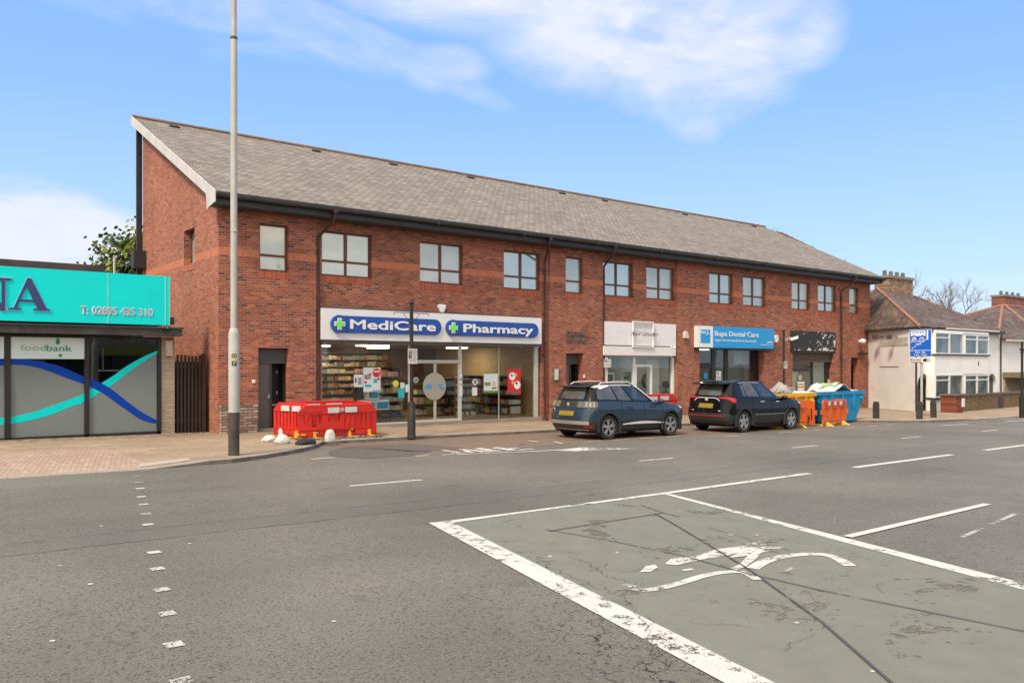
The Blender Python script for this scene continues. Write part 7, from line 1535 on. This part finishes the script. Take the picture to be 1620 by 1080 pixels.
    for (x, y, z) in belt:
        for r, f_ in enumerate((1, .90, .5, 0)):
            crown = (0, .035, .075, .085)[r]*(1 if x > x_scr-.3 else .4)
            xi = x if x < S_['x1']-.5 else lerp(x, min(x, S_['x1']-.42), 1-f_)
            xi = xi if x > S_['x0']+.3 else lerp(x, max(x, S_['x0']+.22), 1-f_)
            hz_ = interp_list(S_['hood'], xi)
            mb2rows[r].append((xi, y*f_, (z if r == 0 else max(z, hz_)+crown*(1 if r else 0)) if xi > x_scr-.5 else z+(.0 if r == 0 else .01)))
    mb.grid(mb2rows); mb.grid([mir(r) for r in mb2rows])
    body = mb.build('body', paint_, t, world=False, smooth=True, angle=32)
    sub = body.modifiers.new('soft', 'WEIGHTED_NORMAL') if False else None
    mb = MB(); mb.grid(G[:split+1]); mb.grid([mir(r) for r in G[:split+1]]); mb.build('lower_cladding', S_['cladmat'], t, world=False, smooth=True, angle=40)
    mb = MB(); mb.box(S_['x0']+.3, XR-Rw-.05, -levels[0][3]+.1, levels[0][3]-.1, .20, .45); mb.box(XR-Rw-.05, XF+Rw+.05, -.55, .55, .18, .9); mb.box(XR+Rw+.08, XF-Rw-.08, -levels[0][3]+.05, levels[0][3]-.05, .20, .45); mb.box(XF+Rw+.05, S_['x1']-.2, -levels[0][3]+.14, levels[0][3]-.14, .18, .42)
    mb.box(XR-.5, XR+.5, -.68, .68, .5, .95); mb.box(XF-.5, XF+.5, -.68, .68, .5, .85); mb.build('underbody', UNDER, t, world=False)
    # wheel arch lips
    for xc in (XR, XF):
        for s in (1, -1):
            mb = MB(); rows = [[], [], [], []]; n = 22 if not S_.get('square') else 22
            for i in range(n+1):
                a = -.30+(math.pi+.60)*i/n; w = RW+.0
                ro_, ri = Rw+S_['lip'], Rw+.05
                ca, sa = math.cos(a), math.sin(a)
                if S_.get('square'): k_ = 1/max(abs(ca)*.97, abs(sa)*.97, (abs(ca)+abs(sa))*.745); 
                else: k_ = 1
                for r, (rr, dy) in enumerate(((ri, -.10), (ri, .018), (ro_*min(k_, 1.06), .022), (ro_*min(k_, 1.06), -.02))):
                    x = xc-rr*ca; z = Rw+rr*sa; rows[r].append((x, -s*(interp_list(S_['plan'], x)*w+dy), max(.2, z)))
            mb.grid(rows); mb.build('wheel_arch', CARBLK, t, world=False, smooth=True, angle=40)
    # glasshouse
    ng = 4; rows = []
    gl = gh['levels']; cols = gh['cols']
    def gpt(l, c):   # l level index, c column (name, t)
        z, xr, xf, w, rr, rf2 = gl[l]; kind, tt = c
        if kind == 'r': return (xr+.05*tt*tt, -(w-rr)*tt, z-.012*tt*0)
        if kind == 'rc': a = math.pi/2*tt; return (xr+.05+rr*(1-math.cos(a)), -(w-rr)-rr*math.sin(a), z)
        if kind == 's': return (lerp(xr+.05+rr, xf-.12-rf2, tt), -w*(1-.02*tt), z)
        if kind == 'fc': a = math.pi/2*tt; return (xf-.12-rf2*(1-math.sin(a)), -(w*.98-rf2)-rf2*math.cos(a), z)
        return (xf-.12*tt*tt, -(w*.98-rf2)*tt, z)
    clist = [('r', 0), ('r', .5), ('r', .93), ('rc', .0001), ('rc', .35), ('rc', .7)]+[('s', x) for x in cols]+[('fc', .3), ('fc', .65), ('f', 1), ('f', .93), ('f', .5), ('f', 0)]
    # z of upper levels follows the roof curve
    def zz(l, p):
        x, y, z = p; return (x, y, z+(interp_list(gh['roofc'], x) if l >= 2 else interp_list(gh['beltc'], x) if l <= 1 else 0))
    GG = [[zz(l, gpt(l, c)) for c in clist] for l in range(len(gl))]
    PB = MB(); PANES = {}
    ns = 6
    for l in range(len(GG)-1):
        for i in range(len(clist)-1):
            q = [GG[l][i], GG[l][i+1], GG[l+1][i+1], GG[l+1][i]]; k0, t0_ = clist[i]; k1, t1_ = clist[i+1]; isg = False
            if l == 1:
                if k0 == 'r' and k1 == 'r' and t1_ <= .93: isg = True
                if k0 == 's' and k1 == 's' and any(a-1e-6 <= t0_ and t1_ <= b+1e-6 for a, b in gh['glass']): isg = True
                if k0 == 'f' and k1 == 'f' and t0_ <= .93: isg = True
            gi = next((g_ for g_, (a, b) in enumerate(gh['glass']) if k0 == 's' and a-1e-6 <= t0_ and t1_ <= b+1e-6), 0)
            for flip in (0, 1):
                key = (k0, gi if k0 == 's' else 0, flip if k0 == 's' else 0)
                (PANES.setdefault(key, MB()) if isg else PB).poly([(x, -y if flip else y, z) for x, y, z in q])
    for sx, sy in ((2.05, -.36), (2.05, .36), (1.15, -.38), (1.15, .38)):
        mb = MB(); mb.box(sx-.07, sx+.06, sy-.24, sy+.24, .9, gl[1][0]+.17); mb.box(sx-.04, sx+.05, sy-.12, sy+.12, gl[1][0]+.18, gl[1][0]+.32); mb.build('seat', SEAT, t, world=False, bevel=.03)
    mb = MB(); mb.box(2.62, 3.0, -.66, .66, 1.0, gl[1][0]-.0); mb.tube([(2.5+.02*math.sin(a), .36+.17*math.cos(a), gl[1][0]+.03+.12*math.sin(a)) for a in [i*.524 for i in range(13)]], .015, 5); mb.build('dashboard', SEAT, t, world=False)
    # roof skin
    rows = [GG[-1]]
    for f_, up in ((.8, .022), (.4, .040), (0, .045)): rows.append([(lerp(gl[-1][2]*.5+gl[-1][1]*.5, x, .35+.65*f_) if False else x, y*f_, z+up*(1 if True else 0)) for x, y, z in GG[-1]])
    PB.grid(rows); PB.grid([mir(r) for r in rows])
    bm_dedupe = PB.build('cabin_frame', S_['cabin'], t, world=False, smooth=True, angle=35)
    for key, mb in PANES.items(): mb.build({'r': 'rear_window', 'f': 'windscreen', 's': 'side_window'}[key[0]], FGLASS if key[0] == 'f' or (key[0] == 's' and key[1] == 2) else CG, t, world=False, smooth=False)
    for o in (bm_dedupe, body):
        bm = bmesh.new(); bm.from_mesh(o.data); bmesh.ops.remove_doubles(bm, verts=bm.verts, dist=.0008); bmesh.ops.recalc_face_normals(bm, faces=bm.faces); bm.to_mesh(o.data); bm.free()
        try: o.data.set_sharp_from_angle(angle=R(34))
        except Exception: pass
    def gline(l, c0, c1, off, r, nm, mat, dz=0, par=t, both=True):
        idx = [i for i, c in enumerate(clist) if c[0] == 's' and c0-1e-6 <= c[1] <= c1+1e-6]
        for s in ((1, -1) if both else (1,)):
            mb = MB(); mb.tube([(GG[l][i][0], (GG[l][i][1]-off)*s, GG[l][i][2]+dz) for i in idx], r, 6); mb.build(nm, mat, par, world=False, smooth=True)
    S_['extras'](t, dict(G=G, pt=pt, patch=patch, GG=GG, clist=clist, gline=gline, col=col_of, NC=NC, mir=mir, gl=gl))
    # wheels
    for xc in (XR, XF):
        for s in (1, -1):
            w = thing('x', '', '') if False else None
            yo = -s*(RW-.018); yi = -s*(RW-.235); mb = MB(); n = 28; sec = [(yi, Rw*.62), (yi, Rw*.93), (lerp(yi, yo, .12), Rw), (lerp(yi, yo, .88), Rw), (yo, Rw*.95), (yo-s*-.0, Rw*.80), (lerp(yi, yo, .94), Rw*.70), (lerp(yi, yo, .9), Rw*.66)]
            mb.grid([[(xc+r_*math.cos(2*math.pi*i/n), y, Rw+r_*math.sin(2*math.pi*i/n)) for i in range(n)] for y, r_ in sec], closed=True)
            wh = mb.build('wheel', TYRE, t, world=False, smooth=True, angle=30)
            mb = MB(); rr = Rw*.68; yf = lerp(yi, yo, .90)
            mb.grid([[(xc+r_*math.cos(2*math.pi*i/n), y, Rw+r_*math.sin(2*math.pi*i/n)) for i in range(n)] for y, r_ in ((yf, rr), (lerp(yi, yo, .96), rr*.99), (lerp(yi, yo, .96), rr*.93), (lerp(yi, yo, .5), rr*.88))], closed=True)
            for k in range(S_['spokes'][0]):
                for dd in S_['spokes'][1]:
                    a = 2*math.pi*k/S_['spokes'][0]+.35; a2 = a+dd; p0 = Vector((xc+.05*math.cos(a), yf, Rw+.05*math.sin(a))); p1 = Vector((xc+rr*.95*math.cos(a2), lerp(yi, yo, .93), Rw+rr*.95*math.sin(a2)))
                    d_ = (p1-p0); side = Vector((-d_.z, 0, d_.x)).normalized()*S_['spokes'][2]; th = Vector((0, s*.03, 0))
                    q = [p0+side*1.1, p0-side*1.1, p1-side*.8, p1+side*.8]; mb.poly(q)
                    for i in range(4): mb.poly([q[i], q[(i+1) % 4], q[(i+1) % 4]+th, q[i]+th])
            mb.tube([(xc, yf+s*.03, Rw), (xc, yf-s*.012, Rw)], .055, 12); mb.build('rim', RIMM, wh, world=False)
            mb = MB(); mb.tube([(xc, lerp(yi, yo, .45), Rw), (xc, lerp(yi, yo, .5), Rw)], rr*.97, 20); mb.build('brake_disc', M('wheel_dark', (.03, .03, .03), .6), wh, world=False)
    t.location = loc; t.rotation_euler = (0, math.atan(KS), rz); t.scale = (scale,)*3; BASE[t.name] = Vector(loc)
    return t
def car_paint(name, c):
    t = NT(name); t.b.inputs['Base Color'].default_value = (*c, 1); t.b.inputs['Metallic'].default_value = .1; t.b.inputs['Specular IOR Level'].default_value = .25; t.b.inputs['Roughness'].default_value = .3; t.b.inputs['Coat Weight'].default_value = 1; t.b.inputs['Coat Roughness'].default_value = .02
    n = t.noise(2.5, 5, t.pos('object'), .65); t.l.new(t.ramp(n, [(.35, .26), (.75, .48)]), t.b.inputs['Roughness']); P = t.pos('object'); z = t.xyz(P)[2]
    d = t.math('MULTIPLY', t.math('SUBTRACT', .62, z), 1.6, True); t.l.new(t.mix(t.math('MULTIPLY', d, t.ramp(t.noise(5, 5, P), [(.35, 0.), (.7, .5)])), c, (.10, .085, .07)), t.b.inputs['Base Color']); return t.mat
def common(t, c, lamp_col): pass
# --- blue crossover
def ex_blue(t, c):
    patch, gline, col, pt = c['patch'], c['gline'], c['col'], c['pt']
    SMOKE = M('smoked_lamp', (.16, .14, .13), .12, var=.25, vs=14); RED = M('lamp_red', (.28, .02, .015), .15)
    patch('tail_panel', 0, 3.2, 4.02, 5.0, CARBLK, .010)
    for o in patch('tail_light', 2.4, 8.3, 4.1, 4.92, SMOKE, .020, shape=lambda u: (4.1, 4.92) if u < .8 else (lerp(4.1, 4.45, (u-.8)/.2), 4.92)): pass
    for k in (0, 1, 2): patch('lamp_claw', 4.6+k*1.0, 4.9+k*1.0, 4.2, 4.85, M('lamp_pale', (.42, .38, .34), .2), .030)
    patch('number_plate', 0, 1.9, 2.75, 3.5, PLATEY, .022, n=4)
    patch('bumper_trim', 0, 5.6, 1.35, 1.95, M('bumper_silver', (.50, .47, .43), .4, metal=.4), .018)
    patch('rear_fog_lamp', 4.3, 6.6, .75, 1.2, RED, .016)
    patch('bumper_lower', 0, 5.4, .1, .28, M('bumper_silver', (1, 1, 1)), .012)
    mb = MB(); p, n = pt(0, 4.5); mb.obox(p+n*.02, (.012, .03, .045), Matrix.Identity(3)); mb.build('badge', CHR, t, world=False)
    x0, x1 = 1.28, 3.35
    for s in (1, -1):
        mb = MB(); n_ = 16; row0, row1 = [], []
        for i in range(n_+1):
            x = lerp(1.40, 3.18, i/n_); w_ = .935*interp_list(SB['plan'], x); th = .03*math.sin(math.pi*min(1, max(.08, i/n_)))+.008; zc = .43+.035*math.sin(math.pi*i/n_)
            row0.append((x, -s*(w_+.012), zc-th)); row1.append((x, -s*(w_+.005), zc+th))
        mb.grid([row0, row1]); mb.build('door_strip', CHR, t, world=False)
    for xs_ in (1.30, 2.22, 3.32):
        for s in (1, -1):
            mb = MB(); cc = col(xs_); pts = [pt(cc, l)[0]+pt(cc, l)[1]*.004 for l in (2.3, 3, 3.6, 4.2, 4.6, 5)]; mb.tube([(p.x, p.y*s, p.z) for p in pts], .0055, 4); mb.build('door_seam', UNDER, t, world=False)
    for xs_ in (1.65, 2.55):
        for s in (1, -1):
            p, n = pt(col(xs_)+.4, 4.15); mb = MB(); mb.tube([(p.x-.11, p.y*s-.02*s, p.z), (p.x, p.y*s-.045*s, p.z), (p.x+.11, p.y*s-.02*s, p.z)], .016, 6); mb.build('door_handle', CARBLK, t, world=False)
    gline(3, .0, .93, .008, .022, 'roof_line', M('bright_trim', (.78, .77, .75), .35), dz=-.035)
    GG, cl_ = c['GG'], c['clist']; ia = max(i for i, q in enumerate(cl_) if q[0] == 's')
    for s in (1, -1):
        mb = MB(); mb.tube([(GG[l][ia][0], (GG[l][ia][1]-.012)*s, GG[l][ia][2]-(.03 if l == 3 else 0)) for l in (3, 2, 1)], .020, 6); mb.build('pillar_trim', M('bright_trim', (1, 1, 1)), t, world=False, smooth=True)
        mb = MB(); mb.tube([(.72, -s*.60, 1.575), (.85, -s*.585, 1.635), (1.5, -s*.59, 1.665), (1.95, -s*.60, 1.655), (2.08, -s*.61, 1.60)], .017, 6); mb.build('roof_rail', M('bright_trim', (1, 1, 1)), t, world=False, smooth=True)
        mb = MB(); q = [(.40, -s*.645, 1.51), (.70, -s*.685, 1.45), (1.02, -s*.70, 1.53), (1.02, -s*.665, 1.575), (.60, -s*.645, 1.565)]; mb.poly(q); mb.poly([(x, y+s*.03, z) for x, y, z in q]); mb.grid([q+[q[0]], [(x, y+s*.03, z) for x, y, z in q+[q[0]]]]); mb.build('pillar_fin', M('bright_trim', (1, 1, 1)), t, world=False, fix=False)
        mb = MB(); mb.ball((2.98, -s*1.0, 1.075), (.10, .12, .075)); mb.box(2.93, 3.02, -s*.86, -s*.97, 1.0, 1.05); mb.build('door_mirror', CARBLK, t, world=False, smooth=True)
    mb = MB(); mb.prism([(.20, 1.525), (.21, 1.50), (.6, 1.52), (.6, 1.565)], (-.56, .56)); mb.build('spoiler', CARBLK, t, world=False, bevel=.01)
    mb = MB(); mb.tube([(.12, .05, 1.115), (.16, .25, 1.16), (.20, .42, 1.19)], .012, 5); mb.build('rear_wiper', UNDER, t, world=False)
    patch('headlight', c['NC']-9.6, c['NC']-5.5, 3.9, 4.8, M('headlamp', (.5, .5, .5), .1), .015); patch('grille', c['NC']-5, c['NC']-1, 2.0, 4.2, CARBLK, .012)
    patch('rear_reflector_glass', .0, .01, 4.9, 4.95, CARBLK, .02, both=False)
    mb = MB(); p = [(.135, -.25, 1.12), (.135, -.53, 1.14), (.27, -.50, 1.40), (.27, -.40, 1.41)]
    mb.poly([(x-.012, y, z) for x, y, z in p]); 
BLUEP = car_paint('blue_car_paint', (.020, .042, .060))
plan = [(0, 1), (.8, 1), (3.2, .995), (3.7, .975), (4.05, .94), (4.45, .90)]
SB = dict(x0=0, x1=4.45, xw=(.86, 3.535), wheel=.355, rw=.925, paint=BLUEP, cladmat=CARBLK, cabin=M('cabin_gloss_black', (.010, .010, .011), .25, spec=.3), plan=plan, lip=.115, clad=2, spokes=(5, (-.16, .16), .024), x_scr=3.15,
  levels=[(.27, .13, 4.36, .865, None), (.38, .06, 4.40, .905, None), (.56, .0, 4.44, .925, None), (.72, .02, 4.45, .925, None), (.90, .075, 4.43, .915, [(2.8, 0), (4.45, -.05)]), (1.10, .16, 4.30, .865, [(0, .01), (1.0, .01), (2.9, -.06), (3.4, -.08), (4.3, -.23)])],
  hood=[(0, 1.1), (3.1, 1.06), (3.5, 1.0), (4.1, .90), (4.4, .80)],
  gh=dict(levels=[(1.085, .17, 3.30, .82, .26, .25), (1.13, .19, 3.22, .80, .26, .25), (1.51, .36, 2.52, .66, .16, .18), (1.56, .44, 2.42, .62, .15, .16)], cols=[0, .06, .12, .20, .335, .37, .45, .60, .65, .74, .84, .93, 1],
    glass=[(.0, .335), (.37, .60), (.65, .93)], roofc=[(0, -.035), (.6, -.0), (1.3, .03), (1.9, .025), (2.6, -.03), (3, -.05)], beltc=[(0, .03), (.8, .03), (2.9, -.05), (3.3, -.05)]), extras=ex_blue)
build_car('blue_car', 'dark blue parked crossover car with silver roof rails in the lay-by', SB, (16.25, 18.18, gz(16.25)), 0, 1.02)
# --- black crossover
def ex_black(t, c):
    patch, gline, col, pt = c['patch'], c['gline'], c['col'], c['pt']
    RED = M('lamp_red_bright', (.62, .02, .02), .15)
    patch('tail_light', 2.9, 8.8, 4.35, 4.95, RED, .022, shape=lambda u: (4.72, 4.95) if u < .45 else (lerp(4.72, 4.2, min(1, (u-.45)/.25)), lerp(4.95, 4.8, (u-.45)/.55)))
    patch('chrome_bar', 0, 3.3, 4.72, 4.84, CHR, .030, shape=lambda u: (4.74, 4.86) if u < .72 else (lerp(4.74, 4.30, (u-.72)/.28), lerp(4.86, 4.45, (u-.72)/.28)), n=12)
    patch('number_plate', 0, 1.75, 3.25, 3.95, PLATEY, .020, n=4)
    patch('bumper_cladding', 0, 6.4, .6, 2.3, CARBLK, .012); patch('red_reflector_strip', 0, 4.5, 1.75, 1.92, M('reflector_red', (.72, .02, .02), .3), .022, n=12)
    mb = MB(); p, n = pt(0, 4.55); mb.obox(p+n*.02, (.012, .055, .038), Matrix.Identity(3)); mb.build('badge', CHR, t, world=False)
    patch('name_badge', 3.0, 3.6, 2.75, 2.9, CHR, .012); 
    for s in (1, -1):
        mb = MB(); n_ = 10; row0, row1 = [], []
        for i in range(n_+1): x = lerp(1.45, 3.15, i/n_); w_ = .93*interp_list(SB['plan'], x); row0.append((x, -s*(w_+.016), .565)); row1.append((x, -s*(w_+.014), .600))
        mb.grid([row0, row1]); mb.build('door_strip', CARBLK if False else M('door_strip_grey', (.16, .16, .16), .3, metal=.5), t, world=False)
    for xs_ in (1.42, 2.30, 3.35):
        for s in (1, -1):
            mb = MB(); cc = col(xs_); pts = [pt(cc, l)[0]+pt(cc, l)[1]*.004 for l in (2.0, 3, 3.6, 4.2, 4.6, 5)]; mb.tube([(p.x, p.y*s, p.z) for p in pts], .0055, 4); mb.build('door_seam', UNDER, t, world=False)
    for xs_ in (1.75, 2.65):
        for s in (1, -1):
            p, n = pt(col(xs_)+.4, 4.3); mb = MB(); mb.tube([(p.x-.10, p.y*s-.02*s, p.z), (p.x, p.y*s-.045*s, p.z+.004), (p.x+.10, p.y*s-.02*s, p.z)], .017, 6); mb.build('door_handle', CHR, t, world=False)
    gline(3, .13, .93, .010, .014, 'window_trim', CHR, dz=-.03)
    for s in (1, -1):
        mb = MB(); mb.ball((3.05, -s*1.0, 1.12), (.10, .12, .08)); mb.box(3.0, 3.09, -s*.86, -s*.97, 1.04, 1.10); mb.build('door_mirror', SB2['paint'], t, world=False, smooth=True)
        mb = MB(); mb.tube([(.80, -s*.60, 1.62), (.95, -s*.59, 1.68), (2.2, -s*.60, 1.68), (2.35, -s*.61, 1.64)], .016, 6); mb.build('roof_rail', CARBLK, t, world=False, smooth=True)
    mb = MB(); mb.prism([(.14, 1.60), (.15, 1.565), (.7, 1.585), (.7, 1.64)], (-.62, .62)); mb.build('spoiler', SB2['paint'], t, world=False, bevel=.012)
    mb = MB(); mb.tube([(.20, .0, 1.16), (.25, .22, 1.20), (.28, .40, 1.21)], .013, 5); mb.build('rear_wiper', UNDER, t, world=False)
    mb = MB(); mb.prism([(1.02, 1.655), (1.25, 1.66), (1.22, 1.72), (1.15, 1.73)], (-.012, .012)); mb.build('aerial_fin', SB2['paint'], t, world=False)
    patch('headlight', c['NC']-9.6, c['NC']-5.5, 3.9, 4.6, M('headlamp', (.5, .5, .5), .1), .015); patch('grille', c['NC']-5, c['NC']-1, 1.6, 4.0, CARBLK, .012)
BLKP = car_paint('black_car_paint', (.004, .004, .004)); BLKP.node_tree.nodes['Principled BSDF'].inputs['Coat Weight'].default_value = .55; BLKP.node_tree.nodes['Principled BSDF'].inputs['Specular IOR Level'].default_value = .1
SB2 = dict(SB); SB2.update(x1=4.60, xw=(.93, 3.62), wheel=.36, rw=.925, paint=BLKP, cabin=M('cabin_paint_black', (.008, .008, .009), .2, coat=.4, spec=.2), lip=.13, square=True, spokes=(5, (0.,), .052), extras=ex_black,
  plan=[(0, 1), (.8, 1), (3.3, .995), (3.8, .98), (4.15, .95), (4.6, .90)],
  levels=[(.29, .16, 4.50, .865, None), (.42, .07, 4.55, .905, None), (.58, .03, 4.58, .925, None), (.74, .07, 4.60, .925, None), (.95, .12, 4.56, .915, [(2.8, 0), (4.45, -.04)]), (1.15, .17, 4.42, .865, [(0, .02), (1.0, .0), (2.9, -.06), (3.5, -.09), (4.4, -.22)])],
  hood=[(0, 1.15), (3.2, 1.10), (3.6, 1.06), (4.3, .98), (4.5, .86)],
  gh=dict(levels=[(1.135, .19, 3.38, .82, .30, .25), (1.18, .21, 3.30, .80, .30, .25), (1.58, .42, 2.56, .67, .20, .18), (1.635, .50, 2.46, .63, .18, .16)], cols=[0, .07, .13, .19, .25, .28, .36, .48, .575, .625, .74, .84, .93, 1],
    glass=[(.19, .25), (.28, .575), (.625, .93)], roofc=[(0, -.03), (.6, 0), (1.3, .03), (1.9, .025), (2.6, -.03), (3, -.05)], beltc=[(0, .03), (.8, .03), (2.9, -.05), (3.3, -.05)]))
build_car('black_car', 'black parked crossover car with red tail lights in front of the yellow skip', SB2, (22.12, 17.78, gz(22.1)), 0, 1.02)
# ------------------------------------------------------------------ the other side of the street (seen mirrored in the shop windows)
def facade_row(name, label, x0, x1, v, h, mat, seed, shop=True):
    r_ = random.Random(seed); t = thing(name, label, 'building', ((x0+x1)/2, v, gz(x0)), 'buildings across the road'); n = max(2, int((x1-x0)/3.2)); st = (x1-x0)/n
    hs = [(x0+st*(i+.28), x0+st*(i+.72), 3.9, 5.3) for i in range(n)]+([(x0+st*(i+.08), x0+st*(i+.92), .3, 2.7) for i in range(n)] if shop else [(x0+st*(i+.25), x0+st*(i+.75), .8, 2.3) for i in range(n)])
    mb = MB(); mb_h = [(*q, -.15) for q in hs]; wall(mb, x0, x1, -1, h, v, mb_h); mb.poly([(x0, v, -1), (x0, v-8, -1), (x0, v-8, h), (x0, v, h)]); mb.poly([(x1, v, -1), (x1, v-8, -1), (x1, v-8, h), (x1, v, h)]); mb.build('wall', mat, t, fix=False)
    for q in hs: mb = MB(); mb.box(q[0], q[1], v-.17, v-.15, q[2], q[3]); mb.build('window', M('opposite_window', (.05, .055, .055), .1, var=.3), t)
    mb = MB(); mb.prism([(v+.4, h-.1), (v-4, h+2.6), (v-8.4, h-.1)], (x0-.2, x1+.2), axis='x'); mb.build('roof', M('opposite_roof', (.10, .085, .075), .85, var=.25), t)
    if shop: mb = MB(); mb.box(x0+.2, x1-.2, v, v+.15, 2.75, 3.5); mb.build('fascia_board', M('opposite_fascia_%d' % seed, tuple(r_.uniform(.05, .35) for _ in range(3)), .5), t)
TAN = M('tan_render', (.40, .33, .25), .85, var=.1); CRM = M('cream_render', (.55, .50, .42), .85, var=.08)
facade_row('opposite_shops', 'row of red brick shops with flats above across the road', -24, 2, -15, 6.0, BR, 1)
facade_row('opposite_shops', 'tan rendered shops with a dark roof across the road', 6, 30, -15.5, 6.2, TAN, 2)
facade_row('opposite_houses', 'cream rendered houses across the road', 35, 62, -17, 5.8, CRM, 3, shop=False)
for (x, y, s_, lb) in ((4, -22, 3, 'bare tree behind the gap between the brick and tan shops'), (33, -24, 8, 'bare tree behind the gap beside the cream houses'), (52, -27, 13, 'bare tree behind the cream houses')):
    bare_tree('street_tree', lb, (x, y, gz(x)), 14, .95, s_, 4, 4, 'bare trees across the road')

# litter and dead leaves caught along the kerb and in the alley
mb = MB()
for i in range(420):
    u = rnd.uniform(5.5, 36); k = rnd.random(); v = kerb_v(u)-abs(rnd.gauss(0, .10))-.02; z = gz(u)+.018
    if k > .75: v = kerb_v(u)+rnd.uniform(.1, 3.2); z = gz(u)+.115
    if k > .93: u = rnd.uniform(7.0, 8.0); v = rnd.uniform(23.9, 25); z = gp(u)+.012
    a = rnd.uniform(.012, .04); an = rnd.uniform(0, 3.14); d = Vector((math.cos(an), math.sin(an), rnd.uniform(-.3, .3)))*a; e = Vector((-math.sin(an), math.cos(an), rnd.uniform(-.2, .4)))*a*.6
    c = Vector((u, v, z)); mb.poly([c-d, c-e, c+d, c+e])
o = mb.build('dead_leaves', M('dead_leaf', (.13, .075, .04), .9, var=.5, vs=.8), None, world=None, fix=False); tag(o, 'dead leaves and grit scattered along the kerb of the lay-by', 'leaves', kind='stuff')
